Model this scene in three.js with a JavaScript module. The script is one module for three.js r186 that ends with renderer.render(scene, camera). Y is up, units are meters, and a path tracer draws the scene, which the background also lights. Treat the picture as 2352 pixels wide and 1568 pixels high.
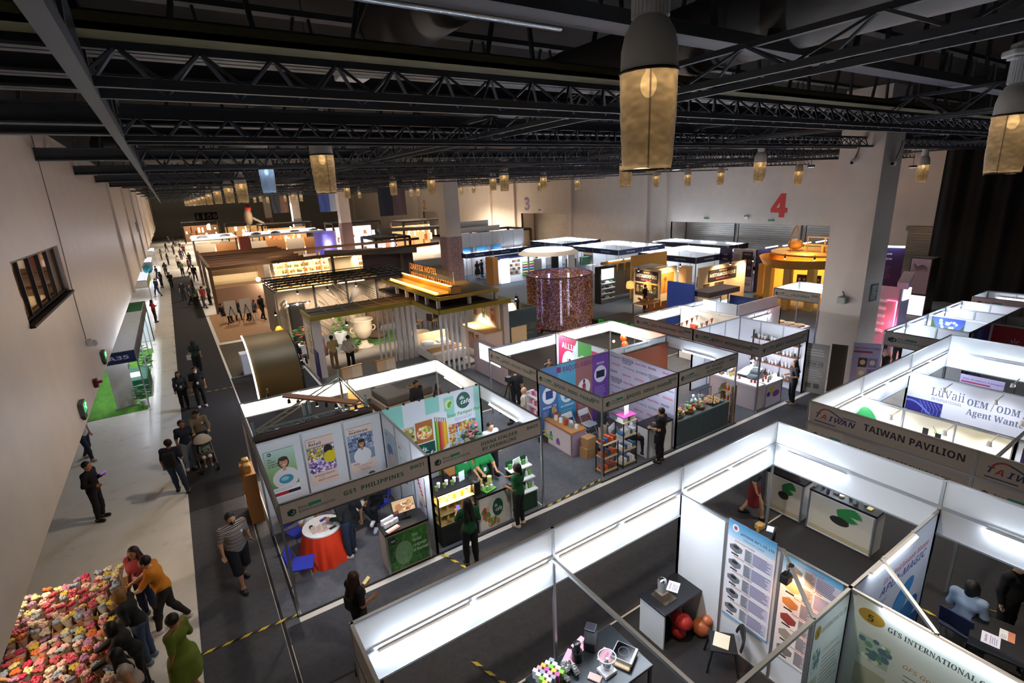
import*as THREE from 'three';
import { mergeGeometries } from 'three/addons/utils/BufferGeometryUtils.js';
import { RoundedBoxGeometry } from 'three/addons/geometries/RoundedBoxGeometry.js';
import { RectAreaLightUniformsLib } from 'three/addons/lights/RectAreaLightUniformsLib.js';

// ------------------------------------------------------------------ camera, exposure, world
RectAreaLightUniformsLib.init();
const scene=new THREE.Scene();
scene.background=new THREE.Color(0x000000);
const camera=new THREE.PerspectiveCamera(67.05,2352 / 1568,0.05,400);
{
const d=Math.PI / 180, yaw=32.49*d, pitch=16.31*d, roll=-2.71*d;
const f=new THREE.Vector3(Math.sin(yaw)*Math.cos(pitch), -Math.sin(pitch), -Math.cos(yaw)*Math.cos(pitch));
const r=new THREE.Vector3(Math.cos(yaw),0, Math.sin(yaw)), u=new THREE.Vector3().crossVectors(r, f);
camera.position.set(0,7.73,0);
camera.up.copy(u.clone().multiplyScalar(Math.cos(roll)).addScaledVector(r, -Math.sin(roll)));
camera.lookAt(camera.position.clone().add(f));
}
const renderer=new THREE.WebGLRenderer({ antialias: true });
renderer.toneMapping=THREE.LinearToneMapping;
renderer.toneMappingExposure=1.35;
renderer.shadowMap.enabled=true;
// light levels, tuned together
const LAMP=58, TUBE=70, STRIP=60, SPOTW=40;
const WARM=0xffecd6, COOL=0xe4efff, NEUTRAL=0xfff1dc, AMBER=0xffb860;

// ------------------------------------------------------------------ helpers
let seed=7;
const rnd=(a=1, b)=>{ seed=(seed*1664525 + 1013904223) >>> 0;const t=seed / 4294967296;return b===undefined?t*a : a + t*(b - a);};
const pick=(l)=>l[Math.floor(rnd()*l.length) % l.length];
const V=(x, y, z)=>new THREE.Vector3(x, y, z);
const matCache=new Map();
function mat(c, rough=0.75, o={}) {
const key=c + '|' + rough + '|' + JSON.stringify(o);
if (!matCache.has(key)) matCache.set(key, new (o.transmission || o.clearcoat || o.sheen?THREE.MeshPhysicalMaterial : THREE.MeshStandardMaterial)({ color: c, roughness: rough, ...o }));
return matCache.get(key);
}
const glow=(c, k=1)=>mat(0x111111,0.6, { emissive: c, emissiveIntensity: k });
function mapMat(tex, rough=0.7, o={}) { return new THREE.MeshStandardMaterial({ map: tex, roughness: rough, ...o });}
function canvasTex(w, h, draw) {
const c=document.createElement('canvas');c.width=w;c.height=h;
draw(c.getContext('2d'), w, h);
const t=new THREE.CanvasTexture(c);t.colorSpace=THREE.SRGBColorSpace;t.wrapS=t.wrapT=THREE.ClampToEdgeWrapping;
return t;
}
// geometry: y is the bottom of a piece unless said otherwise
const bx=(w, h, d, x=0, y=0, z=0, ry=0)=>{ const g=new THREE.BoxGeometry(w, h, d);if (ry) g.rotateY(ry);return g.translate(x, y + h / 2, z);};
const rb=(w, h, d, x=0, y=0, z=0, r=0.02, ry=0)=>{ const g=new RoundedBoxGeometry(w, h, d,2, Math.min(r, w / 2.01, h / 2.01, d / 2.01));if (ry) g.rotateY(ry);return g.translate(x, y + h / 2, z);};
const cy=(r1, r2, h, x=0, y=0, z=0, n=16, open=false)=>new THREE.CylinderGeometry(r2, r1, h, n,1, open).translate(x, y + h / 2, z);   // r1 bottom, r2 top
const sp=(r, x=0, y=0, z=0, sx=1, sy=1, sz=1, n=12)=>new THREE.SphereGeometry(r, n, Math.max(6, n*0.7 | 0)).scale(sx, sy, sz).translate(x, y, z);
const ico=(r, x, y, z, d=0)=>new THREE.IcosahedronGeometry(r, d).translate(x, y, z);
const lathe=(pts, x=0, y=0, z=0, n=24)=>new THREE.LatheGeometry(pts.map(([a, b])=>new THREE.Vector2(a, b)), n).translate(x, y, z);
function rod(a, b, r=0.02, n=8, r2=r) {
const A=V(...a), B=V(...b), d=B.clone().sub(A), l=d.length();
const g=new THREE.CylinderGeometry(r2, r, l, n,1);
g.applyQuaternion(new THREE.Quaternion().setFromUnitVectors(V(0,1,0), d.normalize()));
return g.translate((A.x + B.x) / 2, (A.y + B.y) / 2, (A.z + B.z) / 2);
}
function bar(a, b, w=0.04, h=w) {   // box between two points, w sideways, h upright
const A=V(...a), B=V(...b), d=B.clone().sub(A), l=d.length();d.normalize();
const side=Math.abs(d.y)>0.999?V(1,0,0) : V(0,1,0).cross(d).normalize(), up=d.clone().cross(side).normalize();
const g=new THREE.BoxGeometry(w, h, l).applyMatrix4(new THREE.Matrix4().makeBasis(side, up, d));
return g.translate((A.x + B.x) / 2, (A.y + B.y) / 2, (A.z + B.z) / 2);
}
const tubeG=(pts, r=0.01, n=24, k=6)=>new THREE.TubeGeometry(new THREE.CatmullRomCurve3(pts.map((p)=>V(...p))), n, r, k);
function merge(list) {
const gs=list.flat(9).filter(Boolean).map((g)=>{
const o=g.index?g.toNonIndexed() : g.clone();
for (const k of Object.keys(o.attributes)) if (!['position', 'normal', 'uv'].includes(k)) o.deleteAttribute(k);
if (!o.attributes.uv) o.setAttribute('uv', new THREE.BufferAttribute(new Float32Array(o.attributes.position.count*2),2));
return o;
});
return gs.length===1?gs[0] : mergeGeometries(gs);
}
function metreUV(g, k=1) {   // planar uv in metres by face direction
const p=g.attributes.position, n=g.attributes.normal, u=new Float32Array(p.count*2);
for (let i=0;i<p.count;i++) {
const ax=Math.abs(n.getX(i)), ay=Math.abs(n.getY(i)), az=Math.abs(n.getZ(i));
const [a, b]=ay >= ax && ay >= az?[p.getX(i), p.getZ(i)] : ax >= az?[p.getZ(i), p.getY(i)] : [p.getX(i), p.getY(i)];
u[2*i]=a*k;u[2*i + 1]=b*k;
}
g.setAttribute('uv', new THREE.BufferAttribute(u,2));
return g;
}
const taken=new Map();
function numbered(name) { const n=taken.get(name) ?? 0;taken.set(name, n + 1);return n?name + '_' + String(n).padStart(3, '0') : name;}
function part(parent, name, geo, m, label) {
const o=new THREE.Mesh(Array.isArray(geo)?merge(geo) : geo, m);
o.name=name;o.castShadow=o.receiveShadow=true;parent.add(o);
if (label) o.userData.label=label;
return o;
}
function thing(name, label, category,[x, y, z]=[0,0,0], turn=0, group) {
const o=new THREE.Group();o.name=numbered(name);scene.add(o);
o.position.set(x, y, z);o.rotation.y=turn;o.userData={ label, category };
if (group) o.userData.group=group;
return o;
}
function one(name, label, category, geo, m,[x, y, z]=[0,0,0], turn=0, group) {   // a thing of a single mesh
const o=part(scene, numbered(name), geo, m);
o.position.set(x, y, z);o.rotation.y=turn;o.userData={ label, category };
if (group) o.userData.group=group;
return o;
}
function struct(name, geo, m, label) {
const o=part(scene, numbered(name), geo, m);o.userData={ kind: 'structure' };
if (label) o.userData.label=label;
return o;
}
function copy(o,[x, y, z], turn, label) {
const c=o.clone();c.name=numbered(o.name.replace(/_\d{3}$/, ''));scene.add(c);
c.position.set(x, y, z);c.rotation.y=turn;
if (label) c.userData.label=label;
return c;
}
function point(x, y, z, color, power, size=3) { const l=new THREE.PointLight(color, power,0,2);l.position.set(x, y, z);l.castShadow=true;l.shadow.radius=size;scene.add(l);return l;}
function spot(x, y, z, tx, ty, tz, color, power, angle=0.6, size=3) {
const l=new THREE.SpotLight(color, power,0, angle,0.6,2);l.position.set(x, y, z);l.target.position.set(tx, ty, tz);l.castShadow=true;l.shadow.radius=size;
scene.add(l, l.target);return l;
}
function area(x, y, z, tx, ty, tz, w, h, color, power) {
const l=new THREE.RectAreaLight(color, power, w, h);l.position.set(x, y, z);l.lookAt(tx, ty, tz);scene.add(l);return l;
}
// noise textures
function noiseTex(n, fn, srgb=true) {
const d=new Uint8Array(n*n*4);
for (let j=0;j<n;j++) for (let i=0;i<n;i++) { const c=fn(i / n, j / n);const o=(j*n + i)*4;d[o]=c[0];d[o + 1]=c[1];d[o + 2]=c[2];d[o + 3]=255;}
const t=new THREE.DataTexture(d, n, n);t.wrapS=t.wrapT=THREE.RepeatWrapping;t.magFilter=THREE.LinearFilter;t.minFilter=THREE.LinearMipmapLinearFilter;
if (srgb) t.colorSpace=THREE.SRGBColorSpace;t.needsUpdate=true;return t;
}
const lattice=new Float32Array(64*64).map(()=>rnd());
function vnoise(u, v, f) {   // tiling value noise, f cells per tile
const x=u*f, y=v*f, i=Math.floor(x), j=Math.floor(y), a=x - i, b=y - j, s=a*a*(3 - 2*a), t=b*b*(3 - 2*b), q=(p, r)=>lattice[((r % f + f) % f % 64)*64 + ((p % f + f) % f % 64)];
return (q(i, j)*(1 - s) + q(i + 1, j)*s)*(1 - t) + (q(i, j + 1)*(1 - s) + q(i + 1, j + 1)*s)*t;
}
const fbm=(u, v, f)=>0.5*vnoise(u, v, f) + 0.3*vnoise(u, v, f*2) + 0.2*vnoise(u, v, f*4);
const tinted=(rgb, amount, f)=>noiseTex(256, (u, v)=>{ const n=(fbm(u, v, f) - 0.5)*amount + (rnd() - 0.5)*amount*0.35;return rgb.map((c)=>Math.max(0, Math.min(255, c*(1 + n))));});
const rep=(t, k)=>{ const c=t.clone();c.repeat.set(k, k);c.needsUpdate=true;return c;};

// ------------------------------------------------------------------ shared materials
const white=mat(0xe9eaec,0.55), whiteP=mat(0xdfe3e6,0.45), alu=mat(0xb4b7ba,0.38, { metalness: 0.85 }), darkAlu=mat(0x6f7275,0.45, { metalness: 0.7 });
const black=mat(0x0d0d0f,0.6), steel=mat(0x454a52,0.55, { metalness: 0.15 }), chrome=mat(0xd8dadd,0.18, { metalness: 1 }), cream=mat(0xe4cfae,0.7), wood=mat(0xa9763f,0.55), darkWood=mat(0x4a3425,0.6), gold=mat(0x9c8a2e,0.42, { metalness: 0.35 }), fasciaGrey=mat(0xaba5a2,0.6);
const glass=mat(0xffffff,0.04, { transmission: 1, ior: 1.45 });
const plantGreen=mat(0x2f5a1e,0.7), leafGreen=mat(0x4c7d2a,0.7), navy=mat(0x1b2a5c,0.55), skinTones=[0xb98461,0xa8754f,0xc79a78,0x94623f];
// ------------------------------------------------------------------ the hall
const X0=-2.45, X1=42, ZF=-165, ZN=8, UNDER=-6.2;
{
const floorTex=tinted([222,216,206],0.08,8), floorRough=noiseTex(256, (u, v)=>{ const n=52 + 50*fbm(u, v,8) + rnd(10);return [n, n, n];}, false);
const g=metreUV(bx(X1 - UNDER + 1,0.3, ZN - ZF + 1, (X1 + UNDER) / 2,-0.3, (ZN + ZF) / 2),0.25);
const m=mapMat(floorTex,1, { roughnessMap: floorRough });struct('floor', g, m, 'polished pale concrete floor');
const wallTex=tinted([226,214,203],0.05,6);
const wm=mapMat(rep(wallTex,0.3),0.42);const wallM=(geo)=>metreUV(geo,1);
// left wall hangs over a side passage: its lower edge is 3 m above the floor;a window opening is left in it
const t=0.3, xl=X0 - t / 2, W={ z0: -12.5, z1: -17.5, y0: 5.74, y1: 6.92 };
struct('wall_left', wallM(merge([
bx(t,2.74, ZN - ZF, xl,3, (ZN + ZF) / 2), bx(t,2.98, ZN - ZF, xl,6.92, (ZN + ZF) / 2),
bx(t,1.18, ZN - W.z0, xl,5.74, (ZN + W.z0) / 2), bx(t,1.18, W.z1 - ZF, xl,5.74, (W.z1 + ZF) / 2),
])), wm, 'tall cream painted wall with a long window');
const blackWall=mat(0x15171a,0.8);
struct('wall_left', bx(t,3.2, ZN - ZF, xl,9.9, (ZN + ZF) / 2), blackWall);
struct('wall_left', bx(0.2,3, ZN - ZF, UNDER,0, (ZN + ZF) / 2), mat(0xb5aca2,0.7), 'wall at the back of the side passage');
struct('ceiling', bx(X0 - 0.31 - UNDER,0.2, ZN - ZF, (UNDER + X0 - 0.31) / 2,3.0, (ZN + ZF) / 2), mat(0x8a847c,0.8), 'soffit over the side passage');
struct('ceiling', bx(X1 - X0 + 2,0.3, ZN - ZF + 1, (X1 + X0) / 2,13, (ZN + ZF) / 2), mat(0x0c0d0f,0.9), 'black roof deck');
// far wall and near wall
struct('wall_back',[bx(X1 - UNDER,13,0.3, (X1 + UNDER) / 2,0, ZF - 0.15)], mat(0xc4c6c6,0.6), 'far grey white end wall');
struct('wall_front',[bx(X1 - UNDER,13,0.3, (X1 + UNDER) / 2,0, ZN + 0.15)], mat(0x5a5650,0.8));
// right wall with dock recesses, shutters and big numerals
const rm=mapMat(rep(wallTex,0.3),0.55);
const bays=[[-18.5,-35.5,4.05],[-52,-62,4.6],[-86,-96,4.6]];   // z from, z to, lintel height of every recess
const rw=[];let zc=ZN;
for (const [a, b, h] of bays) { rw.push(bx(0.3,10, zc - a, X1 + 0.15,0, (zc + a) / 2), bx(0.3,10 - h, a - b, X1 + 0.15, h, (a + b) / 2), bx(2.2,0.3, a - b, X1 + 1.2, h, (a + b) / 2), bx(2.2, h,0.3, X1 + 1.2,0, a + 0.15), bx(2.2, h,0.3, X1 + 1.2,0, b - 0.15), bx(0.2, h, a - b, X1 + 2.4,0, (a + b) / 2));zc=b;}
rw.push(bx(0.3,10, zc - ZF, X1 + 0.15,0, (zc + ZF) / 2));
struct('wall_right', wallM(merge(rw)), rm, 'pale side wall with loading bay recesses and hall numbers');
struct('wall_right', bx(0.3,3.2, ZN - ZF, X1 + 0.15,9.9, (ZN + ZF) / 2), blackWall);
struct('trim_1',[-36.2,-38.6,-50.8,-63.4,-70,-84,-98,-120,-140].map((z)=>bx(0.35,9.9,0.5, X1 - 0.17,0, z)), rm, 'shallow pilasters on the side wall');
// roller shutters: every slat a piece
const shut=(z0, z1, h, n)=>{
const o=thing('roller_shutter', n, 'shutter',[X1 + 2.2,0, (z0 + z1) / 2]);
const w=Math.abs(z0 - z1), sg=bx(0.05,0.17, w - 0.12), sm=mat(0xa9a59d,0.4, { metalness: 0.5 });
for (let y=0.05;y<h - 0.1;y += 0.19) { const s=part(o, 'slat', sg, sm);s.position.y=y;}
part(o, 'guide_rail',[bx(0.12, h,0.07,0,0, w / 2), bx(0.12, h,0.07,0,0, -w / 2)], darkAlu);
};
shut(-18.7,-23.2,4, 'grey roller shutter right of the red 4, behind the rattan chairs');
shut(-23.6,-29.4,4, 'wide grey roller shutter below the red numeral 4');
shut(-29.8,-35.3,4, 'grey roller shutter left of the white post beside the red 4');
shut(-52.2,-61.8,4.5, 'far grey roller shutter below the lilac numeral 3');
const sh4=thing('roller_shutter', 'dark grey roller shutter between the big column and the black curtain', 'shutter',[X1 - 0.1,0,-13.6]);
const s4=bx(0.05,0.17,3.1);
for (let y=0.05;y<3.9;y += 0.19) part(sh4, 'slat', s4, mat(0x8b8985,0.45, { metalness: 0.5 })).position.y=y;
part(sh4, 'hood', bx(0.25,0.3,3.3,0,3.9,0), darkAlu);
// numerals painted on the wall
const num=(txt, color, z, y, h, label)=>{
const g=new THREE.PlaneGeometry(h, h*1.25).rotateY(-Math.PI / 2);
const tex=canvasTex(256,320, (c, w, hh)=>{ c.clearRect(0,0, w, hh);c.fillStyle=color;c.font='bold 330px sans-serif';c.textAlign='center';c.textBaseline='alphabetic';c.fillText(txt, w / 2,288);c.lineWidth=12;c.strokeStyle=color;c.strokeText(txt, w / 2,288);});
const o=one('wall_numeral', label, 'numeral', g, new THREE.MeshStandardMaterial({ map: tex, transparent: true, roughness: 0.5 }),[X1 - 0.006, y, z]);
return o;
};
num('4', '#d8321f',-24.4,5.65,1.95, 'large red numeral 4 painted on the side wall');
num('3', '#8d84b4',-60.4,5.95,1.8, 'lilac numeral 3 painted on the far side wall');
num('2', '#d98a6a',-95,5.9,1.8, 'orange numeral 2 half hidden behind the middle column');
for (const [z, y, l] of [[-31.3,4.35, 'small green exit sign left above the roller shutters'],[-25,4.3, 'small green exit sign under the red numeral 4'],[-57.5,5.0, 'tiny exit sign under the lilac numeral 3']]) {
const o=thing('exit_sign', l, 'sign',[X1 - 0.06, y, z]);part(o, 'case', bx(0.06,0.16,0.5), mat(0xd8ded8,0.5));part(o, 'face', bx(0.01,0.13,0.46,-0.035,0.015,0), mat(0x2f8a55,0.5));
}
{ const o=thing('emergency_lamp', 'small white twin lamp above the roller shutter post', 'lamp',[X1 - 0.1,4.45,-27.2]);part(o, 'body', rb(0.14,0.2,0.35), white);part(o, 'head',[sp(0.09,-0.05,0.24,0.1), sp(0.09,-0.05,0.24,-0.1)], chrome);}
{ const o=thing('cable_duct', 'thin grey cable pipe on the wall left of the black curtain', 'pipe',[X1 - 0.06,4.2,-12.7]);part(o, 'pipe',[rod([0,0,0],[0,5.5,-0.2],0.05), rod([0,0,-0.35],[0,5.5,-0.55],0.05)], mat(0x9a958c,0.5));}
struct('door_1',[bx(0.06,2.3,1.5, X1 - 0.03,0,-12.2), bx(0.1,0.1,1.7, X1 - 0.05,2.3,-12.2)], mat(0x8f8a80,0.6), 'grey door beside the curtain');
// window in the left wall
const win=new THREE.Group();win.name='window_1';win.userData={ kind: 'structure', label: 'long horizontal control room window in the left wall' };scene.add(win);win.position.set(X0 - 0.12,5.74,-15);
const fm=mat(0x3c444a,0.5);
part(win, 'window_frame',[bx(0.08,0.06,5,0,0,0), bx(0.08,0.06,5,0,1.12,0), ...[-2.46,-1.5,-0.5,0.5,1.5,2.46].map((z)=>bx(0.05,1.18,0.05,0,0, z))], fm);
part(win, 'window_sill', bx(0.2,0.05,5.1,0.1,-0.03,0), black);
for (let i=0;i<5;i++) part(win, 'pane', bx(0.012,1.04,0.92,-0.02,0.07,-1.98 + i*0.99), glass);
struct('wall_left',[bx(3,0.1,6, X0 - 1.8,5.5,-15), bx(3,0.1,6, X0 - 1.8,7.2,-15), bx(0.1,1.8,6, X0 - 3.2,5.5,-15), bx(3,1.8,0.1, X0 - 1.8,5.5,-12), bx(3,1.8,0.1, X0 - 1.8,5.5,-18)], mat(0x6b4a30,0.7), 'brown room behind the long window');
{ const o=thing('control_room_light', 'small warm ceiling light seen inside the wall window', 'lamp',[X0 - 1.8,7.1,-15.5]);part(o, 'panel', bx(0.5,0.04,0.5), glow(0xffc080,3));area(X0 - 1.8,7.08,-15.5, X0 - 1.8,5,-15.5,0.5,0.5,0xffc080,16);}
struct('window_2',[bx(0.04,0.9,2.2, X0 + 0.01,5.6,-61)], mat(0x3a2f2c,0.3), 'small dark window far along the left wall');
struct('trim_2',[-37.5,-49.5,-62,-75,-90,-110,-130].map((z)=>bx(0.12,6.9,0.7, X0 + 0.06,3, z)), mapMat(wallTex,0.5), 'pilasters along the left wall');
// small fittings on the left wall
one('wall_cable', 'thin grey cable running down the left wall to a lamp', 'cable', tubeG([[0.02,9.8,-18.2],[0.02,7.2,-18.0],[0.02,5.4,-17.65],[0.02,4.4,-17.6]],0.01), mat(0x8c8278,0.7),[X0,0,0]);
{ const o=thing('wall_lamp', 'small white round lamp at the end of the wall cable', 'lamp',[X0 + 0.08,4.2,-17.62]);part(o, 'body', rb(0.12,0.18,0.22), white);part(o, 'lens', sp(0.09,0.08,0.06,0), mat(0xd5dade,0.2));}
for (const [z, l] of [[-14.48, 'green lit exit sign on the left wall nearest the camera'],[-19.54, 'green lit exit sign on the left wall farther along']]) {
const o=thing('exit_sign', l, 'sign',[X0 + 0.05,3.3, z]);part(o, 'case', rb(0.1,0.3,0.42), mat(0x5d5f5c,0.5));
part(o, 'face', bx(0.012,0.2,0.34,0.052,0.07,0), glow(0x18c060,0.9));part(o, 'running_figure',[bx(0.006,0.1,0.04,0.06,0.1,-0.06), sp(0.022,0.06,0.23,-0.05), bx(0.006,0.03,0.12,0.06,0.17,0.05)], glow(0xe8fff0,1));part(o, 'bracket', bx(0.06,0.12,0.3,0,-0.1,0), mat(0x35393a,0.5));
}
{ const o=thing('fire_alarm', 'small dark red alarm box between the two green exit signs', 'alarm',[X0 + 0.05,3.2,-16.99]);part(o, 'box', rb(0.1,0.22,0.2), mat(0x6b1418,0.5));part(o, 'bell', cy(0.07,0.07,0.05,0.08,0.1,0).rotateZ(0), mat(0x8a1a1c,0.4));}
// columns
const colTex=mapMat(rep(wallTex,0.3),0.5);
const column=(z, label, wrap)=>{
const o=struct('column', metreUV(bx(1.42,10.5,1.42,21.2,0, z)), colTex, label);
if (wrap) { const w=struct('column_wrap', bx(1.5, wrap[1],1.5,21.2,0, z), wrap[0]);}
return o;
};
column(-9.18, 'large pale square column at the right');
const pinkTex=canvasTex(256,640, (c, w, h)=>{ c.fillStyle='#a98a8f';c.fillRect(0,0, w, h);c.strokeStyle='#5e4a55';c.lineWidth=3;for (let k=0;k<5;k++) { const y=60 + k*130;for (const r of [56,46]) { c.beginPath();c.arc(w / 2, y, r,0,7);c.stroke();} c.beginPath();c.arc(w / 2 - 110, y + 65,60,-1,1);c.stroke();c.beginPath();c.arc(w / 2 + 110, y + 65,60,2.1,4.2);c.stroke();} c.beginPath();c.moveTo(w / 2,0);c.lineTo(w / 2, h);c.stroke();});
column(-42.8, 'square column wrapped in pink ring patterned print',[mapMat(pinkTex),4]);
column(-76, 'far square column with dusty pink wrap',[mat(0x8f7472,0.7),4.4]);
column(-109, 'distant square column with bluish wrap',[mat(0x8a8fa0,0.7),4.4]);
column(-142, 'most distant square column',[mat(0x8a6a66,0.7),4]);
// fittings on the near column
const cam=(x, y, z, l)=>{ const o=thing('security_camera', l, 'camera',[x, y, z]);part(o, 'mount', rod([0.0,0.12,0],[-0.12,0.05,0.02],0.025), white);part(o, 'dome', sp(0.1,-0.14,0,0.02), white);part(o, 'lens', sp(0.06,-0.2,-0.03,0.02), black);part(o, 'wire', tubeG([[0.02,0.1,0],[-0.02,0.4,0.1],[0,0.7,0.14]],0.012), black);return o;};
cam(20.46,8.15,-9.35, 'dome camera high on the left face of the big column');cam(21.3,8.05,-8.43, 'dome camera high on the right face of the big column');
{ const o=thing('wall_speaker', 'pale box speaker halfway up the big column', 'speaker',[20.4,3.15,-9.1]);part(o, 'body', rb(0.22,0.24,0.3), mat(0xb9bdb8,0.5));part(o, 'bracket',[bar([0.1,0.2,0],[0.02,0.42,0],0.03), bar([0.0,0.42,0],[-0.05,0.45,0],0.03)], darkAlu);}
{ const tex=canvasTex(128,128, (c)=>{ c.fillStyle='#5f7370';c.fillRect(0,0,128,128);c.fillStyle='#c9d4d0';for (let k=0;k<6;k++) c.fillRect(18,16 + k*17,92 - (k % 3)*14,7);});one('notice_plate', 'grey green notice plate on the right face of the big column', 'sign', bx(0.52,0.62,0.02), mapMat(tex,0.5),[21.3,3.2,-8.45]);}
}
// ------------------------------------------------------------------ roof steel, ducts
{
const cross=(z, y, h, x0, x1, n, lab)=>{
const o=thing('roof_truss', lab, 'truss',[0, y, z]);const w=(x1 - x0) / n, D=0.5;
part(o, 'bottom_chord',[bar([x0,0, -D / 2],[x1,0, -D / 2],0.05,0.07), bar([x0,0, D / 2],[x1,0, D / 2],0.05,0.07)], steel);
part(o, 'top_chord', bar([x0, h,0],[x1, h,0],0.06,0.06), steel);
const web=[];for (let i=0;i<n;i++) for (const s of [-1,1]) web.push(bar([x0 + i*w,0, s*D / 2],[x0 + (i + 0.5)*w, h,0],0.025), bar([x0 + (i + 0.5)*w, h,0],[x0 + (i + 1)*w,0, s*D / 2],0.025));
part(o, 'web', web, steel);
};
const along=(x, y, h, z0, z1, n, lab)=>{
const o=thing('roof_truss', lab, 'truss',[x, y,0]);const w=(z1 - z0) / n, D=0.5;
part(o, 'bottom_chord',[bar([-D / 2,0, z0],[-D / 2,0, z1],0.05,0.07), bar([D / 2,0, z0],[D / 2,0, z1],0.05,0.07)], steel);
part(o, 'top_chord', bar([0, h, z0],[0, h, z1],0.06,0.06), steel);
const web=[];for (let i=0;i<n;i++) for (const s of [-1,1]) web.push(bar([s*D / 2,0, z0 + i*w],[0, h, z0 + (i + 0.5)*w],0.025), bar([0, h, z0 + (i + 0.5)*w],[s*D / 2,0, z0 + (i + 1)*w],0.025));
part(o, 'web', web, steel);
};
const ORD=['nearest', 'second', 'third', 'fourth', 'fifth', 'sixth', 'seventh', 'eighth', 'ninth', 'tenth', 'eleventh', 'twelfth', 'thirteenth', 'fourteenth', 'fifteenth'];
[-5.3,-9.1,-15.7,-22.5,-29.5,-37,-45,-55,-66,-80,-96,-115,-138].forEach((z, i)=>cross(z,8.62, i<2?0.3 : 0.45,-0.35, X1 - 0.2, i<4?76 : 46, ORD[i] + ' dark steel roof truss crossing the hall'));
[[5.5,0.34, 'leftmost'],[13.2,0.45, 'second from the left'],[27.6,0.45, 'third from the left'],[34.5,0.45, 'rightmost']].forEach(([x, h, w])=>along(x,8.75, h,6, ZF + 2,130, w + ' of the dark trusses running the length of the hall'));
// deep main girders above
const girder=(z, lab)=>{
const o=thing('roof_girder', lab, 'girder',[0,9.35, z]);
part(o, 'bottom_flange', bar([X0,0,0],[X1,0,0],0.32,0.14), steel);part(o, 'top_flange', bar([X0,2.2,0],[X1,2.2,0],0.3,0.12), steel);
const w=[];for (let x=X0 + 0.6, k=0;x<X1 - 1;x += 1.1, k++) w.push(bar([x,0,0],[x + (k % 2?-0.25 : 0.55),2.2,0],0.06));part(o, 'lattice', w, steel);
};
[-4.4,-8,-13,-20,-27,-34,-42,-52,-64,-78,-95,-120].forEach((z, i)=>girder(z, ORD[i] + ' deep roof girder across the hall'));
const ib=(z, y, lab)=>{ const o=thing('roof_beam', lab, 'beam',[0, y, z]);part(o, 'web', bx(X1 - X0,0.3,0.03, (X1 + X0) / 2,0,0), steel);part(o, 'flange',[bx(X1 - X0,0.03,0.24, (X1 + X0) / 2,0,0), bx(X1 - X0,0.03,0.24, (X1 + X0) / 2,0.28,0)], steel);};
[-5.9,-6.9,-7.7,-10.6,-12,-18,-25,-32,-39].forEach((z, i)=>ib(z,8.98, ORD[i] + ' steel I beam running across under the roof'));
{ const o=thing('roof_edge_beam', 'long sloping steel edge beam following the left wall under the roof', 'beam',[0,0,0]);part(o, 'chord',[bar([-0.3,8.62,4],[-0.3,8.62, ZF + 2],0.1,0.12), bar([-0.3,9.3,4],[-0.3,9.3, ZF + 2],0.08,0.1)], steel);const w=[];for (let z=3;z>-70;z -= 1.2) w.push(bar([-0.3,8.62, z],[-0.3,9.3, z - 0.6],0.04), bar([-0.3,9.3, z - 0.6],[-0.3,8.62, z - 1.2],0.04));part(o, 'lattice', w, steel);}
one('yellow_cable_tray', 'cable tray with yellowish cables behind the near roof truss', 'cable tray',[bx(X1 - X0,0.05,0.3, (X1 + X0) / 2,0,0), bx(X1 - X0,0.12,0.02, (X1 + X0) / 2,0,0.14)], mat(0x4b4a22,0.7),[0,9.05,-5.55]);
// ducts
const ductM=mat(0x6d6a68,0.55, { metalness: 0.35 }), duct=(pts, r, lab, m=ductM)=>{
const o=thing('air_duct', lab, 'duct');const n=pts.length;
for (let i=0;i + 1<n;i++) part(o, 'duct_section', rod(pts[i], pts[i + 1], r,28), m);
for (let i=0;i<n;i++) { const a=pts[i], b=pts[i + 1] ?? pts[i - 1], d=V(...b).sub(V(...a)).normalize().multiplyScalar(0.05);part(o, 'joint_ring', rod([a[0] - d.x, a[1] - d.y, a[2] - d.z],[a[0] + d.x, a[1] + d.y, a[2] + d.z], r*1.04,28), darkAlu);}
return o;
};
duct([[3.0,9.9,1],[3.0,9.9,-2.5],[3.0,9.9,-7.4]],0.42, 'fat grey round duct at the top edge left of the nearest lamp');
duct([[2.8,9.8,-16.5],[2.8,9.8,-26],[2.8,9.8,-40],[2.8,9.8,-60]],0.45, 'long round duct running down the hall above the left aisle');
duct([[7.4,9.85,2],[7.4,9.85,-9],[7.4,9.85,-16]],0.5, 'dark round duct beside the truss right of the nearest lamp');
duct([[15,9.5,-3.2],[24,9.5,-3.2],[36,9.5,-3.2]],0.5, 'dark round duct crossing high at the right');
duct([[12.2,9.75,-18],[12.2,9.75,-40],[12.2,9.75,-70]],0.4, 'long duct over the middle of the hall');
duct([[28.4,9.75,-14],[28.4,9.75,-40],[28.4,9.75,-70]],0.4, 'long duct over the right half of the hall');
duct([[-1.8,10.2,-28.5],[1.7,10.2,-30.5]],0.5, 'broad duct box meeting the left wall under the roof');
one('steel_pipe', 'thin bright steel pipe crossing at the top left', 'pipe', rod([-2.4,9.42,-5.0],[4,9.42,-5.0],0.05,12), mat(0xb7bcc2,0.25, { metalness: 0.9 }));
{ const o=thing('flood_light', 'white flood light hung beside the fat grey duct', 'lamp',[2.05,9.0,-6.3]);part(o, 'housing', rb(0.34,0.2,0.26), white);part(o, 'hanger', tubeG([[0,0.2,0],[0.1,0.5,0.05],[0.25,0.8,0.1]],0.015), chrome);}
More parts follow.
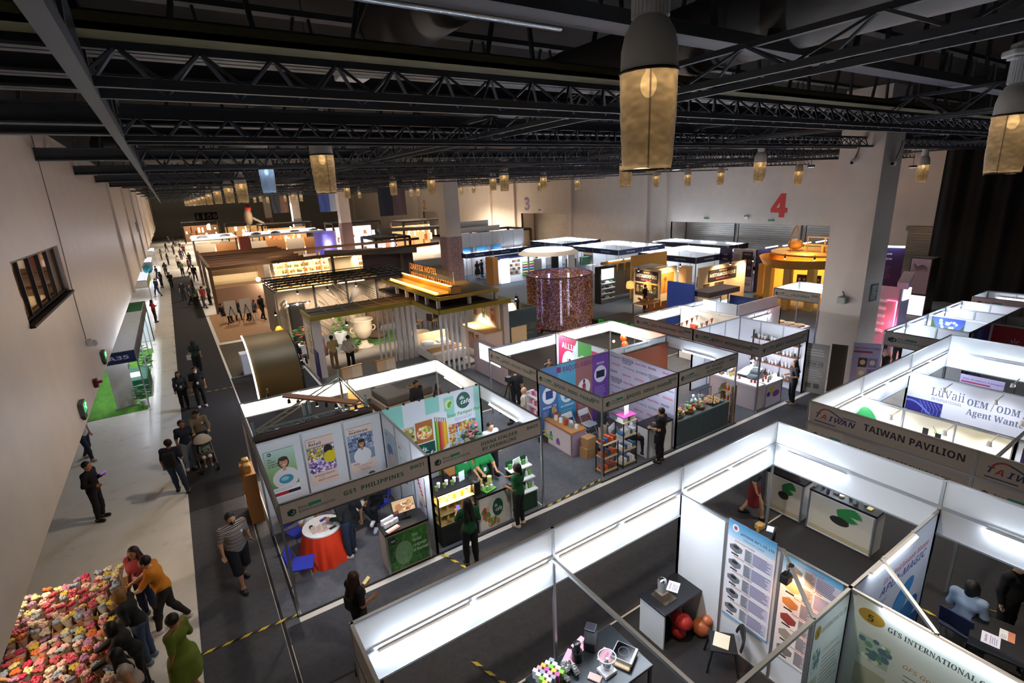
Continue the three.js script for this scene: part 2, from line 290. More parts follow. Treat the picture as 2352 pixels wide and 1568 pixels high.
{ const o=thing('loudspeaker', 'grey loudspeaker corner at the top left edge', 'speaker',[-1.9,9.0,-3.05]);part(o, 'box', rb(0.5,0.7,0.5), mat(0x9a9ca0,0.5));part(o, 'bracket', bar([0,0.7,0],[0,1.6,0],0.06), steel);}
{ const o=thing('projector_box', 'pale cooled box hanging from the roof at the right', 'fixture',[19.5,8.7,-4.3]);part(o, 'box', rb(0.55,0.42,0.5), mat(0xa2a6a8,0.5));part(o, 'rod', rod([0,0.42,0],[0,4.29,0],0.02), steel);part(o, 'tray', bx(0.8,0.03,0.7), darkAlu);}
[[18.2,8.25,-15.2, 'small white strip flood hung right of the nearest lamp'],[29.5,8.2,-15.6, 'small bright flood lamp left of the big column top'],[36.5,7.95,-13.5, 'small bright flood lamp right of the big column top']].forEach(([x, y, z, l])=>{
const o=thing('strip_flood', l, 'lamp',[x, y, z],0.6);part(o, 'housing', bx(0.5,0.12,0.3), steel);part(o, 'face', bx(0.46,0.01,0.24,0,-0.012,0), glow(0xe8f0ff,1.2));part(o, 'rod', rod([0,0.12,0],[0,13 - y,0],0.012), steel);
});
}
// ------------------------------------------------------------------ hanging lamps with fabric socks
{
const sock=new THREE.LatheGeometry(Array.from({ length: 15 }, (_, i)=>{ const t=i / 14;return new THREE.Vector2(0.262 - 0.035*t*t + (i % 3?0 : 0.004),0.86*(1 - t));}),40);
{ const p=sock.attributes.position;for (let i=0;i<p.count;i++) { const x=p.getX(i), y=p.getY(i), z=p.getZ(i), a=Math.atan2(z, x), k=1 + (0.02*Math.sin(a*9 + y*3) + 0.014*Math.sin(a*17 - y*11) + 0.012*Math.sin(y*40 + a*5))*(1 - y*0.7);p.setXYZ(i, x*k, y + 0.02*Math.sin(a*3)*(1 - y), z*k);} sock.computeVertexNormals();}
const sockTex=noiseTex(128, (u, v)=>{ const n=0.85 + 0.3*(fbm(u, v,8) - 0.5), s=Math.abs(((u*4) % 1) - 0.5)<0.015?0.4 : 0.8 + 0.25*vnoise(u, v,24);return [214*n*s,196*n*s,166*n*s];});
const sockM=new THREE.MeshPhysicalMaterial({ map: sockTex, roughness: 0.85, transmission: 0.62, thickness: 0, side: THREE.DoubleSide });
const blueSock=new THREE.MeshPhysicalMaterial({ color: 0xa9bccb, roughness: 0.85, transmission: 0.6, thickness: 0, side: THREE.DoubleSide });
const dome=lathe([[0.12,1.32],[0.17,1.28],[0.225,1.18],[0.255,1.05],[0.262,0.85],[0.255,0.85],[0.246,1.04],[0.215,1.17],[0.16,1.27],[0.11,1.31]],0,0,0,32);
const fins=[];for (let k=0;k<28;k++) { const a=k / 28*Math.PI*2;fins.push(bx(0.012,0.36,0.03, Math.cos(a)*0.165,1.31, Math.sin(a)*0.165, -a));}
const body=merge([cy(0.16,0.16,0.36,0,1.31,0,24), fins]), cap=merge([rb(0.5,0.1,0.36,0,1.69,0,0.03), rb(0.34,0.1,0.28,0,1.78,0,0.03), rb(0.42,0.05,0.2,0,1.64,0,0.02)]), rim=new THREE.TorusGeometry(0.262,0.014,8,40).rotateX(Math.PI / 2).translate(0,0.86,0);
const hem=new THREE.TorusGeometry(0.228,0.008,6,40).rotateX(Math.PI / 2), bulb=merge([sp(0.075,0,0.76,0,1,1.5,1,16), cy(0.03,0.04,0.4,0,0.84,0,12)]);
const domeM=mat(0xc9c7c2,0.55), bodyM=mat(0xd2d6da,0.45, { metalness: 0.1 });
const rowWords=['nearest', 'second', 'third', 'fourth', 'fifth', 'sixth', 'seventh', 'eighth', 'ninth', 'tenth', 'eleventh', 'twelfth', 'thirteenth'];
const L=[[4.0,7.86,-3.7],[3.33,7.87,-13.16],[3.51,8.06,-22.25,1],[3.26,7.76,-28.4],[3.45,7.78,-36.3],[3.4,7.77,-43.7],[3.5,7.74,-54],[3.74,7.76,-67.3],[3.94,7.74,-78.7],[4.0,7.71,-91.2],[4.09,7.73,-105],[4.14,7.7,-119],[4.2,7.7,-135],
[14.0,7.79,-36.8],[14.49,7.73,-31.4],[21.38,7.8,-35.2],[16.55,7.73,-26],[24.6,7.69,-33.1],[35.3,7.53,-41.8],[36,7.53,-49.2],[16.59,7.67,-16.5],[33,7.45,-29.5],[34.2,7.42,-27.4],[34.6,7.42,-24.8],[23.06,7.59,-14.5],[35.6,7.23,-19.6],[33.28,7.18,-11.85],[11.29,7.64,-2.94],[13.8,7.73,-47.5],[27.2,7.65,-87],[14.8,7.75,-112],[13.6,7.83,-96],[16.9,7.6,-111],[19.7,7.64,-109],[15.8,7.73,-81],[19.1,7.6,-92],[30,7.62,-72],[30.9,7.64,-71.7],[36,7.64,-64.5],[37,7.55,-70]];
const names={ 13: 'above the pergola corner, left of the pink column',14: 'right beside the pink wrapped column top',15: 'the smaller of the pair left of the lilac 3',16: 'larger one of the pair left of the lilac 3',17: 'single one right of the lilac 3',18: 'left one of the pair against the blank wall',19: 'right one of the pair against the blank wall',20: 'partly hidden behind the nearest lamp',21: 'small one just right of the nearest lamp',22: 'smallest one, far left of the red 4',23: 'second one left of the red 4',24: 'above and left of the red 4',25: 'between the red 4 and the big column',26: 'between the big column and the black curtain',27: 'in front of the black curtain at the right edge',28: 'in front of the second column' };
const FAR=['behind the second column', 'above the far bird figure', 'left of the far toilet sign', 'beside the third column', 'left of the blue white flag', 'just left of the blue flag', 'right of the blue flag', 'left of the big two tone banner', 'right of the big two tone banner', 'left of the pair over the white box', 'right of the pair over the white box'].map((t)=>'tiny far hanging lamp with fabric sock, ' + t);
L.forEach(([x, y, z, blue], i)=>{
const o=thing('hanging_lamp', blue?'slim hanging lamp with cold bluish fabric sock over the left aisle' : i<13?rowWords[i] + ' hanging lamp with fabric sock in the row above the left aisle' : i in names?'hanging lamp with fabric sock, ' + names[i] : FAR[i - 29], 'lamp',[x, y, z], i*0.9, 'hanging lamps under the roof');
part(o, 'fabric_sock', sock, blue?blueSock : sockM);part(o, 'reflector_dome', dome, domeM);
if (i<3 || i===27 || i===16 || i===20) { part(o, 'rim_band', rim, black);part(o, 'sock_hem', hem, mat(0x2a241c,0.8));part(o, 'gear_housing', body, bodyM);part(o, 'top_box', cap, bodyM);part(o, 'suspension_rod', rod([0,1.85,0],[0,13 - y,0],0.012), steel);}
else { part(o, 'gear_housing', cy(0.15,0.15,0.4,0,1.3,0,12), bodyM);part(o, 'suspension_rod', rod([0,1.7,0],[0,13 - y,0],0.012,5), steel);}
part(o, 'bulb', bulb, glow(blue?0xd5e6ff : 0xffdca8,6));
part(o, 'diffuser', cy(0.215,0.215,0.012,0,0.02,0,32), glow(blue?0xd5e6ff : 0xffdca8,1.2));
point(x, y + 0.74, z, blue?0xdfeaff : 0xffe4c2, blue?2.2 : 1.7,4);
spot(x, y - 0.03, z, x,0, z, blue?0xcfe2ff : WARM, LAMP*(i>7 && (i<13 || i>29)?6 : i>4 && i<13?2 : 1),1.3,10);
});
}
// ------------------------------------------------------------------ floor coverings
{
const cT=tinted([52,52,55],0.22,16), carpet=(name, x0, x1, z0, z1, y, m, label)=>{ const o=struct(name, metreUV(bx(Math.abs(x1 - x0), y, Math.abs(z1 - z0), (x0 + x1) / 2,0, (z0 + z1) / 2),0.8), m, label);return o;};
const dark=mapMat(tinted([38,36,37],0.25,16),0.95), mid=mapMat(tinted([66,66,70],0.22,16),0.95), slate=mapMat(tinted([90,92,99],0.2,16),0.85);
carpet('floor_carpet',-0.95,1.05,-14.7,-70,0.006, dark, 'dark aisle carpet running down the left of the hall');
carpet('floor_carpet',-0.95,0.36,-2,-14.66,0.007, mid, 'charcoal carpet at the aisle corner');
carpet('floor_carpet',0.42,0.68,-8.6,-15.2,0.006, slate, 'grey strip of bare floor between two carpets');
carpet('floor_carpet',0.44,19,-5.6,-9.05,0.006, mid, 'charcoal carpet of the cross aisle');
carpet('floor_carpet',0.44,19,3,-5.56,0.005, dark, 'dark carpet under the near pavilion');
carpet('floor_carpet',0.74,6.6,-9.2,-15.2,0.008, slate, 'slate carpet of the first booth block');
carpet('floor_carpet',6.64,19.4,-9.2,-15.3,0.007, slate, 'slate carpet of the second booth block');
carpet('floor_carpet',1.1,4.2,-15.3,-26,0.005, dark, 'dark carpet behind the first booth block');
carpet('floor_carpet',1.15,4.3,-26.05,-33,0.006, mat(0x4c4436,0.9), 'brown grey carpet patch by the golden arch');
carpet('floor_carpet',1.25,5,-33.6,-42.5,0.03, mapMat(tinted([150,108,66],0.15,8),0.7), 'low wooden platform in front of the brown stand');
carpet('floor_carpet',4.3,20,-15.4,-45,0.005, mat(0x57585b,0.85), 'grey carpet of the middle of the hall');
carpet('floor_carpet',20.1,41,-10,-60,0.004, mat(0x4d5560,0.85), 'blue grey carpet of the right half of the hall');
// cable covers / carpet joints as dark strips
struct('trim_3',[bx(0.05,0.014,14,0.4,0,-8.3), bx(0.05,0.014,6,0.69,0,-12.2), bx(6.1,0.012,0.05,3.7,0,-9.22), bx(6,0.012,0.05,11.5,0,-9.2), bx(18,0.012,0.04,9.5,0,-7.4), bx(1.3,0.012,0.04,-0.3,0,-14.68)], mat(0x141416,0.8), 'dark carpet edge strips');
const tapeT=canvasTex(256,32, (c, w, h)=>{ c.fillStyle='#121212';c.fillRect(0,0, w, h);c.fillStyle='#c9b02c';for (let k=0;k<4;k++) { c.beginPath();c.moveTo(k*64, h);c.lineTo(k*64 + 32, h);c.lineTo(k*64 + 52,0);c.lineTo(k*64 + 20,0);c.fill();} });
tapeT.wrapS=THREE.RepeatWrapping;
const tape=(a, b, label)=>{ const l=Math.hypot(b[0] - a[0], b[1] - a[1]), t=tapeT.clone();t.repeat.set(l / 1.2,1);t.needsUpdate=true;one('hazard_tape', label, 'tape', new THREE.PlaneGeometry(l,0.06).rotateX(-Math.PI / 2), mapMat(t,0.6),[(a[0] + b[0]) / 2,0.0165, (a[1] + b[1]) / 2], -Math.atan2(b[1] - a[1], b[0] - a[0]));};
tape([-1.25,-9.35],[0.66,-9.28], 'yellow black hazard tape across the left aisle by the flower table');
tape([3.72,-9.2],[4.15,-7.9], 'yellow black hazard tape before the juice counter');
tape([6.66,-9.2],[8.6,-9.32], 'yellow black hazard tape between the two front booth blocks');
tape([2.95,-6.4],[3.3,-5.3], 'yellow black hazard tape under the near white header');
tape([10.05,-1.4],[10.35,-2.9], 'yellow black hazard tape beside the seated woman');
tape([-0.9,-24.8],[1.2,-24.6], 'faded hazard tape across the far left aisle');
}
// ------------------------------------------------------------------ shell scheme booths
const vinyl=(txt, code, o={})=>canvasTex(o.w ?? 640, o.h ?? 96, (c, w, h)=>{
c.fillStyle=o.bg ?? '#aba5a2';c.fillRect(0,0, w, h);
if (o.logo !== false) {
c.fillStyle='rgba(255,255,255,.12)';c.fillRect(0,0, w*0.26, h);
c.fillStyle='#173d34';c.beginPath();for (let k=0;k<6;k++) c.lineTo(w*0.06 + Math.cos(k*Math.PI / 3 + 0.52)*h*0.2, h*0.55 + Math.sin(k*Math.PI / 3 + 0.52)*h*0.2);c.fill();
c.strokeStyle='#d8e4de';c.lineWidth=3;c.beginPath();c.arc(w*0.062, h*0.54, h*0.09,-1,2);c.stroke();
c.fillStyle='#3a4a46';c.font=h*0.2 + 'px sans-serif';c.textAlign='left';c.fillText('Beauty', w*0.1, h*0.5);c.fillText('&WellnessManila', w*0.1, h*0.7);
c.fillStyle='#2c8f7c';c.fillRect(w*0.165, h*0.34, w*0.08, h*0.16);c.fillStyle='#d99';c.globalAlpha=0.35;c.fillRect(w*0.015, h*0.78, w*0.04, h*0.1);c.globalAlpha=1;
}
c.fillStyle=o.fg ?? '#1f5142';c.textAlign='center';
const L=txt.split('\n'), s=o.size ?? (L.length>1?0.3 : 0.34);c.font=`bold ${h*s}px sans-serif`;
L.forEach((t, i)=>c.fillText(t, w*(o.at ?? 0.6), h*(0.62 + (i - (L.length - 1) / 2)*s*1.15), w*0.62));
c.font=`bold ${h*0.28}px sans-serif`;if (code) c.fillText(code, w*0.92, h*0.42);
});
class Booth {
constructor(name, label, x, z, group) { this.o=thing(name, label, 'booth',[x,0, z],0, group);this.x=x;this.z=z;this.k=0;}
p(name, geo, m, label) { return part(this.o, name, (Array.isArray(geo)?merge(geo) : geo).translate(-this.x,0, -this.z), m, label);}
post(x, z, h=2.47, m=alu) { this.p('post', bx(0.045, h,0.045, x,0, z), m);}
// board between two corners;out=+1/-1 chooses the printed side (left or right of the direction of travel)
fascia(x0, z0, x1, z1, y0=2.02, y1=2.47, tex=null, out=1, o={}) {
const l=Math.hypot(x1 - x0, z1 - z0), a=-Math.atan2(z1 - z0, x1 - x0), cx=(x0 + x1) / 2, cz=(z0 + z1) / 2, h=y1 - y0, nx=Math.sin(a)*out, nz=Math.cos(a)*out;
this.p('fascia_board', bx(l - 0.05, h - 0.05,0.014,0,0,0).rotateY(a).translate(cx, y0 + 0.025, cz), o.inner ?? whiteP);
if (tex) { const g=new THREE.PlaneGeometry(l - 0.06, h - 0.06);if (out<0) g.rotateY(Math.PI);g.rotateY(a).translate(cx + nx*0.011, y0 + h / 2, cz + nz*0.011);this.p('fascia_print', g, tex.isMaterial?tex : mapMat(tex,0.6));}
for (const y of [y0, y1 - 0.028]) this.p('rail', bx(l,0.028,0.042).rotateY(a).translate(cx, y, cz), o.rail ?? darkAlu);
}
wall(x0, z0, x1, z1, h=2.45, m=whiteP, n) {
const l=Math.hypot(x1 - x0, z1 - z0), a=-Math.atan2(z1 - z0, x1 - x0);n ??= Math.max(1, Math.round(l / 0.98));
const w=l / n, ux=(x1 - x0) / l, uz=(z1 - z0) / l;
for (let i=0;i<n;i++) this.p('wall_panel', bx(w - 0.045, h - 0.09,0.012).rotateY(a).translate(x0 + ux*w*(i + 0.5),0.045, z0 + uz*w*(i + 0.5)), m);
for (let i=0;i <= n;i++) this.p('post', bx(0.045, h + 0.01,0.045).rotateY(a).translate(x0 + ux*w*i,0, z0 + uz*w*i), alu);
for (const y of [0, h - 0.045]) this.p('rail', bx(l,0.045,0.04).rotateY(a).translate((x0 + x1) / 2, y, (z0 + z1) / 2), alu);
}
// fluorescent batten; (nx,nz) points from the board into the booth
tube(x0, z0, x1, z1, y, nx, nz, color=COOL, k=1) {
const o=0.07, a=[x0 + nx*o, y, z0 + nz*o], b=[x1 + nx*o, y, z1 + nz*o], l=Math.hypot(x1 - x0, z1 - z0), cx=(x0 + x1) / 2, cz=(z0 + z1) / 2;
this.p('light_batten', bar([a[0] - nx*0.035, y + 0.02, a[2] - nz*0.035],[b[0] - nx*0.035, y + 0.02, b[2] - nz*0.035],0.04,0.03), white);
this.p('light_tube', rod(a, b,0.014,10), glow(color, TUBE*k));
area(cx + nx*(o + 0.03), y - 0.01, cz + nz*(o + 0.03), cx + nx*1.2, y - 1.2, cz + nz*1.2, l,0.03, color, STRIP*k);
}
tubes(x0, z0, x1, z1, y, nx, nz, n, len=1.2, color, k) { for (let i=0;i<n;i++) { const t=(i + 0.5) / n, L=Math.hypot(x1 - x0, z1 - z0), d=len / 2 / L;this.tube(x0 + (x1 - x0)*(t - d), z0 + (z1 - z0)*(t - d), x0 + (x1 - x0)*(t + d), z0 + (z1 - z0)*(t + d), y, nx, nz, color, k);} }
}
const BX=[0.7,3.66,6.6], BZ=[-9.25,-12.22,-15.15];
{
const b=new Booth('exhibition_booth', 'front left white shell booth block with GS1 PHILIPPINES and DIANA STALDER headers', BX[0], BZ[0]);
for (const [x, z] of [[0,0],[1,0],[2,0],[0,2],[2,2]]) b.post(BX[x], BZ[z]);
b.post(BX[2], BZ[1]);
b.fascia(BX[0], BZ[0], BX[1], BZ[0],2.02,2.47, vinyl('GS1  PHILIPPINES', 'BW21'),1);b.fascia(BX[1], BZ[0], BX[2], BZ[0],2.02,2.47, vinyl('DIANA STALDER\nBY DERMALINE', 'BW23'),1);
const side=vinyl('GS1  PHILIPPINES', 'BW21', { bg: '#aba5a2', w: 320, h: 48 });
b.fascia(BX[0], BZ[0], BX[0], BZ[1],2.02,2.47, side,-1);b.fascia(BX[0], BZ[1], BX[0], BZ[2],2.02,2.47, side,-1);
b.fascia(BX[2], BZ[0], BX[2], BZ[1],2.02,2.47, fasciaGrey,1);b.fascia(BX[2], BZ[1], BX[2], BZ[2],2.02,2.47, fasciaGrey,1);
b.fascia(BX[0], BZ[2], BX[1], BZ[2],2.02,2.47, fasciaGrey,-1);b.fascia(BX[1], BZ[2], BX[2], BZ[2],2.02,2.47, fasciaGrey,-1);
b.wall(BX[0], BZ[1], BX[1], BZ[1]);b.wall(BX[1], BZ[1], BX[2], BZ[1]);b.wall(BX[1], BZ[0], BX[1], BZ[1]);
b.tubes(BX[0], BZ[2], BX[2], BZ[2],2.4,0,1,4,1.25, NEUTRAL,1.6);b.tubes(BX[0], BZ[0], BX[2], BZ[0],2.05,0,-1,4,1.2, COOL,0.8);
b.tube(BX[2],-10.2, BX[2],-11.6,2.05,-1,0, COOL,0.6);b.tube(BX[2],-13, BX[2],-14.4,2.05,-1,0, COOL,0.5);
}
const CX=[8.58,11.55,14.35], CZ=[-9.25,-12.12,-15.0];
{
const b=new Booth('exhibition_booth', 'middle white shell booth block with RAQUEL ABBAS PHARMA headers', CX[0], CZ[0]);
for (const x of CX) for (const z of [CZ[0], CZ[2]]) b.post(x, z);
b.post(CX[0], CZ[1]);b.post(CX[2], CZ[1]);
const br='#aba5a2';
b.fascia(CX[0], CZ[1], CX[0], CZ[2],2.02,2.47, vinyl('J ANGEL /AICHUN / DISAAR', 'BW24', { bg: br, w: 480, h: 72 }),-1);b.fascia(CX[0], CZ[0], CX[0], CZ[1],2.02,2.47, vinyl('RAQUEL  ABBAS  PHARMA', 'BW28', { bg: br, w: 480, h: 72 }),-1);
b.fascia(CX[0], CZ[0], CX[1], CZ[0],2.02,2.47, vinyl('RAQUEL  ABBAS  PHARMA', 'BW28', { w: 480, h: 72 }),1);b.fascia(CX[1], CZ[0], CX[2], CZ[0],2.02,2.47, vinyl('ERP  WELLNESS\nENTERPRISES', 'BW32', { w: 480, h: 72 }),1);
b.fascia(CX[0], CZ[2], CX[1], CZ[2],2.02,2.47, fasciaGrey,-1);b.fascia(CX[1], CZ[2], CX[2], CZ[2],2.02,2.47, fasciaGrey,-1);b.fascia(CX[2], CZ[0], CX[2], CZ[1],2.02,2.47, fasciaGrey,1);b.fascia(CX[2], CZ[1], CX[2], CZ[2],2.02,2.47, fasciaGrey,1);
b.wall(CX[0], CZ[1], CX[1], CZ[1]);b.wall(CX[1], CZ[1], CX[2], CZ[1]);b.wall(CX[1], CZ[0], CX[1], CZ[1]);b.wall(CX[1], CZ[1], CX[1], CZ[2]);
b.tubes(CX[0], CZ[2], CX[2], CZ[2],2.38,0,1,4,1.25, COOL,1.4);b.tubes(CX[0], CZ[0], CX[2], CZ[0],2.05,0,-1,4,1.2, COOL,0.55);b.tube(CX[0],-10, CX[0],-11.3,2.05,1,0, COOL,0.6);b.tube(CX[2],-10, CX[2],-11.3,2.05,-1,0, COOL,0.7);b.tube(CX[2],-13, CX[2],-14.3,2.05,-1,0, COOL,0.8);b.tube(CX[0],-13, CX[0],-14.3,2.05,1,0, COOL,0.6);
}
const DX=[15.65,18.55,21.4], DZ=[-9.25,-11.95,-14.9];
{
const b=new Booth('exhibition_booth', 'third white shell booth block with SGS PHILIPPINES and BERFLY headers', DX[0], DZ[0]);
for (const [x, z] of [[0,0],[0,1],[0,2],[1,0],[1,2],[2,2],[2,1]]) b.post(DX[x], DZ[z]);
const br='#aba5a2';
b.fascia(DX[0], DZ[1], DX[0], DZ[2],2.02,2.47, vinyl('SGS  PHILIPPINES  INC.', 'BW46', { bg: br, w: 480, h: 72 }),-1);b.fascia(DX[0], DZ[0], DX[0], DZ[1],2.02,2.47, vinyl('BERFLY  INTERNATIONAL', 'BW44', { bg: '#aba5a2', w: 480, h: 72 }),-1);
b.fascia(DX[0], DZ[0], DX[1], DZ[0],2.02,2.47, vinyl('BERFLY  INTERNATIONAL', 'BW44', { bg: '#aba5a2', w: 480, h: 72 }),1);
b.fascia(DX[0], DZ[2], DX[1], DZ[2],2.02,2.47, fasciaGrey,-1);
b.wall(DX[0], DZ[1], DX[1], DZ[1]);b.wall(DX[1], DZ[1], DX[1], DZ[2]);b.wall(DX[1], DZ[0], DX[1], DZ[1]);b.wall(DX[1], DZ[1], DX[2], DZ[1]);b.wall(DX[1] + 0.02, DZ[2], DX[2], DZ[2]);
b.tubes(DX[0], DZ[2], DX[1], DZ[2],2.38,0,1,2,1.25, NEUTRAL,1.6);b.tube(DX[0] + 0.6, DZ[0], DX[1] - 0.6, DZ[0],2.05,0,-1, COOL,1);b.tube(DX[0],-10, DX[0],-11.3,2.05,1,0, COOL,0.9);b.tube(DX[0],-13, DX[0],-14.3,2.05,1,0, NEUTRAL,1);
b.tube(19.2, DZ[2],20.6, DZ[2],2.2,0,1, COOL,1.2);b.tube(19.2, DZ[1],20.6, DZ[1],2.2,0,1, COOL,1.1);
}
// near pavilion with double height headers
const AX=[0.9,3.84,6.7,9.6], AZ=[-5.18,-2.4,0.4];
{
const b=new Booth('exhibition_booth', 'nearest white pavilion with tall double header and fluorescent tubes', AX[0], AZ[0]);
for (const x of AX) b.post(x, AZ[0],3.0);
for (const z of [AZ[1], AZ[2]]) b.post(AX[3], z,3.0);
b.post(AX[1], AZ[1]);
const grey=mat(0xaba5a2,0.6), outer=vinyl('', '', { bg: '#aba5a2', w: 256, h: 64 });
for (let i=0;i<3;i++) for (const [y0, y1] of [[2.0,2.5],[2.5,3.0]]) b.fascia(AX[i], AZ[0], AX[i + 1], AZ[0], y0, y1, grey,-1, { rail: alu });
for (let i=0;i<2;i++) for (const [y0, y1] of [[2.0,2.5],[2.5,3.0]]) { b.fascia(AX[3], AZ[i], AX[3], AZ[i + 1], y0, y1, grey,-1, { rail: alu });}
for (let i=0;i<2;i++) for (const [y0, y1] of [[2.0,2.5],[2.5,3.0]]) b.fascia(AX[0], AZ[i], AX[0], AZ[i + 1], y0, y1, grey,1, { rail: alu });
b.wall(AX[2], AZ[0], AX[2], AZ[1]);b.wall(AX[2], AZ[1], AX[3], AZ[1],2.45, whiteP);b.wall(AX[2], AZ[1], AX[2], AZ[2]);b.wall(5.75, AZ[1], AX[2], AZ[1],2.45, whiteP,1);
b.p('brace_bar',[bar([AX[1],2.45, AZ[0]],[AX[1],2.45, AZ[1]],0.05), bar([AX[1],2.45, AZ[1]],[5.75,2.45, AZ[1]],0.05), bar([5.78,2.45, AZ[1]],[AX[2],2.45,-3.32],0.045), bar([AX[2] + 0.9,2.45, AZ[1]],[AX[2],2.45,-1.45],0.045)], alu);
b.tube(1.15, AZ[0],2.42, AZ[0],2.42,0,1, COOL,1.25);b.tube(2.52, AZ[0],3.75, AZ[0],2.42,0,1, COOL,1.25);b.tube(3.95, AZ[0],5.15, AZ[0],2.42,0,1, COOL,1.25);b.tube(5.3, AZ[0],6.55, AZ[0],2.42,0,1, COOL,1.25);b.tube(6.85, AZ[0],8.05, AZ[0],2.42,0,1, COOL,1.25);b.tube(8.15, AZ[0],9.3, AZ[0],2.42,0,1, COOL,1.25);b.tube(AX[3],-4.9, AX[3],-3.8,2.42,-1,0, COOL,0.35);b.tube(AX[3],-1.8, AX[3],-0.4,2.42,-1,0, COOL,0.5);b.tube(AX[2],-2.0, AX[2],-0.6,2.42,-1,0, COOL,0.4);b.tube(7.2, AZ[1],8.6, AZ[1],2.42,0,1, COOL,0.35);
}
// pavilion with TAIWAN header
const TX=[11.1,13.55,16.35,18.95], TZ=[-5.32,-2.42,0.5];
{
const b=new Booth('exhibition_booth', 'white pavilion with tall TAIWAN PAVILION header at the right', TX[0], TZ[0]);
for (const x of TX) b.post(x, TZ[0],3.0);for (const z of TZ.slice(1)) { b.post(TX[0], z,3.0);b.post(TX[3], z,3.0);}
const tw=canvasTex(768,128, (c, w, h)=>{
c.fillStyle='#aba5a2';c.fillRect(0,0, w, h);c.save();c.translate(140,62);c.transform(1,0,-0.25,1,0,0);c.font='bold 48px sans-serif';c.textAlign='center';c.lineWidth=5;
[...'TAIWAN'].forEach((t, i)=>{ c.fillStyle=t==='A' && i<3?'#a33' : '#2b2f63';c.fillText(t,-92 + i*37,26);});c.restore();
c.strokeStyle='#9c3a44';c.lineWidth=9;c.beginPath();c.arc(95,62,44, Math.PI, Math.PI*1.6);c.stroke();c.strokeStyle='#2b2f63';c.lineWidth=7;c.beginPath();c.moveTo(108,20);c.quadraticCurveTo(150,36,196,66);c.stroke();c.fillStyle='#2b2f63';c.fillRect(30,108,120,6);c.fillRect(180,40,70,5);
c.fillStyle='#20222e';c.font='bold 58px sans-serif';c.textAlign='left';c.fillText('TAIWAN PAVILION',290,76,450);
});
const gr=mat(0xaba5a2,0.6);
for (let i=0;i<2;i++) { b.fascia(TX[0], TZ[i], TX[0], TZ[i + 1],2.5,3.0, mapMat(tw),1, { rail: alu });b.fascia(TX[0], TZ[i], TX[0], TZ[i + 1],2.0,2.5, vinyl(i?'LUVAII INTERNATIONAL' : 'BIOCROWN  BIOTECHNOLOGY', '', { bg: '#aba5a2', w: 640, h: 96 }),1, { rail: alu });}
for (let i=0;i<3;i++) for (const [y0, y1] of [[2.0,2.5],[2.5,3.0]]) b.fascia(TX[i], TZ[0], TX[i + 1], TZ[0], y0, y1, gr,-1, { rail: alu });
for (let i=0;i<2;i++) for (const [y0, y1] of [[2.0,2.5],[2.5,3.0]]) b.fascia(TX[3], TZ[i], TX[3], TZ[i + 1], y0, y1, gr,-1, { rail: alu });
b.wall(TX[1], TZ[0], TX[1], TZ[1]);b.wall(TX[1], TZ[1], TX[1], TZ[2]);b.wall(TX[2], TZ[0], TX[2], TZ[1]);b.wall(TX[2], TZ[1], TX[2], TZ[2]);
b.p('brace_bar',[bar([TX[0],2.45, TZ[1]],[TX[1],2.45, TZ[1]],0.05), bar([TX[1],2.45, TZ[1]],[TX[3],2.45, TZ[1]],0.05)], alu);
for (let i=0;i<3;i++) b.tubes(TX[i], TZ[0], TX[i + 1], TZ[0],2.42,0,1,2,1.15, COOL,0.9);
b.tubes(TX[3], TZ[0], TX[3], TZ[1],2.42,-1,0,1,1.2, COOL,0.8);
}
// pavilion behind it, lower headers
{
const QX=[20.2,21.9,23.8,25.5,27.2], QZ=[-7.5,-5.65,-3.6];
const b=new Booth('exhibition_booth', 'white booth rows with SOUTH SEA header behind the TAIWAN pavilion', QX[0], QZ[0]);
for (const x of QX) { b.post(x, QZ[0]);b.post(x, QZ[1]);}
b.fascia(QX[0], QZ[0], QX[0], QZ[2],1.95,2.47, vinyl('SOUTH\nSEA PEARL\nMODELS', '', { bg: '#aba5a2', w: 480, h: 96, size: 0.26 }),1);
for (let i=0;i<4;i++) { b.fascia(QX[i], QZ[0], QX[i + 1], QZ[0],2.02,2.47, fasciaGrey,-1);b.tubes(QX[i], QZ[0], QX[i + 1], QZ[0],2.3,0,1,1,1.15, COOL,1.5);}
for (const x of QX.slice(1)) b.wall(x, QZ[0], x, QZ[1]);
b.wall(QX[1], QZ[1], QX[4], QZ[1]);b.wall(QX[2], QZ[1], QX[2], QZ[2]);b.wall(QX[3], QZ[1], QX[3], QZ[2]);b.wall(QX[4], QZ[1], QX[4], QZ[2]);
b.tube(21.95,-6.9,21.95,-6.1,2.2,1,0, COOL,0.7);
const w=new Booth('exhibition_booth', 'white booth with WILDLEAF header by the black curtain',28.4,-7.5);
w.fascia(28.4,-7.5,28.4,-3.5,2.0,2.47, vinyl('WILDLEAF', 'BW51', { bg: '#aba5a2', w: 320, h: 48 }),1);w.fascia(28.4,-7.5,30.2,-7.5,2.0,2.47, fasciaGrey,-1);w.fascia(30.2,-7.5,30.2,-3.5,2.0,2.47, fasciaGrey,-1);w.post(28.4,-7.5);w.post(30.2,-7.5);w.post(28.4,-3.5);w.wall(30.2,-7.5,30.2,-3.5);w.tubes(30.2,-7.5,30.2,-3.5,2.2,-1,0,2,1.2, COOL,0.5);
}
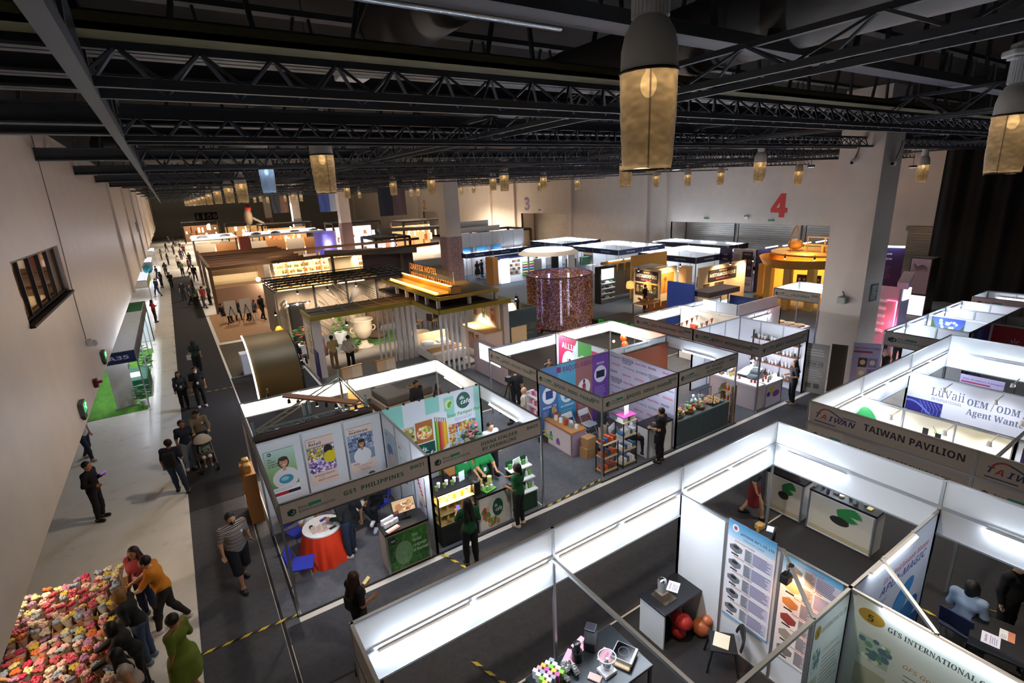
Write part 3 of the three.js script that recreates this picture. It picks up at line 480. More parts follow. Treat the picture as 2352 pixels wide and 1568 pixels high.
// ------------------------------------------------------------------ people: distance fields meshed with surface nets
function nets(prims, cell, k, cut) {   // prims: [ax,ay,az,ar, bx,by,bz,br] tapered capsules (or with a 9th value: flatten factors)
let lo=[9,9,9], hi=[-9,-9,-9];
for (const p of prims) for (let i=0;i<3;i++) { lo[i]=Math.min(lo[i], p[i] - p[3], p[4 + i] - p[7]);hi[i]=Math.max(hi[i], p[i] + p[3], p[4 + i] + p[7]);}
const pad=cell*2.2;lo=lo.map((v)=>v - pad);hi=hi.map((v)=>v + pad);
const N=lo.map((v, i)=>Math.ceil((hi[i] - v) / cell) + 1),[nx, ny, nz]=N, F=new Float32Array(nx*ny*nz).fill(1);
for (const p of prims) {
const m=k + cell*2.5, a=[], b=[];
for (let i=0;i<3;i++) { a[i]=Math.max(0, Math.floor((Math.min(p[i] - p[3], p[4 + i] - p[7]) - m - lo[i]) / cell));b[i]=Math.min(N[i] - 1, Math.ceil((Math.max(p[i] + p[3], p[4 + i] + p[7]) + m - lo[i]) / cell));}
const dx=p[4] - p[0], dy=p[5] - p[1], dz=p[6] - p[2], L=dx*dx + dy*dy + dz*dz || 1e-9, sx=p[8]?.[0] ?? 1, sy=p[8]?.[1] ?? 1, sz=p[8]?.[2] ?? 1;
for (let z=a[2];z <= b[2];z++) for (let y=a[1];y <= b[1];y++) for (let x=a[0], o=(z*ny + y)*nx + x;x <= b[0];x++, o++) {
const px=lo[0] + x*cell - p[0], py=lo[1] + y*cell - p[1], pz=lo[2] + z*cell - p[2];
let t=(px*dx + py*dy + pz*dz) / L;t=t<0?0 : t>1?1 : t;
const ex=(px - dx*t) / sx, ey=(py - dy*t) / sy, ez=(pz - dz*t) / sz, d=Math.sqrt(ex*ex + ey*ey + ez*ez) - (p[3] + (p[7] - p[3])*t), f=F[o], h=Math.max(k - Math.abs(f - d),0);
F[o]=Math.min(f, d) - h*h / (4*k || 1);
}
}
if (cut) for (let z=0, o=0;z<nz;z++) for (let y=0;y<ny;y++) for (let x=0;x<nx;x++, o++) F[o]=Math.max(F[o], cut(lo[0] + x*cell, lo[1] + y*cell, lo[2] + z*cell));
const id=new Int32Array(nx*ny*nz).fill(-1), pos=[], idx=[], sX=1, sY=nx, sZ=nx*ny, C=[0, sX, sY, sX + sY, sZ, sX + sZ, sY + sZ, sX + sY + sZ];
const E=[[0,1],[2,3],[4,5],[6,7],[0,2],[1,3],[4,6],[5,7],[0,4],[1,5],[2,6],[3,7]];
for (let z=0;z<nz - 1;z++) for (let y=0;y<ny - 1;y++) for (let x=0;x<nx - 1;x++) {
const o=x + y*sY + z*sZ;let mask=0;for (let c=0;c<8;c++) if (F[o + C[c]]<0) mask |= 1 << c;
if (mask===0 || mask===255) continue;
let n=0, vx=0, vy=0, vz=0;
for (const [i, j] of E) { const fi=F[o + C[i]], fj=F[o + C[j]];if (fi<0===fj<0) continue;const t=fi / (fi - fj);vx += (i & 1) + ((j & 1) - (i & 1))*t;vy += (i >> 1 & 1) + ((j >> 1 & 1) - (i >> 1 & 1))*t;vz += (i >> 2) + ((j >> 2) - (i >> 2))*t;n++;}
id[o]=pos.length / 3;pos.push(lo[0] + (x + vx / n)*cell, lo[1] + (y + vy / n)*cell, lo[2] + (z + vz / n)*cell);
}
for (let z=1;z<nz - 1;z++) for (let y=1;y<ny - 1;y++) for (let x=1;x<nx - 1;x++) {
const o=x + y*sY + z*sZ, s=F[o]<0;
for (const [e, u, v] of [[sX, sY, sZ],[sY, sZ, sX],[sZ, sX, sY]]) { if (s===F[o + e]<0) continue;const a=id[o - u - v], b=id[o - v], c=id[o], d=id[o - u];if (s) idx.push(a, b, c, a, c, d);else idx.push(a, c, b, a, d, c);}
}
const g=new THREE.BufferGeometry();g.setAttribute('position', new THREE.Float32BufferAttribute(pos,3));g.setIndex(idx);g.computeVertexNormals();
g.setAttribute('uv', new THREE.Float32BufferAttribute(new Float32Array(pos.length / 3*2),2));return g;
}
const lerp3=(a, b, t)=>[a[0] + (b[0] - a[0])*t, a[1] + (b[1] - a[1])*t, a[2] + (b[2] - a[2])*t];
// arms: [elbow, wrist] offsets from the shoulder for the right side (+x);mirrored for the left
const ARM={
down: [[0.05,-0.28,-0.03],[0.06,-0.52,0.04]], bent: [[0.06,-0.27,-0.03],[0.0,-0.3,0.22]], phone: [[0.05,-0.27,0.02],[-0.08,-0.16,0.24]], reach: [[0.06,-0.2,0.2],[0.02,-0.28,0.44]], back: [[0.1,-0.26,-0.1],[-0.06,-0.42,-0.16]],
hip: [[0.14,-0.26,-0.06],[0.05,-0.44,0.06]], lap: [[0.05,-0.27,0.06],[-0.06,-0.36,0.28]], swingF: [[0.05,-0.26,0.08],[0.03,-0.46,0.22]], swingB: [[0.06,-0.26,-0.1],[0.07,-0.5,-0.12]], face: [[0.1,-0.2,0.12],[-0.06,0.08,0.2]], hold: [[0.1,-0.24,0.12],[0.02,-0.2,0.34]],
};
// legs: [knee, ankle] offsets from the hip, scaled by leg length 0.86
const LEG={ stand: [[0.015,-0.43,0.02],[0.02,-0.84,-0.02]], wide: [[0.05,-0.43,0.03],[0.1,-0.84,-0.01]], stepF: [[0.01,-0.41,0.16],[0.01,-0.82,0.22]], stepB: [[0.01,-0.43,-0.02],[0.01,-0.8,-0.26]], sit: [[0.05,0.02,0.44],[0.06,-0.42,0.46]], cross: [[-0.02,0.06,0.44],[-0.22,-0.2,0.5]], kneel: [[0.04,-0.2,0.36],[0.04,-0.56,0.2]] };
const bodyCache=new Map();
function person(o) {
const h=o.h ?? 1.68, S=h / 1.72, q=o.lod ?? 1, fine=q <= 1, fem=o.fem ?? false, sit=o.sit ?? false, wd=(o.wide ?? 1)*(fem?0.92 : 1);
const g=thing('person', o.label, 'person',[o.at[0], o.y ?? 0, o.at[1]], o.turn ?? 0, o.group);
const key=JSON.stringify([o.arms, o.legs, o.lean, o.head, fem, sit, wd, q, o.wear, o.hair, o.sleeve, o.seat]);
let parts=bodyCache.get(key);
if (!parts) {
const hipY=sit?(o.seat ?? 0.46) + 0.1 : 0.92, lean=o.lean ?? 0, cl=Math.cos(lean), sl=Math.sin(lean);
const up=(x, y, z)=>{ const Y=y - 0.92;return [x, hipY + Y*cl - z*sl, Y*sl + z*cl];};   // upper body, leaning about the hips
const sh=(s)=>up(s*0.185*wd,1.4,-0.01),[la, ra]=o.arms ?? ['down', 'down'],[ll, rl]=o.legs ?? (sit?['sit', 'sit'] : ['stand', 'stand']);
const arm=(s, n)=>{ const [e, w]=ARM[n], b=sh(s), r=([x, y, z])=>{ const Y=y, X=s*x;return [b[0] + X, b[1] + Y*cl - z*sl*0.5, b[2] + z + Y*sl*0.4];};return [b, r(e), r(w)];};
const leg=(s, n)=>{ const [k, a]=LEG[n], b=[s*0.095*wd, hipY - 0.02,0];return [b,[b[0] + s*k[0], b[1] + k[1], b[2] + k[2]],[b[0] + s*a[0], Math.max(0.075, b[1] + a[1]), b[2] + a[2]]];};
const R=arm(1, ra), L=arm(-1, la), RL=leg(1, rl), LL=leg(-1, ll);
const P=(a, ra_, b, rb_, f)=>[...a, ra_, ...b, rb_, f];
const hx=(o.head?.[0] ?? 0)*0.06, tilt=(o.head?.[1] ?? 0), neck=up(0,1.44,-0.005), hc=up(hx,1.585 - Math.abs(tilt)*0.02,0.02 + tilt*0.05), hz=tilt*0.05;
const chestW=fem?0.105 : 0.118;
const torso=[P(up(-0.07*wd,1.3,0), chestW, up(0.07*wd,1.3,0), chestW), P(up(0,1.28,0),0.12*wd, up(0,1.08,0.01), (fem?0.1 : 0.118)*wd), P(up(-0.055*wd,0.98,0),0.112*wd, up(0.055*wd,0.98,0),0.112*wd), P(up(0,1.1,0.01),0.11*wd, up(0,0.95,0),0.12*wd), P(sh(-1),0.06, sh(1),0.06)];
if (fem) torso.push(P(up(-0.075,1.255,0.075),0.058, up(0.075,1.255,0.075),0.058));
const limbs=(d)=>[R, L].flatMap((A)=>[P(A[0],0.052 + d, A[1],0.041 + d), P(A[1],0.041 + d, A[2],0.027 + d)]);
const legs=(d)=>[RL, LL].flatMap((A)=>[P(A[0],0.088 + d, A[1],0.056 + d), P(A[1],0.056 + d, lerp3(A[1], A[2],0.35),0.055 + d), P(lerp3(A[1], A[2],0.3),0.055 + d, A[2],0.036 + d)]);
const foot=(A, d, s)=>{ const f=[A[2][0] + s*0.02,0.042, A[2][2] + 0.13];const k=A[2][1]>0.2;const toe=k?[A[2][0] + 0.0, A[2][1] - 0.1, A[2][2] + 0.12] : f;return [P([A[2][0], Math.max(0.045, A[2][1] - 0.045), A[2][2] - 0.03],0.042 + d, toe,0.037 + d), P(A[2],0.036 + d,[A[2][0], A[2][1] - 0.03, A[2][2]],0.04 + d)];};
const headP=[P([hc[0], hc[1] + 0.035, hc[2] - 0.012],0.088,[hc[0], hc[1] + 0.02, hc[2] + 0.005],0.086), P([hc[0], hc[1] - 0.02, hc[2] + 0.025 + hz],0.066,[hc[0], hc[1] - 0.065, hc[2] + 0.045 + hz],0.045), P(neck,0.052,[hc[0], hc[1] - 0.04, hc[2] - 0.02],0.05)];
const face=[P([hc[0], hc[1] + 0.015, hc[2] + 0.092 + hz*0.5],0.011,[hc[0], hc[1] - 0.02, hc[2] + 0.104 + hz],0.016), P([hc[0] - 0.088, hc[1] + 0.015, hc[2]],0.014,[hc[0] - 0.088, hc[1] - 0.02, hc[2]],0.012), P([hc[0] + 0.088, hc[1] + 0.015, hc[2]],0.014,[hc[0] + 0.088, hc[1] - 0.02, hc[2]],0.012), P([hc[0] - 0.03, hc[1] + 0.03, hc[2] + 0.08],0.014,[hc[0] + 0.03, hc[1] + 0.03, hc[2] + 0.08],0.014), P([hc[0] - 0.018, hc[1] - 0.048, hc[2] + 0.088 + hz],0.009,[hc[0] + 0.018, hc[1] - 0.048, hc[2] + 0.088 + hz],0.009)];
const hand=(A, s)=>{ const d=V(...A[2]).sub(V(...A[1])).normalize(), side=V(0,0,1).cross(d);if (side.lengthSq()<0.05) side.set(1,0,0);side.normalize();const cr=d.clone().cross(side).normalize(), at=(f, w, c)=>[A[2][0] + d.x*f + side.x*w + cr.x*c, A[2][1] + d.y*f + side.y*w + cr.y*c, A[2][2] + d.z*f + side.z*w + cr.z*c], r=[P(at(0,0,0),0.027, at(0.04,0,0),0.028), P(at(0.05,-0.024,0),0.017, at(0.05,0.024,0),0.017)]; [[-0.028,0.06],[-0.01,0.072],[0.01,0.068],[0.028,0.052]].forEach(([w, l])=>{ r.push(P(at(0.055, w,0),0.0095, at(0.055 + l*0.55, w*1.1,0.008),0.0088), P(at(0.055 + l*0.55, w*1.1,0.008),0.0088, at(0.055 + l*0.95, w*1.05,0.03),0.0076));});r.push(P(at(0.012,-0.025,0.006),0.013, at(0.045,-0.05,0.018),0.0105), P(at(0.045,-0.05,0.018),0.0105, at(0.068,-0.048,0.034),0.009));return r;};
const cell=q===0?0.017 : q===1?0.021 : q===2?0.03 : 0.05;
parts=[];
const bodyG=[nets([...torso, ...limbs(0), ...legs(0), ...foot(RL,0,1), ...foot(LL,0,-1), ...headP, ...(q >= 2?[P(R[2],0.03, lerp3(R[1], R[2],1.25),0.03), P(L[2],0.03, lerp3(L[1], L[2],1.25),0.03)] : [])], cell,0.045)];
if (fine) bodyG.push(nets([...headP, ...face],0.0095,0.014), nets(hand(R,1),0.0062,0.008), nets(hand(L,-1),0.0062,0.008));
parts.push(['body', merge(bodyG), 'skin']);
const wear=o.wear ?? 'trousers', sl2=o.sleeve ?? 0.8, cc=cell*1.05;
const sleeves=[R, L].flatMap((A)=>sl2 <= 0?[] : sl2<1?[P(A[0],0.066, lerp3(A[0], A[1], sl2),0.062)] : [P(A[0],0.066, A[1],0.056), P(A[1],0.056, lerp3(A[1], A[2],0.9),0.045)]);
const puff=torso.map((p)=>{ const r=[...p];r[3] += 0.016;r[7] += 0.016;r[8]=undefined;return r;});
if (wear==='dress') { const sk=[P(up(0,1.0,0),0.13,[0, hipY - 0.1,0.0],0.19), P([-0.1, hipY - 0.1,0],0.17,[-0.14, hipY - 0.42,0],0.17), P([0.1, hipY - 0.1,0],0.17,[0.14, hipY - 0.42,0],0.17), P([0, hipY - 0.12,0.07],0.16,[0, hipY - 0.42,0.1],0.16), P([0, hipY - 0.12,-0.07],0.16,[0, hipY - 0.42,-0.1],0.16)];parts.push(['dress', nets([...puff, ...sleeves, ...sk], cc,0.06, (x, y)=>Math.max(y - 1.455, hipY - 0.5 - y)), 'top']);}
else {
const c0=up(0,1.485,0)[1] + (lean?0.06 : 0);parts.push(['shirt', nets([...puff, ...sleeves], cc,0.045, (x, y, z)=>Math.max(y - c0, hipY - (wear==='jacket'?0.12 : 0.06) - y)), 'top']);
if (wear==='skirt') parts.push(['skirt', nets([P([-0.06, hipY,0],0.13,[-0.09, hipY - 0.5,0],0.14), P([0.06, hipY,0],0.13,[0.09, hipY - 0.5,0],0.14)], cc,0.06, (x, y)=>Math.max(y - hipY - 0.08, hipY - 0.55 - y)), 'bottom']);
else { const lg=legs(wear==='wideTrousers'?0.03 : 0.015), pel=[P([-0.06*wd, hipY,0],0.118*wd,[0.06*wd, hipY,0],0.118*wd)];const cutY=wear==='shorts'?Math.min(RL[1][1], LL[1][1]) - 0.05 : 0.07;parts.push([wear==='shorts'?'shorts' : 'trousers', nets([...pel, ...lg.map((p)=>{ if (wear==='shorts') { const r=[...p];r[3] += 0.02;r[7] += 0.025;return r;} return p;})], cc,0.04, (x, y)=>Math.max(y - hipY - 0.1, cutY - y)), 'bottom']);}
}
parts.push(['shoe', nets(foot(RL,0.012,1), fine?0.014 : cell*0.8,0.02), 'shoes'],['shoe', nets(foot(LL,0.012,-1), fine?0.014 : cell*0.8,0.02), 'shoes']);
const hr=o.hair ?? (fem?'long' : 'short'), cap=[P([hc[0], hc[1] + 0.042, hc[2] - 0.022],0.099,[hc[0], hc[1] + 0.03, hc[2] - 0.016],0.098)], faceCut=(x, y, z)=>{ const yy=y - hc[1], zz=z - hc[2], xx=Math.abs(x - hc[0]);return Math.min(0.09 - Math.hypot(xx*0.9, (yy + 0.03)*0.85, zz - 0.1),1);};
if (hr==='long' || hr==='tail' || hr==='bob') {
const e=hr==='bob'?-0.09 : hr==='tail'?-0.02 : -0.3;const back=up(0,1.5,-0.07);
cap.push(P([hc[0], hc[1], hc[2] - 0.04],0.09,[hc[0], hc[1] + Math.max(e,-0.1), hc[2] - 0.05],0.08));
if (hr==='long') cap.push(P([hc[0] - 0.05, hc[1] - 0.04, hc[2] - 0.05],0.06,[back[0] - 0.06, back[1] - 0.22, back[2] - 0.06],0.05), P([hc[0] + 0.05, hc[1] - 0.04, hc[2] - 0.05],0.06,[back[0] + 0.06, back[1] - 0.22, back[2] - 0.06],0.05), P([hc[0] - 0.075, hc[1], hc[2] + 0.01],0.03,[hc[0] - 0.095, hc[1] - 0.22, hc[2] + 0.02],0.03), P([hc[0] + 0.075, hc[1], hc[2] + 0.01],0.03,[hc[0] + 0.095, hc[1] - 0.22, hc[2] + 0.02],0.03));
if (hr==='tail') cap.push(P([hc[0], hc[1] + 0.06, hc[2] - 0.1],0.04,[hc[0], hc[1] - 0.14, hc[2] - 0.14],0.025));
if (hr==='bob') cap.push(P([hc[0] - 0.07, hc[1] + 0.02, hc[2] - 0.01],0.04,[hc[0] - 0.08, hc[1] - 0.08, hc[2]],0.035), P([hc[0] + 0.07, hc[1] + 0.02, hc[2] - 0.01],0.04,[hc[0] + 0.08, hc[1] - 0.08, hc[2]],0.035));
}
if (hr !== 'bald') parts.push(['hair', nets(cap, fine?0.013 : cell*0.7,0.02, (x, y, z)=>Math.max(faceCut(x, y, z), hr==='short'?(hc[1] - 0.045 - y) : -1)), 'hair']);
if (fine) parts.push(['eyes', merge([sp(0.0085, hc[0] - 0.031, hc[1] + 0.012, hc[2] + 0.083,1.5,0.8,0.7,8), sp(0.0085, hc[0] + 0.031, hc[1] + 0.012, hc[2] + 0.083,1.5,0.8,0.7,8)]), 'eyes'],['mouth', merge([sp(0.009, hc[0], hc[1] - 0.05, hc[2] + 0.096 + hz,2.2,0.5,0.6,8)]), 'lips']);
parts.info={ hc, hz, R, L, up, hipY };
bodyCache.set(key, parts);
}
const sk=o.skin ?? skinTones[(o.at[0]*37 & 3)], M={ skin: mat(sk,0.55), top: o.topMat ?? mat(o.top ?? 0x1a1a1c,0.85), bottom: mat(o.bottom ?? 0x15171c,0.85), shoes: mat(o.shoes ?? 0x141414,0.6), hair: mat(o.hairColor ?? 0x0c0a09,0.55), eyes: mat(0x120c08,0.3), lips: mat(0x8a4a40,0.5) };
for (const [n, geo, m] of parts) part(g, n, geo, M[m]);
g.scale.setScalar(S);
const { hc, hz, R, L, up, hipY }=parts.info;
if (o.mask) part(g, 'face_mask', nets([[hc[0], hc[1] - 0.022, hc[2] + 0.035 + hz,0.068, hc[0], hc[1] - 0.062, hc[2] + 0.052 + hz,0.05]],0.012,0.01, (x, y, z)=>Math.max(hc[2] + 0.03 - z, y - hc[1] - 0.002)), mat(o.mask,0.8));
if (o.lanyard) { const a=up(-0.06,1.43,0.06), b=up(0.06,1.43,0.06), c=up(0,1.12,0.142*(fem?1.05 : 1));part(g, 'lanyard',[rod(a, c,0.007,5), rod(b, c,0.007,5)], mat(o.lanyard,0.7));part(g, 'badge', bx(0.075,0.1,0.006, c[0], c[1] - 0.1, c[2] + 0.008), white);}
if (o.badge) { const c=up(0.085,1.27,0.135);part(g, 'badge', bx(0.08,0.05,0.006, ...c), white);}
if (o.phone) part(g, 'phone', rb(0.075,0.012,0.15,0,0,0,0.005).rotateX(-0.5).translate((R[2][0]*0.7), R[2][1] + 0.06, R[2][2] + 0.06), o.phone===1?mat(0x111318,0.3) : glow(o.phone,0.8));
if (o.backpack) part(g, 'backpack', rb(0.3,0.42,0.17,0, hipY + 0.08,-0.21,0.06), mat(o.backpack,0.8));
if (o.bag) part(g, 'shoulder_bag',[rb(0.3,0.28,0.1,0.24, hipY - 0.18,0,0.03), tubeG([[0.3, hipY + 0.08,0],[0.26, hipY + 0.3,0.0],[0.14,1.42*(hipY / 0.92),0.02],[0.2, hipY + 0.25,-0.03],[0.24, hipY + 0.05,0]],0.012,16,5)], mat(o.bag,0.7));
if (o.cap) part(g, 'cap',[sp(0.108, hc[0], hc[1] + 0.05, hc[2] - 0.01,1,0.75,1.05), rb(0.15,0.015,0.1, hc[0], hc[1] + 0.05, hc[2] + 0.12,0.006)], mat(o.cap,0.8));
return g;
}
// ------------------------------------------------------------------ printed posters and banners
const T=(c, s, x, y, size, color, font='bold', align='left', fam='sans-serif', max)=>{ c.fillStyle=color;c.font=`${font} ${size}px ${fam}`;c.textAlign=align;c.fillText(s, x, y, max);};
const lines=(c, x, y, w, n, step, color, th=3)=>{ c.fillStyle=color;for (let k=0;k<n;k++) c.fillRect(x, y + k*step, w*(0.7 + 0.3*rnd()), th);};
const rect=(c, x, y, w, h, color)=>{ c.fillStyle=color;c.fillRect(x, y, w, h);};
const disc=(c, x, y, r, color, ry=r, rot=0)=>{ c.fillStyle=color;c.beginPath();c.ellipse(x, y, r, ry, rot,0,7);c.fill();};
const dots=(c, x, y, w, h, n, r, cols)=>{ for (let k=0;k<n;k++) disc(c, x + rnd(w), y + rnd(h), r*(0.5 + rnd()), pick(cols));};
const bust=(c, x, y, s, hair, skin, cloth)=>{ disc(c, x, y + 0.1*s,0.32*s, hair,0.42*s);disc(c, x, y + 1.25*s,0.75*s, cloth,0.75*s);rect(c, x - 0.1*s, y + 0.3*s,0.2*s,0.4*s, skin);disc(c, x, y + 0.12*s,0.24*s, skin,0.32*s);disc(c, x, y - 0.16*s,0.27*s, hair,0.16*s);c.fillStyle='#fff';c.fillRect(x - 0.08*s, y + 0.26*s,0.16*s,0.04*s);rect(c, x - 0.13*s, y + 0.08*s,0.07*s,0.03*s, '#2a1a12');rect(c, x + 0.06*s, y + 0.08*s,0.07*s,0.03*s, '#2a1a12');};
const bottle=(c, x, y, w, h, body, cap, lab)=>{ rect(c, x, y + h*0.3, w, h*0.7, body);rect(c, x + w*0.25, y + h*0.12, w*0.5, h*0.2, body);rect(c, x + w*0.22, y, w*0.56, h*0.16, cap);if (lab) rect(c, x + w*0.08, y + h*0.5, w*0.84, h*0.34, lab);};
const leaf=(c, x, y, s, rot, color='#2f8a45')=>{ c.save();c.translate(x, y);c.rotate(rot);for (let k=0;k<6;k++) for (const q of [-1,1]) { c.save();c.rotate(q*(0.35 + k*0.14));disc(c, s*0.28, q*k*2, s*0.42, color, s*0.1);c.restore();} c.restore();};
function poster(name, label, tex, w, h, at, turn, cat='poster', m) { return one(name, label, cat, bx(w, h,0.008), m ?? mapMat(tex,0.55), at, turn);}
const TEX={
gsWoman: canvasTex(256,512, (c, w, h)=>{ const g=c.createLinearGradient(0,0,0, h);g.addColorStop(0, '#b9d8d2');g.addColorStop(0.55, '#8ab06a');g.addColorStop(1, '#3f6e2e');c.fillStyle=g;c.fillRect(0,0, w, h);bust(c,150,130,150, '#3a2318', '#d19a78', '#e4dfe4');disc(c,150,330,62, '#3f93a8',48);disc(c,140,322,34, '#8fd0d8',22);disc(c,44,30,18, '#1d2f52');T(c, 'GS1',28,36,16, '#fff'); ['The', 'Global', 'Language', 'of Business'].forEach((t, i)=>T(c, t,18,92 + i*26,22, '#1b1b22'));rect(c,0,405, w,107, '#efeff2');rect(c,0,458,150,34, '#b3262c');rect(c,150,458,106,34, '#1c2430');lines(c,16,420,220,2,14, '#777');}),
gsRetail: canvasTex(256,512, (c, w, h)=>{ c.fillStyle='#e9d0c2';c.fillRect(0,0, w, h);rect(c,0,90, w,290, '#8a7fa0');dots(c,0,110, w,120,190,9,['#c8d24a', '#6ca83a', '#d8a23a', '#e8d860', '#a04a2a', '#fff']);dots(c,0,225, w,150,260,9,['#6a4a9c', '#3a3a80', '#c8b8e0', '#e8e0f0', '#a85a9c', '#fff']);disc(c,195,150,42, '#1c1310',52);disc(c,205,235,60, '#e0c81e',66);T(c, 'GS1 in',22,36,22, '#333');T(c, 'Retail',22,76,42, '#1c1c24');T(c, 'Bridging physical',30,420,24, '#8a4a36', 'italic bold');T(c, 'and',90,446,18, '#8a4a36', 'italic');T(c, 'digital commerce',60,474,24, '#8a4a36', 'italic bold');}),
gsHealth: canvasTex(256,512, (c, w, h)=>{ c.fillStyle='#ecd9cc';c.fillRect(0,0, w, h);rect(c,0,80, w,300, '#8898b0');for (let r=0;r<6;r++) for (let k=0;k<12;k++) rect(c, k*22,90 + r*30,16,22, pick(['#5a6a9a', '#d8dce4', '#7a8ab8', '#a8b2c8', '#3c4a70']));bust(c,130,180,120, '#2c1a12', '#c08a64', '#eceef0');T(c, 'GS1 in',20,32,20, '#333');T(c, 'Healthcare',20,66,36, '#1c1c24');T(c, 'Safer',24,420,26, '#7a3f2c', 'italic bold');T(c, 'more efficient care',50,446,19, '#7a3f2c', 'italic');T(c, 'starts with a',80,470,18, '#7a3f2c', 'italic');T(c, 'simple scan',90,494,18, '#7a3f2c', 'italic bold');}),
gsSide: canvasTex(192,384, (c, w, h)=>{ c.fillStyle='#9fb4c4';c.fillRect(0,0, w, h);disc(c,90,170,60, '#4a6a8c');disc(c,120,240,50, '#d0a890');T(c, 'GS1',16,40,30, '#24304a');rect(c,0,330, w,54, '#c9b0a4');}),
gsSide2: canvasTex(192,384, (c, w, h)=>{ c.fillStyle='#c6d2d8';c.fillRect(0,0, w, h);c.strokeStyle='#5a7a4a';c.lineWidth=5;c.strokeRect(40,120,110,90);disc(c,95,300,46, '#b0705a');T(c, 'GS1',16,44,30, '#24304a');}),
gsEnd: canvasTex(192,512, (c, w, h)=>{ c.fillStyle='#d8d4da';c.fillRect(0,0, w, h);for (let k=0;k<8;k++) rect(c,10 + k*20,60 + k*30,60,24, pick(['#c8a020', '#7a3a8c', '#2c5a9c', '#d05a30']));T(c, 'GS1',20,330,52, '#2b2f55');T(c, 'RETAIL',20,390,40, '#3a3046');rect(c,0,420, w,24, '#c0304a');rect(c,0,444, w,68, '#e6e4ea');}),
gsCounter: canvasTex(384,256, (c, w, h)=>{ const g=c.createLinearGradient(0,0, w, h);g.addColorStop(0, '#2c4a2c');g.addColorStop(0.5, '#3f8a3c');g.addColorStop(1, '#245a24');c.fillStyle=g;c.fillRect(0,0, w, h);dots(c,0,0, w, h,120,9,['rgba(120,190,80,.35)', 'rgba(20,60,20,.35)']);c.globalAlpha=0.6;disc(c,140,150,86, '#a8c8b0');c.globalAlpha=1;disc(c,50,40,26, '#15203c');T(c, 'GS1',30,48,22, '#e8e8e8'); ['The', 'Global', 'Language', 'of Business'].forEach((t, i)=>T(c, t,230,60 + i*38,30, '#cfe2c8'));}),
cafe: canvasTex(1024,768, (c, w, h)=>{
c.fillStyle='#dfe6ef';c.fillRect(0,0, w, h);rect(c,0,0,190,210, '#8fd3c8');rect(c,420,0,150,150, '#8fd3c8');rect(c,960,0,64, h, '#9fd8cc');rect(c,620,40,110,200, '#8fd3c8');
disc(c,836,108,78, '#15564a');T(c, 'ds.',792,96,44, '#fff', 'italic bold');T(c, 'cafe',800,142,56, '#fff', 'italic bold');disc(c,672,110,44, '#cfe6a0');leaf(c,672,110,50,0.5, '#5aa83a');
T(c, 'Your Pamper Party',640,240,46, '#4c9a48', 'italic bold');T(c, 'Specialist',720,286,44, '#8fa8c8', 'italic', 'left', 'serif');
rect(c,130,220,160,190, '#c8b890');dots(c,130,240,160,150,80,16,['#7a9a3a', '#b88a4a', '#e0d0a8', '#5a3a1a']);rect(c,300,200,180,200, '#b06a30');disc(c,390,310,80, '#efe4c8',60);dots(c,330,260,130,90,40,12,['#7ab040', '#d8503a', '#e8c85a', '#fff2d8']);
rect(c,290,410,200,220, '#12524a');T(c, 'ds.',330,490,60, '#fff', 'italic bold');T(c, 'cafe',336,560,78, '#fff', 'italic bold');rect(c,490,170,150,420, '#e8edf2');
['#4f9a2c', '#7cc23a', '#b02e2e', '#d85a4a', '#e08a30', '#e8c23a', '#d8b030'].forEach((k, i)=>{ c.fillStyle=k;c.beginPath();c.moveTo(502 + i*19,230 + i*6);c.lineTo(520 + i*19,232 + i*6);c.lineTo(522 + i*19,560 - i*14);c.quadraticCurveTo(512 + i*19,580 - i*14,500 + i*19,562 - i*14);c.fill();rect(c,504 + i*19,190 + i*6,8,40, '#5a4a48');});
for (let r=0;r<4;r++) for (let k=0;k<4;k++) { rect(c,650 + k*78,310 + r*96,74,90, pick(['#d8c8a0', '#3a3024', '#7aa050', '#8ab8d8', '#c86a40']));dots(c,652 + k*78,314 + r*96,68,80,16,10, pick([['#6aa03a', '#e0d080', '#c84a30'],['#e8d8b0', '#a87a40', '#fff'],['#3a6aa8', '#d0e0f0', '#e8c040']]));}
dots(c,490,600,170,160,60,18,['#8ab83a', '#e0c030', '#d87a30', '#5a9a3a']);
}),
cafeFront: canvasTex(512,256, (c, w, h)=>{ c.fillStyle='#e4e6e4';c.fillRect(0,0, w, h);rect(c,190,0,150,170, '#cfe4dc');disc(c,250,110,74, '#15564a');T(c, 'ds.',204,102,34, '#fff', 'italic bold');T(c, 'cafe',212,142,46, '#fff', 'italic bold');dots(c,40,90,90,100,26,18,['#b85a40', '#7a9a50', '#d8c0a0']);dots(c,120,190,130,60,30,16,['#6a9a3a', '#c8b890', '#d8503a']);disc(c,410,80,34, '#d8c8c0');lines(c,360,150,110,5,18, '#9aa4a0');}),
raquel: canvasTex(1024,768, (c, w, h)=>{
[['#5f8ec4', '#2c4a86'],['#5fb4d0', '#2f78a6'],['#a8766e', '#8a4f50'],['#7a4fa8', '#5c3390']].forEach(([a, b], i)=>{ const g=c.createLinearGradient(0,0,0, h);g.addColorStop(0, a);g.addColorStop(1, b);c.fillStyle=g;c.fillRect(i*256,0,256, h);});
rect(c,240,26,60,60, '#8a2f6a');T(c, 'RAQUEL-ABBAS',320,90,76, '#7a3a80', 'bold', 'left', 'sans-serif',470);lines(c,330,104,420,1,10, '#8a70a0',5);
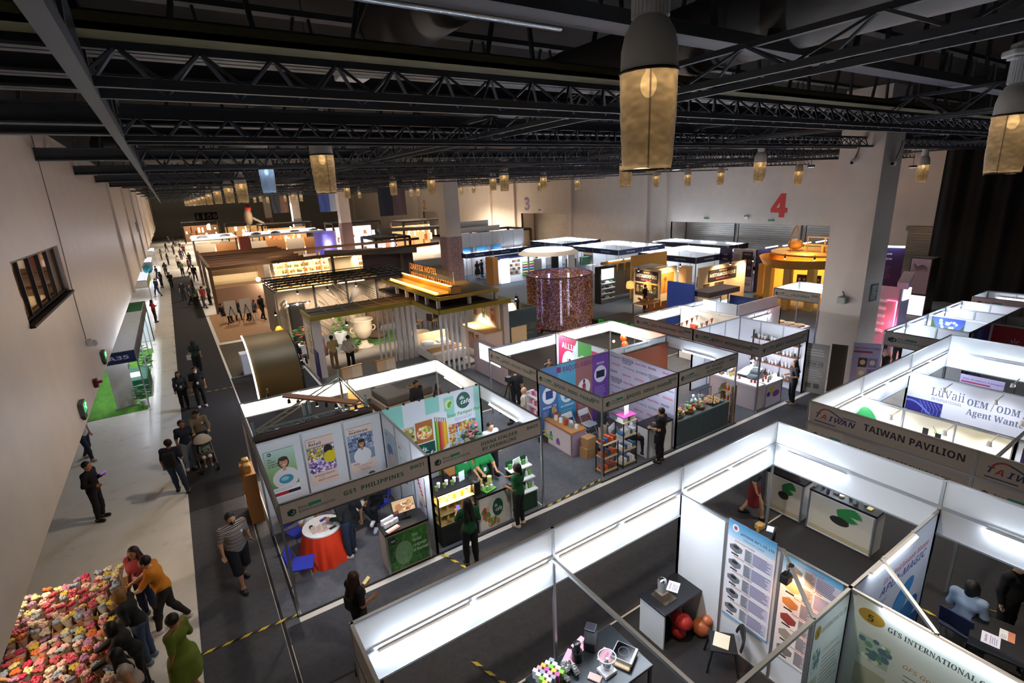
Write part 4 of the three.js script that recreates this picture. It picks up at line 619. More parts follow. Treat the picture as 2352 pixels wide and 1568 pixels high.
[['TATIONIL 600',128,300],['GLUTAREDOX',384,340],['SHEAGEN',640,330],['NITEAID',896,230]].forEach(([t, x, y], i)=>{ disc(c, x, y,96, '#e6e8ee');if (i===0) rect(c, x - 50, y - 50,100,90, '#2c4a86');if (i===1) rect(c, x - 40, y - 60,80,120, '#3a9ab8');if (i===2) bottle(c, x - 26, y - 90,52,170, '#a8382e', '#38201c', '#c85a48');if (i===3) rect(c, x - 66, y - 40,132,80, '#221a40');T(c, t, x, i===3?116 : y + 140,30, '#e8eaf0', 'bold', 'center');lines(c, x - 90, i===3?y + 140 : y + 175,180,14,20, 'rgba(220,225,240,.55)',6);});
}),
logos: canvasTex(1024,768, (c, w, h)=>{ c.fillStyle='#c9c4d8';c.fillRect(0,0, w, h);const it=[['GLUTAREDOX', '#5a5a66'],['SHEAGEN', '#c8503c'],['NiteAid', '#22222e'],['Glutathione\nTationil 600', '#1c1c24'],['Anti-Ageing', '#8a7a90'],['njkercam', '#c8306a'],['Raquel-Abbas', '#a03a8a']];for (let r=0;r<9;r++) for (let k=0;k<5;k++) { const [t, col2]=it[(r + k*3) % it.length];T(c, t.split('\n')[0],14 + k*205 + (r % 2)*20,50 + r*84,32, col2, 'bold', 'left', 'sans-serif',180);if (t.includes('\n')) { T(c, t.split('\n')[1],14 + k*205 + (r % 2)*20,82 + r*84,26, col2);c.strokeStyle=col2;c.lineWidth=4;c.strokeRect(6 + k*205 + (r % 2)*20,22 + r*84,182,34);} } }),
pinkKids: canvasTex(512,384, (c, w, h)=>{ c.fillStyle='#e8eef0';c.fillRect(0,0, w, h);c.fillStyle='#d0305a';c.beginPath();c.moveTo(0,0);c.lineTo(220,0);c.lineTo(120,190);c.lineTo(0,240);c.fill();rect(c,230,0,150,120, '#4fa03c');rect(c,380,40,132,200, '#c83060');disc(c,130,220,90, '#f2f2f0',120);disc(c,290,160,60, '#cfe8e0');disc(c,420,260,70, '#8fd0d8');dots(c,60,150,380,160,20,14,['#fff', '#e8b0c0', '#3a3a48', '#d0e8c0']);T(c, 'ALLIA',40,90,60, '#fff');}),
jam: canvasTex(384,512, (c, w, h)=>{ c.fillStyle='#e6eef2';c.fillRect(0,0, w, h);rect(c,20,30,220,440, '#f2f2e8'); ['#6ab0c8', '#c8503c', '#4a9a4a', '#7a3a8a', '#d8b030'].forEach((k, i)=>{ bottle(c,40 + (i % 3)*64,60 + Math.floor(i / 3)*200,50,150, k, '#222', '#fff');});rect(c,262,20,110,470, '#f4f4f2');T(c, '5.3',282,190,44, '#2a2a34');bottle(c,300,280,40,150, '#3a3a48', '#111', '#ddd');}),
jefferine: canvasTex(384,768, (c, w, h)=>{ const g=c.createLinearGradient(0,0,0,160);g.addColorStop(0, '#3f8cc0');g.addColorStop(1, '#d8e6f0');c.fillStyle='#e2e2e6';c.fillRect(0,0, w, h);c.fillStyle=g;c.fillRect(0,0, w,130);disc(c,60,50,28, '#d8e0ea');disc(c,60,50,14, '#b03a40');T(c, '杰富林股份有限公司',110,44,26, '#233a5a');T(c, 'JEFFRINE INT\'L CO.,LTD',104,80,24, '#1c2a44', 'bold', 'left', 'sans-serif',270);T(c, 'Induction Cooker',130,112,20, '#6a7a98');for (let k=0;k<5;k++) { const y=150 + k*120;T(c, 'Induction Cooker',60, y,20, '#a8603c', 'bold italic');c.fillStyle='#6c6e74';c.beginPath();c.moveTo(20, y + 40);c.lineTo(70, y + 16);c.lineTo(130, y + 34);c.lineTo(126, y + 66);c.lineTo(80, y + 88);c.lineTo(24, y + 68);c.fill();disc(c,76, y + 40,26, '#1c1e24',12);rect(c,40, y + 92,60,12, '#2a2a30');rect(c,150, y + 14,60,90, '#9aa0aa');lines(c,154, y + 20,50,7,12, '#4a4e58',5);rect(c,212, y + 14,160,90, '#c3c2d6');lines(c,216, y + 18,150,8,11, '#54547a',5);} rect(c,0,752, w,16, '#6ea4cc');}),
jefferine2: canvasTex(384,768, (c, w, h)=>{ const g=c.createLinearGradient(0,0,0,160);g.addColorStop(0, '#4f98c8');g.addColorStop(1, '#d8e2ec');c.fillStyle='#e6e0da';c.fillRect(0,0, w, h);c.fillStyle=g;c.fillRect(0,0, w,130);for (let k=0;k<6;k++) { const y=40 + k*120;const cl=['#6c6c70', '#c8a878', '#c07a3c', '#8a3a34', '#9a8c7c', '#7c746a'][k];c.fillStyle=cl;c.beginPath();c.moveTo(24, y + 40);c.lineTo(70, y + 14);c.lineTo(136, y + 38);c.lineTo(132, y + 74);c.lineTo(86, y + 96);c.lineTo(28, y + 76);c.fill();rect(c,40, y + 98,60,12, '#2a2428');rect(c,150, y + 10,70,100, '#a8a2a4');lines(c,154, y + 16,60,8,12, '#5a5458',5);rect(c,224, y + 10,150,100, '#c8c4d4');lines(c,228, y + 14,140,9,11, '#5c5a78',5);T(c, 'Induction Dual Hob',100, y + 4,18, '#b0603c', 'bold italic');} }),
gfs: canvasTex(512,768, (c, w, h)=>{ const g=c.createLinearGradient(0,0, w, h);g.addColorStop(0, '#d6dcd4');g.addColorStop(1, '#b9cfc0');c.fillStyle=g;c.fillRect(0,0, w, h);disc(c,60,70,46, '#a8862e',34);T(c, '5',46,92,44, '#3a2c10');T(c, 'GFS INTERNATIONAL CO., LTD',116,92,34, '#23302c', 'bold', 'left', 'serif',380);T(c, '好 自 然 國 際 股 份',150,140,26, '#b07a4a');rect(c,30,170,110,120, '#a8c0b0');rect(c,30,330,110,120, '#b0b8a0');dots(c,36,176,98,108,24,12,['#6a9a7a', '#d8e0d0', '#5a7a8a']);T(c, 'GFS Gold Selection',180,220,28, '#a8703c', 'italic');lines(c,190,250,280,8,24, '#7a7468',5);T(c, 'GFS Brand Farm',200,480,26, '#a8703c', 'italic');lines(c,180,510,290,6,24, '#7a7468',5);dots(c,30,600,440,150,80,14,['#8ac060', '#d8d060', '#e8e8d8', '#5aa070']);T(c, 'Flaxseed',260,740,44, '#4a9a3c', 'italic bold');}),
splash: canvasTex(512,640, (c, w, h)=>{ c.fillStyle='#d9dde6';c.fillRect(0,0, w, h);T(c, 'La Rafraîchissante Mousse',180,130,40, '#b03a58', 'italic bold', 'left', 'serif',300);T(c, 'APLA-MAGIC',170,185,54, '#3a3f8a', 'italic bold', 'left', 'sans-serif',300);T(c, 'Premarussel',30,230,34, '#7a7ac0', 'italic');for (const [x, y, r, k] of [[350,300,80, '#3f8fd0'],[300,380,100, '#5fa8dc'],[380,470,120, '#3a80c0'],[250,560,130, '#7ab8e0'],[420,580,110, '#2f6fb0']]) disc(c, x, y, r, k, r*0.6,-0.7);c.save();c.translate(150,430);c.rotate(0.25);bottle(c,0,0,74,210, '#7a3f98', '#5a2c80', '#b08ad0');bottle(c,-76,60,40,150, '#5ab03c', '#3c8a2c', '#d8f0c0');c.restore();lines(c,300,440,120,7,20, '#8a7f8a',6);}),
bioLeaf: canvasTex(384,512, (c, w, h)=>{ c.fillStyle='#efe6c4';c.fillRect(0,0, w, h);disc(c,110,150,130, '#2f8a4c',90,0.8);for (let k=0;k<5;k++) { c.strokeStyle='#efe6c4';c.lineWidth=16;c.beginPath();c.moveTo(110,120);c.lineTo(-10 + k*64,270 - k*8);c.stroke();} T(c, 'BIOCROWN',190,120,34, '#a89a80', '', 'left', 'sans-serif',180);lines(c,210,135,130,1,9, '#b8aa90',4);}),
bioBottles: canvasTex(384,512, (c, w, h)=>{ c.fillStyle='#f1ead2';c.fillRect(0,0, w, h);c.strokeStyle='#9ab06a';c.lineWidth=6;for (let k=0;k<8;k++) { c.beginPath();c.moveTo(384,160);c.lineTo(230 + k*16,40 + k*26);c.stroke();} bottle(c,20,150,44,90, '#3a3430', '#222', '#e8e0d0');bottle(c,78,160,40,84, '#4a4440', '#222', '#e8e0d0');bottle(c,140,60,80,200, '#5a2a1c', '#1c1a1c', '#e8ead8');bottle(c,240,70,80,200, '#6a3220', '#1c1a1c', '#e8ead8');}),
bioLeaf2: canvasTex(384,512, (c, w, h)=>{ c.fillStyle='#f0e8c8';c.fillRect(0,0, w, h);disc(c,230,170,130, '#2a8046',76,0.1);for (let k=0;k<5;k++) { c.strokeStyle='#f0e8c8';c.lineWidth=14;c.beginPath();c.moveTo(220,150);c.lineTo(110 + k*62,290);c.stroke();} c.strokeStyle='#d8d0a8';c.lineWidth=4;for (let k=0;k<9;k++) { c.beginPath();c.moveTo(0,512);c.lineTo(k*50,300);c.stroke();} }),
luvaii: canvasTex(1024,640, (c, w, h)=>{ c.fillStyle='#d5d9e4';c.fillRect(0,0, w, h);rect(c,0,180,300,150, '#2f2c80');c.strokeStyle='#6f7fd0';c.lineWidth=14;c.beginPath();c.moveTo(0,210);c.bezierCurveTo(120,180,180,300,300,310);c.stroke();c.lineWidth=5;for (let k=0;k<6;k++) { c.beginPath();c.moveTo(110 + k*30,190);c.lineTo(150 + k*30,240);c.lineTo(140 + k*30,320);c.stroke();} T(c, 'LùVaii',190,130,84, '#4f556c', '', 'left', 'serif');T(c, 'INTERNATIONAL',200,166,30, '#8a90a8');T(c, 'OEM / ODM / OBM',470,140,66, '#5a6078', 'bold', 'left', 'serif');T(c, 'Agent Wanted',480,210,62, '#5a6078', 'bold', 'left', 'serif');T(c, 'Taiwan No.1',330,330,62, '#3a3f58', 'italic bold', 'left', 'serif');T(c, 'Vitamin',720,400,44, '#6a5aa8', 'bold', 'left', 'serif');dots(c,740,430,100,60,14,12,['#a86ab8', '#d8b0d8']);}),
bannerGrey: canvasTex(256,512, (c, w, h)=>{ c.fillStyle='#7d7a74';c.fillRect(0,0, w, h);lines(c,40,60,176,3,26, '#b0aca4',8);T(c, 'JOIN US',60,220,40, '#3c3830');c.strokeStyle='#3c3830';c.lineWidth=4;c.strokeRect(46,180,164,54);lines(c,40,270,176,5,26, '#a09c92',7);rect(c,60,410,60,50, '#4a4640');rect(c,140,410,60,50, '#4a4640');}),
bannerPurple: canvasTex(256,512, (c, w, h)=>{ c.fillStyle='#b8add2';c.fillRect(0,0, w, h);T(c, 'Our Product Category',14,60,24, '#4a3a78');rect(c,10,80,170,20, '#9a3a50');for (let r=0;r<3;r++) for (let k=0;k<2;k++) { rect(c,90*k + 60,150 + r*110,84,96, pick(['#4a3a34', '#c8a890', '#8a7aa8', '#5a4a60']));disc(c,90*k + 102,196 + r*110,26, pick(['#d8b090', '#e8d8c0', '#3a2c28']));} }),
purpleA: canvasTex(256,512, (c, w, h)=>{ c.fillStyle='#c9c3cc';c.fillRect(0,0, w, h);rect(c,120,30,130,300, '#3d2440');T(c, 'YOUTH',140,70,26, '#e0d8e4');for (let k=0;k<4;k++) disc(c,155 + (k % 2)*56,140 + Math.floor(k / 2)*80,24, '#7a6a80');lines(c,16,70,80,7,16, '#6a6470',5);c.strokeStyle='#8a5a98';c.lineWidth=6;c.beginPath();c.moveTo(110,370);c.bezierCurveTo(150,330,200,400,250,360);c.stroke();rect(c,120,400,120,40, '#a090b8');}),
purpleB: canvasTex(256,512, (c, w, h)=>{ const g=c.createLinearGradient(0,0, w, h);g.addColorStop(0, '#221a4c');g.addColorStop(1, '#54204a');c.fillStyle=g;c.fillRect(0,0, w, h);T(c, 'ARGAN',80,90,26, '#d8d0e0');T(c, 'RENEW',70,150,30, '#d8d0e0');lines(c,70,230,110,8,20, '#8a6a90',4);}),
redShape: canvasTex(512,256, (c, w, h)=>{ c.fillStyle='#a51c28';c.fillRect(0,0, w, h);rect(c,470,0,42, h, '#c8c030');c.strokeStyle='#c8d0f0';c.lineWidth=6;for (let k=0;k<8;k++) { const a=k*Math.PI / 4;c.beginPath();c.moveTo(170 + Math.cos(a)*14,110 + Math.sin(a)*14);c.lineTo(170 + Math.cos(a)*40,110 + Math.sin(a)*40);c.stroke();} T(c, 'Next',240,104,40, '#e8e0e0');T(c, 'Shapes',240,150,40, '#e8e0e0');}),
brazil: canvasTex(256,384, (c, w, h)=>{ const g=c.createLinearGradient(0,0,0, h);g.addColorStop(0, '#3a5ac8');g.addColorStop(1, '#c0d8f0');c.fillStyle=g;c.fillRect(0,0, w, h);c.fillStyle='#3c5a28';c.beginPath();c.moveTo(0,0);c.lineTo(60,120);c.lineTo(40,300);c.lineTo(0,384);c.fill();c.beginPath();c.moveTo(256,40);c.lineTo(190,150);c.lineTo(200,384);c.lineTo(256,384);c.fill();bottle(c,108,70,36,110, '#c8b83c', '#5a6a2c', '#e8e4a0');disc(c,130,270,70, '#e6f0f8',60);dots(c,60,20,140,60,20,10,['#fff', '#b8c8f0']);}),
purpleLight: canvasTex(256,256, (c, w, h)=>{ const g=c.createLinearGradient(0,0, w,0);g.addColorStop(0, '#4a3ab0');g.addColorStop(0.4, '#5fb4e0');g.addColorStop(0.7, '#6a4ac0');g.addColorStop(1, '#7a3ab0');c.fillStyle=g;c.fillRect(0,0, w, h);rect(c,170,150,60,50, '#a88ad8');}),
metamorfose: canvasTex(512,160, (c, w, h)=>{ c.fillStyle='#17131a';c.fillRect(0,0, w, h);dots(c,0,0, w, h,60,16,['rgba(70,40,30,.5)', 'rgba(30,30,60,.5)']);T(c, 'THE DREAM', w / 2,34,26, '#e8a890', 'bold', 'center');T(c, 'METAMORFOSE', w / 2,100,66, '#e8e4e0', 'bold', 'center', 'sans-serif',480);T(c, 'PHILIPPINES, INC.', w / 2,140,28, '#c8607a', 'bold', 'center');}),
zartex: canvasTex(1024,256, (c, w, h)=>{ c.clearRect(0,0, w, h);c.fillStyle='rgba(30,24,18,.35)';c.fillRect(0,0, w, h);T(c, 'ZARTEX HOTEL',30,104,110, '#e8961e', 'bold', 'left', 'sans-serif',640);T(c, 'PREMIUM COLLECTION',30,226,110, '#f0a024', 'bold', 'left', 'sans-serif',960);}),
premium: canvasTex(384,192, (c, w, h)=>{ c.fillStyle='#3f5560';c.fillRect(0,0, w, h);T(c, 'Premium Linen',150,90,40, '#8a7a48', 'italic', 'left', 'serif',220);rect(c,150,106,190,4, '#8a7a48');}),
marbleP: canvasTex(512,512, (c, w, h)=>{ c.fillStyle='#8a7a66';c.fillRect(0,0, w, h);c.lineWidth=3;for (let k=0;k<26;k++) { c.strokeStyle=pick(['#6a5a48', '#a89880', '#5a4c3c']);c.beginPath();c.moveTo(256,512);c.quadraticCurveTo(256 + (k - 13)*10,260,256 + (k - 13)*34,60 + Math.abs(k - 13)*16);c.stroke();} }),
marbleQ: canvasTex(512,512, (c, w, h)=>{ c.fillStyle='#857765';c.fillRect(0,0, w, h);for (let k=0;k<60;k++) { c.strokeStyle=pick(['rgba(60,48,38,.6)', 'rgba(190,175,150,.5)', 'rgba(120,100,80,.6)']);c.lineWidth=2 + rnd(18);c.beginPath();const x=rnd(-200, w), y=rnd(-100, h);c.moveTo(x, y);c.bezierCurveTo(x + 100, y + 60, x + 160, y + 60, x + 320, y + 260);c.stroke();} }),
marbleR: canvasTex(512,512, (c, w, h)=>{ c.fillStyle='#54483c';c.fillRect(0,0, w, h);dots(c,0,0, w, h,260,26,['rgba(40,30,24,.6)', 'rgba(120,100,80,.4)', 'rgba(90,70,52,.6)']);}),
mural: canvasTex(512,384, (c, w, h)=>{ c.fillStyle='#3a2a26';c.fillRect(0,0, w, h);for (let k=0;k<5;k++) { disc(c,60 + k*100,90,26, '#c8b8a0');disc(c,60 + k*100,200,34, pick(['#8a4a30', '#4a5a3a', '#a88a60']),80);dots(c,20 + k*100,120,80,160,14,9,['#e0d0b8', '#6a3a2a', '#8aa060']);} }),
screen1: canvasTex(256,160, (c, w, h)=>{ c.fillStyle='#d8b48a';c.fillRect(0,0, w, h);disc(c,70,90,44, '#b8845a');disc(c,150,60,50, '#e8cca0',34);dots(c,100,40,140,90,30,14,['#c89a70', '#f0e0c8', '#a86a40']);rect(c,0,120,60,40, '#7a4a30');}),
brochure: canvasTex(256,128, (c, w, h)=>{ c.fillStyle='#f0ece8';c.fillRect(0,0, w, h);rect(c,0,70, w,58, '#d8886a');lines(c,16,16,120,4,12, '#8a8a90',4);}),
wallA: canvasTex(256,192, (c, w, h)=>{ c.fillStyle='#f6f8fa';c.fillRect(0,0, w, h);lines(c,24,60,120,2,16, '#8aa0c0',5);disc(c,200,110,30, '#a0c0e0',60);rect(c,110,150,50,10, '#556');}),
berfly: canvasTex(384,256, (c, w, h)=>{ c.fillStyle='#c8bcc0';c.fillRect(0,0, w, h);bottle(c,80,90,50,110, '#3a8a5a', '#222', '#5ab080');bottle(c,180,130,54,80, '#6a3a9a', '#3a2a5a', '#8a5ab8');}),
kids: canvasTex(256,256, (c, w, h)=>{ c.fillStyle='#cfcbe0';c.fillRect(0,0, w, h);disc(c,90,60,40, '#e0c820');disc(c,40,110,30, '#3a4aa8');disc(c,170,130,60, '#8a4ab8',40);}),
qrTable: canvasTex(192,256, (c, w, h)=>{ c.fillStyle='#d8d0be';c.fillRect(0,0, w, h);leaf(c,100,50,90,0.3);disc(c,96,120,30, '#2a2a26');rect(c,0,225, w,31, '#c8b890');}),
diagram: canvasTex(192,128, (c, w, h)=>{ c.fillStyle='#e9e6ee';c.fillRect(0,0, w, h);T(c, 'Induction',30,40,26, '#6a3a5a');lines(c,24,60,140,4,14, '#8a8aa8',5);}),
pinkNote: canvasTex(192,128, (c, w, h)=>{ c.fillStyle='#e8a8bc';c.fillRect(0,0, w, h);T(c, 'JL-N12P',40,76,30, '#5a2a3a');}),
};
// ------------------------------------------------------------------ furniture makers
const blueM=mat(0x1f2fa8,0.5);
function stackChair(label, at, turn, m=blueM) {
const o=thing('stacking_chair', label, 'chair',[at[0],0, at[1]], turn);
part(o, 'seat', rb(0.46,0.04,0.44,0,0.43,0,0.02), m);const b=rb(0.46,0.32,0.035,0,0,0,0.017).rotateX(-0.18).translate(0,0.55,-0.24);part(o, 'backrest', b, m);
for (const s of [-1,1]) { part(o, 'leg', rod([s*0.2,0.44,0.16],[s*0.24,0,0.24],0.012), chrome);part(o, 'leg', rod([s*0.2,0.44,-0.14],[s*0.24,0,-0.26],0.012), chrome);part(o, 'back_post', rod([s*0.19,0.42,-0.12],[s*0.19,0.72,-0.25],0.011), chrome);}
return o;
}
function foldChair(label, at, turn) {
const o=thing('folding_chair', label, 'chair',[at[0],0, at[1]], turn), m=mat(0xd4d6d6,0.5), fr=mat(0xc4c6c8,0.4, { metalness: 0.4 });
part(o, 'seat', rb(0.42,0.03,0.38,0,0.43,0.02,0.015), m);part(o, 'backrest', rb(0.44,0.2,0.03,0,0,0,0.014).rotateX(-0.2).translate(0,0.66,-0.25), m);
for (const s of [-1,1]) { part(o, 'leg', rod([s*0.21,0.84,-0.29],[s*0.22,0,0.24],0.011), fr);part(o, 'leg', rod([s*0.19,0.46,0.1],[s*0.2,0,-0.26],0.011), fr);}
part(o, 'crossbar',[rod([-0.21,0.14,0.16],[0.21,0.14,0.16],0.009), rod([-0.19,0.14,-0.16],[0.19,0.14,-0.16],0.009)], fr);
return o;
}
function counter(name, label, at, w, d, h, turn, body, top, print, cat='counter') {
const o=thing(name, label, cat,[at[0],0, at[1]], turn);
part(o, 'body', bx(w - 0.04, h - 0.05, d - 0.04,0,0,0), body);part(o, 'top', bx(w,0.05, d,0, h - 0.05,0), top);
if (print) { const g=new THREE.PlaneGeometry(w - 0.1, h - 0.14).translate(0, h / 2 - 0.02, d / 2 - 0.012);part(o, 'front_print', g, mapMat(print,0.6));}
part(o, 'corner_post',[bx(0.035, h - 0.05,0.035, w / 2 - 0.018,0, d / 2 - 0.018), bx(0.035, h - 0.05,0.035, -w / 2 + 0.018,0, d / 2 - 0.018)], alu);
return o;
}
function table(name, label, at, w, d, h, turn, topM, legM) {
const o=thing(name, label, 'table',[at[0],0, at[1]], turn);part(o, 'table_top', rb(w,0.04, d,0, h - 0.04,0,0.015), topM);
for (const sx of [-1,1]) for (const sz of [-1,1]) part(o, 'leg', bx(0.045, h - 0.04,0.045, sx*(w / 2 - 0.04),0, sz*(d / 2 - 0.04)), legM);
return o;
}
const small=(name, label, cat, geo, m, at, turn=0, group)=>one(name, label, cat, geo, m, at, turn, group);
function goods(group, n, area_, y, makers) {   // scatters small goods;area_=[x0, x1, z0, z1]
for (let i=0;i<n;i++) makers(i, rnd(area_[0], area_[1]), y, rnd(area_[2], area_[3]));
}
const jarG=merge([cy(0.035,0.035,0.09,0,0,0,10), cy(0.03,0.03,0.02,0,0.09,0,10)]), boxG=bx(0.09,0.13,0.05), bottleG=lathe([[0.001,0],[0.032,0],[0.034,0.11],[0.014,0.15],[0.014,0.19],[0.001,0.19]],0,0,0,10);
// ------------------------------------------------------------------ GS1 booth
poster('poster', 'poster of a woman holding a globe on the GS1 booth wall', TEX.gsWoman,0.66,1.22,[1.16,0.96,-12.19],0);
poster('poster', 'GS1 in Retail poster with market shelves', TEX.gsRetail,0.64,1.24,[2.08,0.97,-12.19],0);
poster('poster', 'GS1 in Healthcare poster with pharmacist', TEX.gsHealth,0.64,1.26,[3.06,0.94,-12.19],0);
poster('poster', 'bluish poster on the GS1 divider wall nearest the corner', TEX.gsSide,0.62,1.1,[3.63,0.95,-11.65], -Math.PI / 2);
poster('poster', 'pale poster with green frame on the GS1 divider wall', TEX.gsSide2,0.62,1.1,[3.63,0.95,-10.75], -Math.PI / 2);
poster('poster', 'GS1 RETAIL strip poster at the front end of the divider wall', TEX.gsEnd,0.42,1.3,[3.63,0.45,-9.8], -Math.PI / 2);
{
const o=thing('round_table', 'round table with pleated orange cloth and white top in the GS1 booth', 'table',[1.6,0,-10.75]);
part(o, 'table_top', cy(0.42,0.42,0.03,0,0.735,0,40), white);
const g=new THREE.CylinderGeometry(0.425,0.56,0.735,96,8, true).translate(0,0.3675,0), p=g.attributes.position;
for (let i=0;i<p.count;i++) { const x=p.getX(i), y=p.getY(i), z=p.getZ(i), a=Math.atan2(z, x), k=1 + (1 - y / 0.735)*0.06*Math.sin(a*14 + Math.sin(a*3)) + 0.012*Math.sin(a*31)*(1 - y);p.setXYZ(i, x*k, y, z*k);} g.computeVertexNormals();
part(o, 'tablecloth', g, mat(0xe0380c,0.75, { side: THREE.DoubleSide }));part(o, 'pedestal', cy(0.2,0.05,0.72,0,0.0,0), black);
const bh=merge([bx(0.1,0.13,0.004).rotateX(-0.3).translate(0,0.0,0), bx(0.1,0.01,0.05,0,0,0.03)]);
[[-0.2,0.14],[-0.09,0.17],[0.03,0.19]].forEach(([x, z], i)=>small('brochure_holder',['left', 'middle', 'right'][i] + ' of three small brochure holders on the orange cloth table', 'brochure holder', bh, mat(0xd8b8a8,0.4),[1.6 + x,0.766,-10.75 + z],0.3));
small('phone', 'black phone lying on the orange cloth table', 'phone', rb(0.16,0.012,0.08,0,0,0,0.005), black,[1.78,0.766,-10.53],0.3);small('gift_box', 'small purple box on the orange cloth table', 'box', bx(0.16,0.03,0.06), mat(0x4a2f90,0.5),[1.68,0.766,-10.95],0.4);small('speaker', 'small black round speaker on the orange cloth table', 'speaker', cy(0.04,0.04,0.05), black,[1.38,0.766,-10.8]);small('paper_stack', 'papers and cards on the far rim of the orange table', 'papers', bx(0.2,0.02,0.14), mat(0xc9c0d4,0.6),[1.82,0.766,-10.8],0.7);
stackChair('blue plastic chair in front of the orange cloth table',[1.02,-10.16],1.25);stackChair('blue plastic chair behind the counter with the screen',[3.18,-10.35],-1.4);stackChair('blue plastic chair half hidden behind the orange table',[1.2,-11.35],0.4);foldChair('white folding chair behind the man in the black jacket',[2.6,-11.5],0.1);
stackChair('blue plastic chair under the seated man in black',[3.05,-11.35],-1.0);
counter('display_counter', 'counter with black top and green globe print in the GS1 booth',[3.02,-9.48],0.98,0.5,1.0,0, mat(0xb4a290,0.6), mat(0x101014,0.35), TEX.gsCounter);
const m=thing('monitor', 'flat screen showing food on the GS1 counter', 'screen',[3.14,1.0,-9.58],-0.15);part(m, 'bezel', rb(0.52,0.32,0.03,0,0.1,0,0.01), black);part(m, 'screen', new THREE.PlaneGeometry(0.48,0.28).translate(0,0.26,0.0155), new THREE.MeshStandardMaterial({ color: 0x111111, emissive: 0xffffff, emissiveMap: TEX.screen1, emissiveIntensity: 0.75, roughness: 0.3 }));part(m, 'stand',[bx(0.06,0.12,0.03,0,0,-0.02), bx(0.2,0.015,0.14,0,0,0)], black);m.rotation.x=-0.35;area(3.12,1.28,-9.5,3.1,1.3,-8.5,0.45,0.26,0xffe2c0,0.6);
small('leaflet_rack', 'white leaflet rack with two tiers left of the screen', 'rack',[bx(0.3,0.12,0.06,0,0,-0.1), bx(0.12,0.1,0.06,-0.1,0,0.02), bx(0.1,0.09,0.06,0.02,0,0.02), bx(0.1,0.1,0.06,0.13,0,0.02)], mat(0xe4dede,0.5),[2.76,1.0,-9.52],0.25);small('leaflets', 'fanned white leaflets at the front edge of the GS1 counter', 'leaflets', bx(0.3,0.015,0.12), mapMat(TEX.brochure,0.6),[2.75,1.0,-9.33],0.3);
// wooden shelf outside the booth
const s=thing('wooden_shelf', 'narrow wooden display shelf standing left of the GS1 booth', 'shelf',[0.5,0,-13.45]);part(s, 'side_panel',[bx(0.3,1.35,0.03,0,0,0.42), bx(0.3,1.35,0.03,0,0,-0.42)], wood);for (const y of [0.08,0.5,0.92,1.3]) part(s, 'shelf_board', bx(0.3,0.03,0.82,0, y,0), wood);for (const [y, z] of [[1.33,0.15],[1.33,-0.2],[0.95,0.1],[0.53,-0.1]]) part(s, 'goods_pack', rb(0.16,0.2,0.22,0, y, z,0.03), mat(0xc9a860,0.4));
}
person({ label: 'boy with white collar sitting behind the orange table', at: [1.42,-11.3], sit: true, seat: 0.45, arms: ['lap', 'lap'], top: 0xd8d8da, turn: 0.3, h: 1.6, skin: 0xa8714a });
person({ label: 'person with black hair mostly hidden behind the GS1 header', at: [2.3,-11.0], sit: true, seat: 0.45, turn: -0.6, top: 0x222226, h: 1.7 });
person({ label: 'man in black jacket and blue jeans at the orange table', at: [2.06,-10.4], turn: -2.2, top: 0x131313, bottom: 0x1f2c44, shoes: 0xb9b9b2, wear: 'jacket', sleeve: 1, arms: ['reach', 'bent'], lean: 0.18, h: 1.68, lod: 0 });
person({ label: 'man in black with white trainers sitting cross legged in the GS1 booth', at: [3.02,-11.35], sit: true, seat: 0.47, turn: -0.75, legs: ['cross', 'sit'], arms: ['lap', 'phone'], top: 0x101014, bottom: 0x0d0f16, shoes: 0xd8dade, sleeve: 1, wear: 'jacket', lod: 0 });
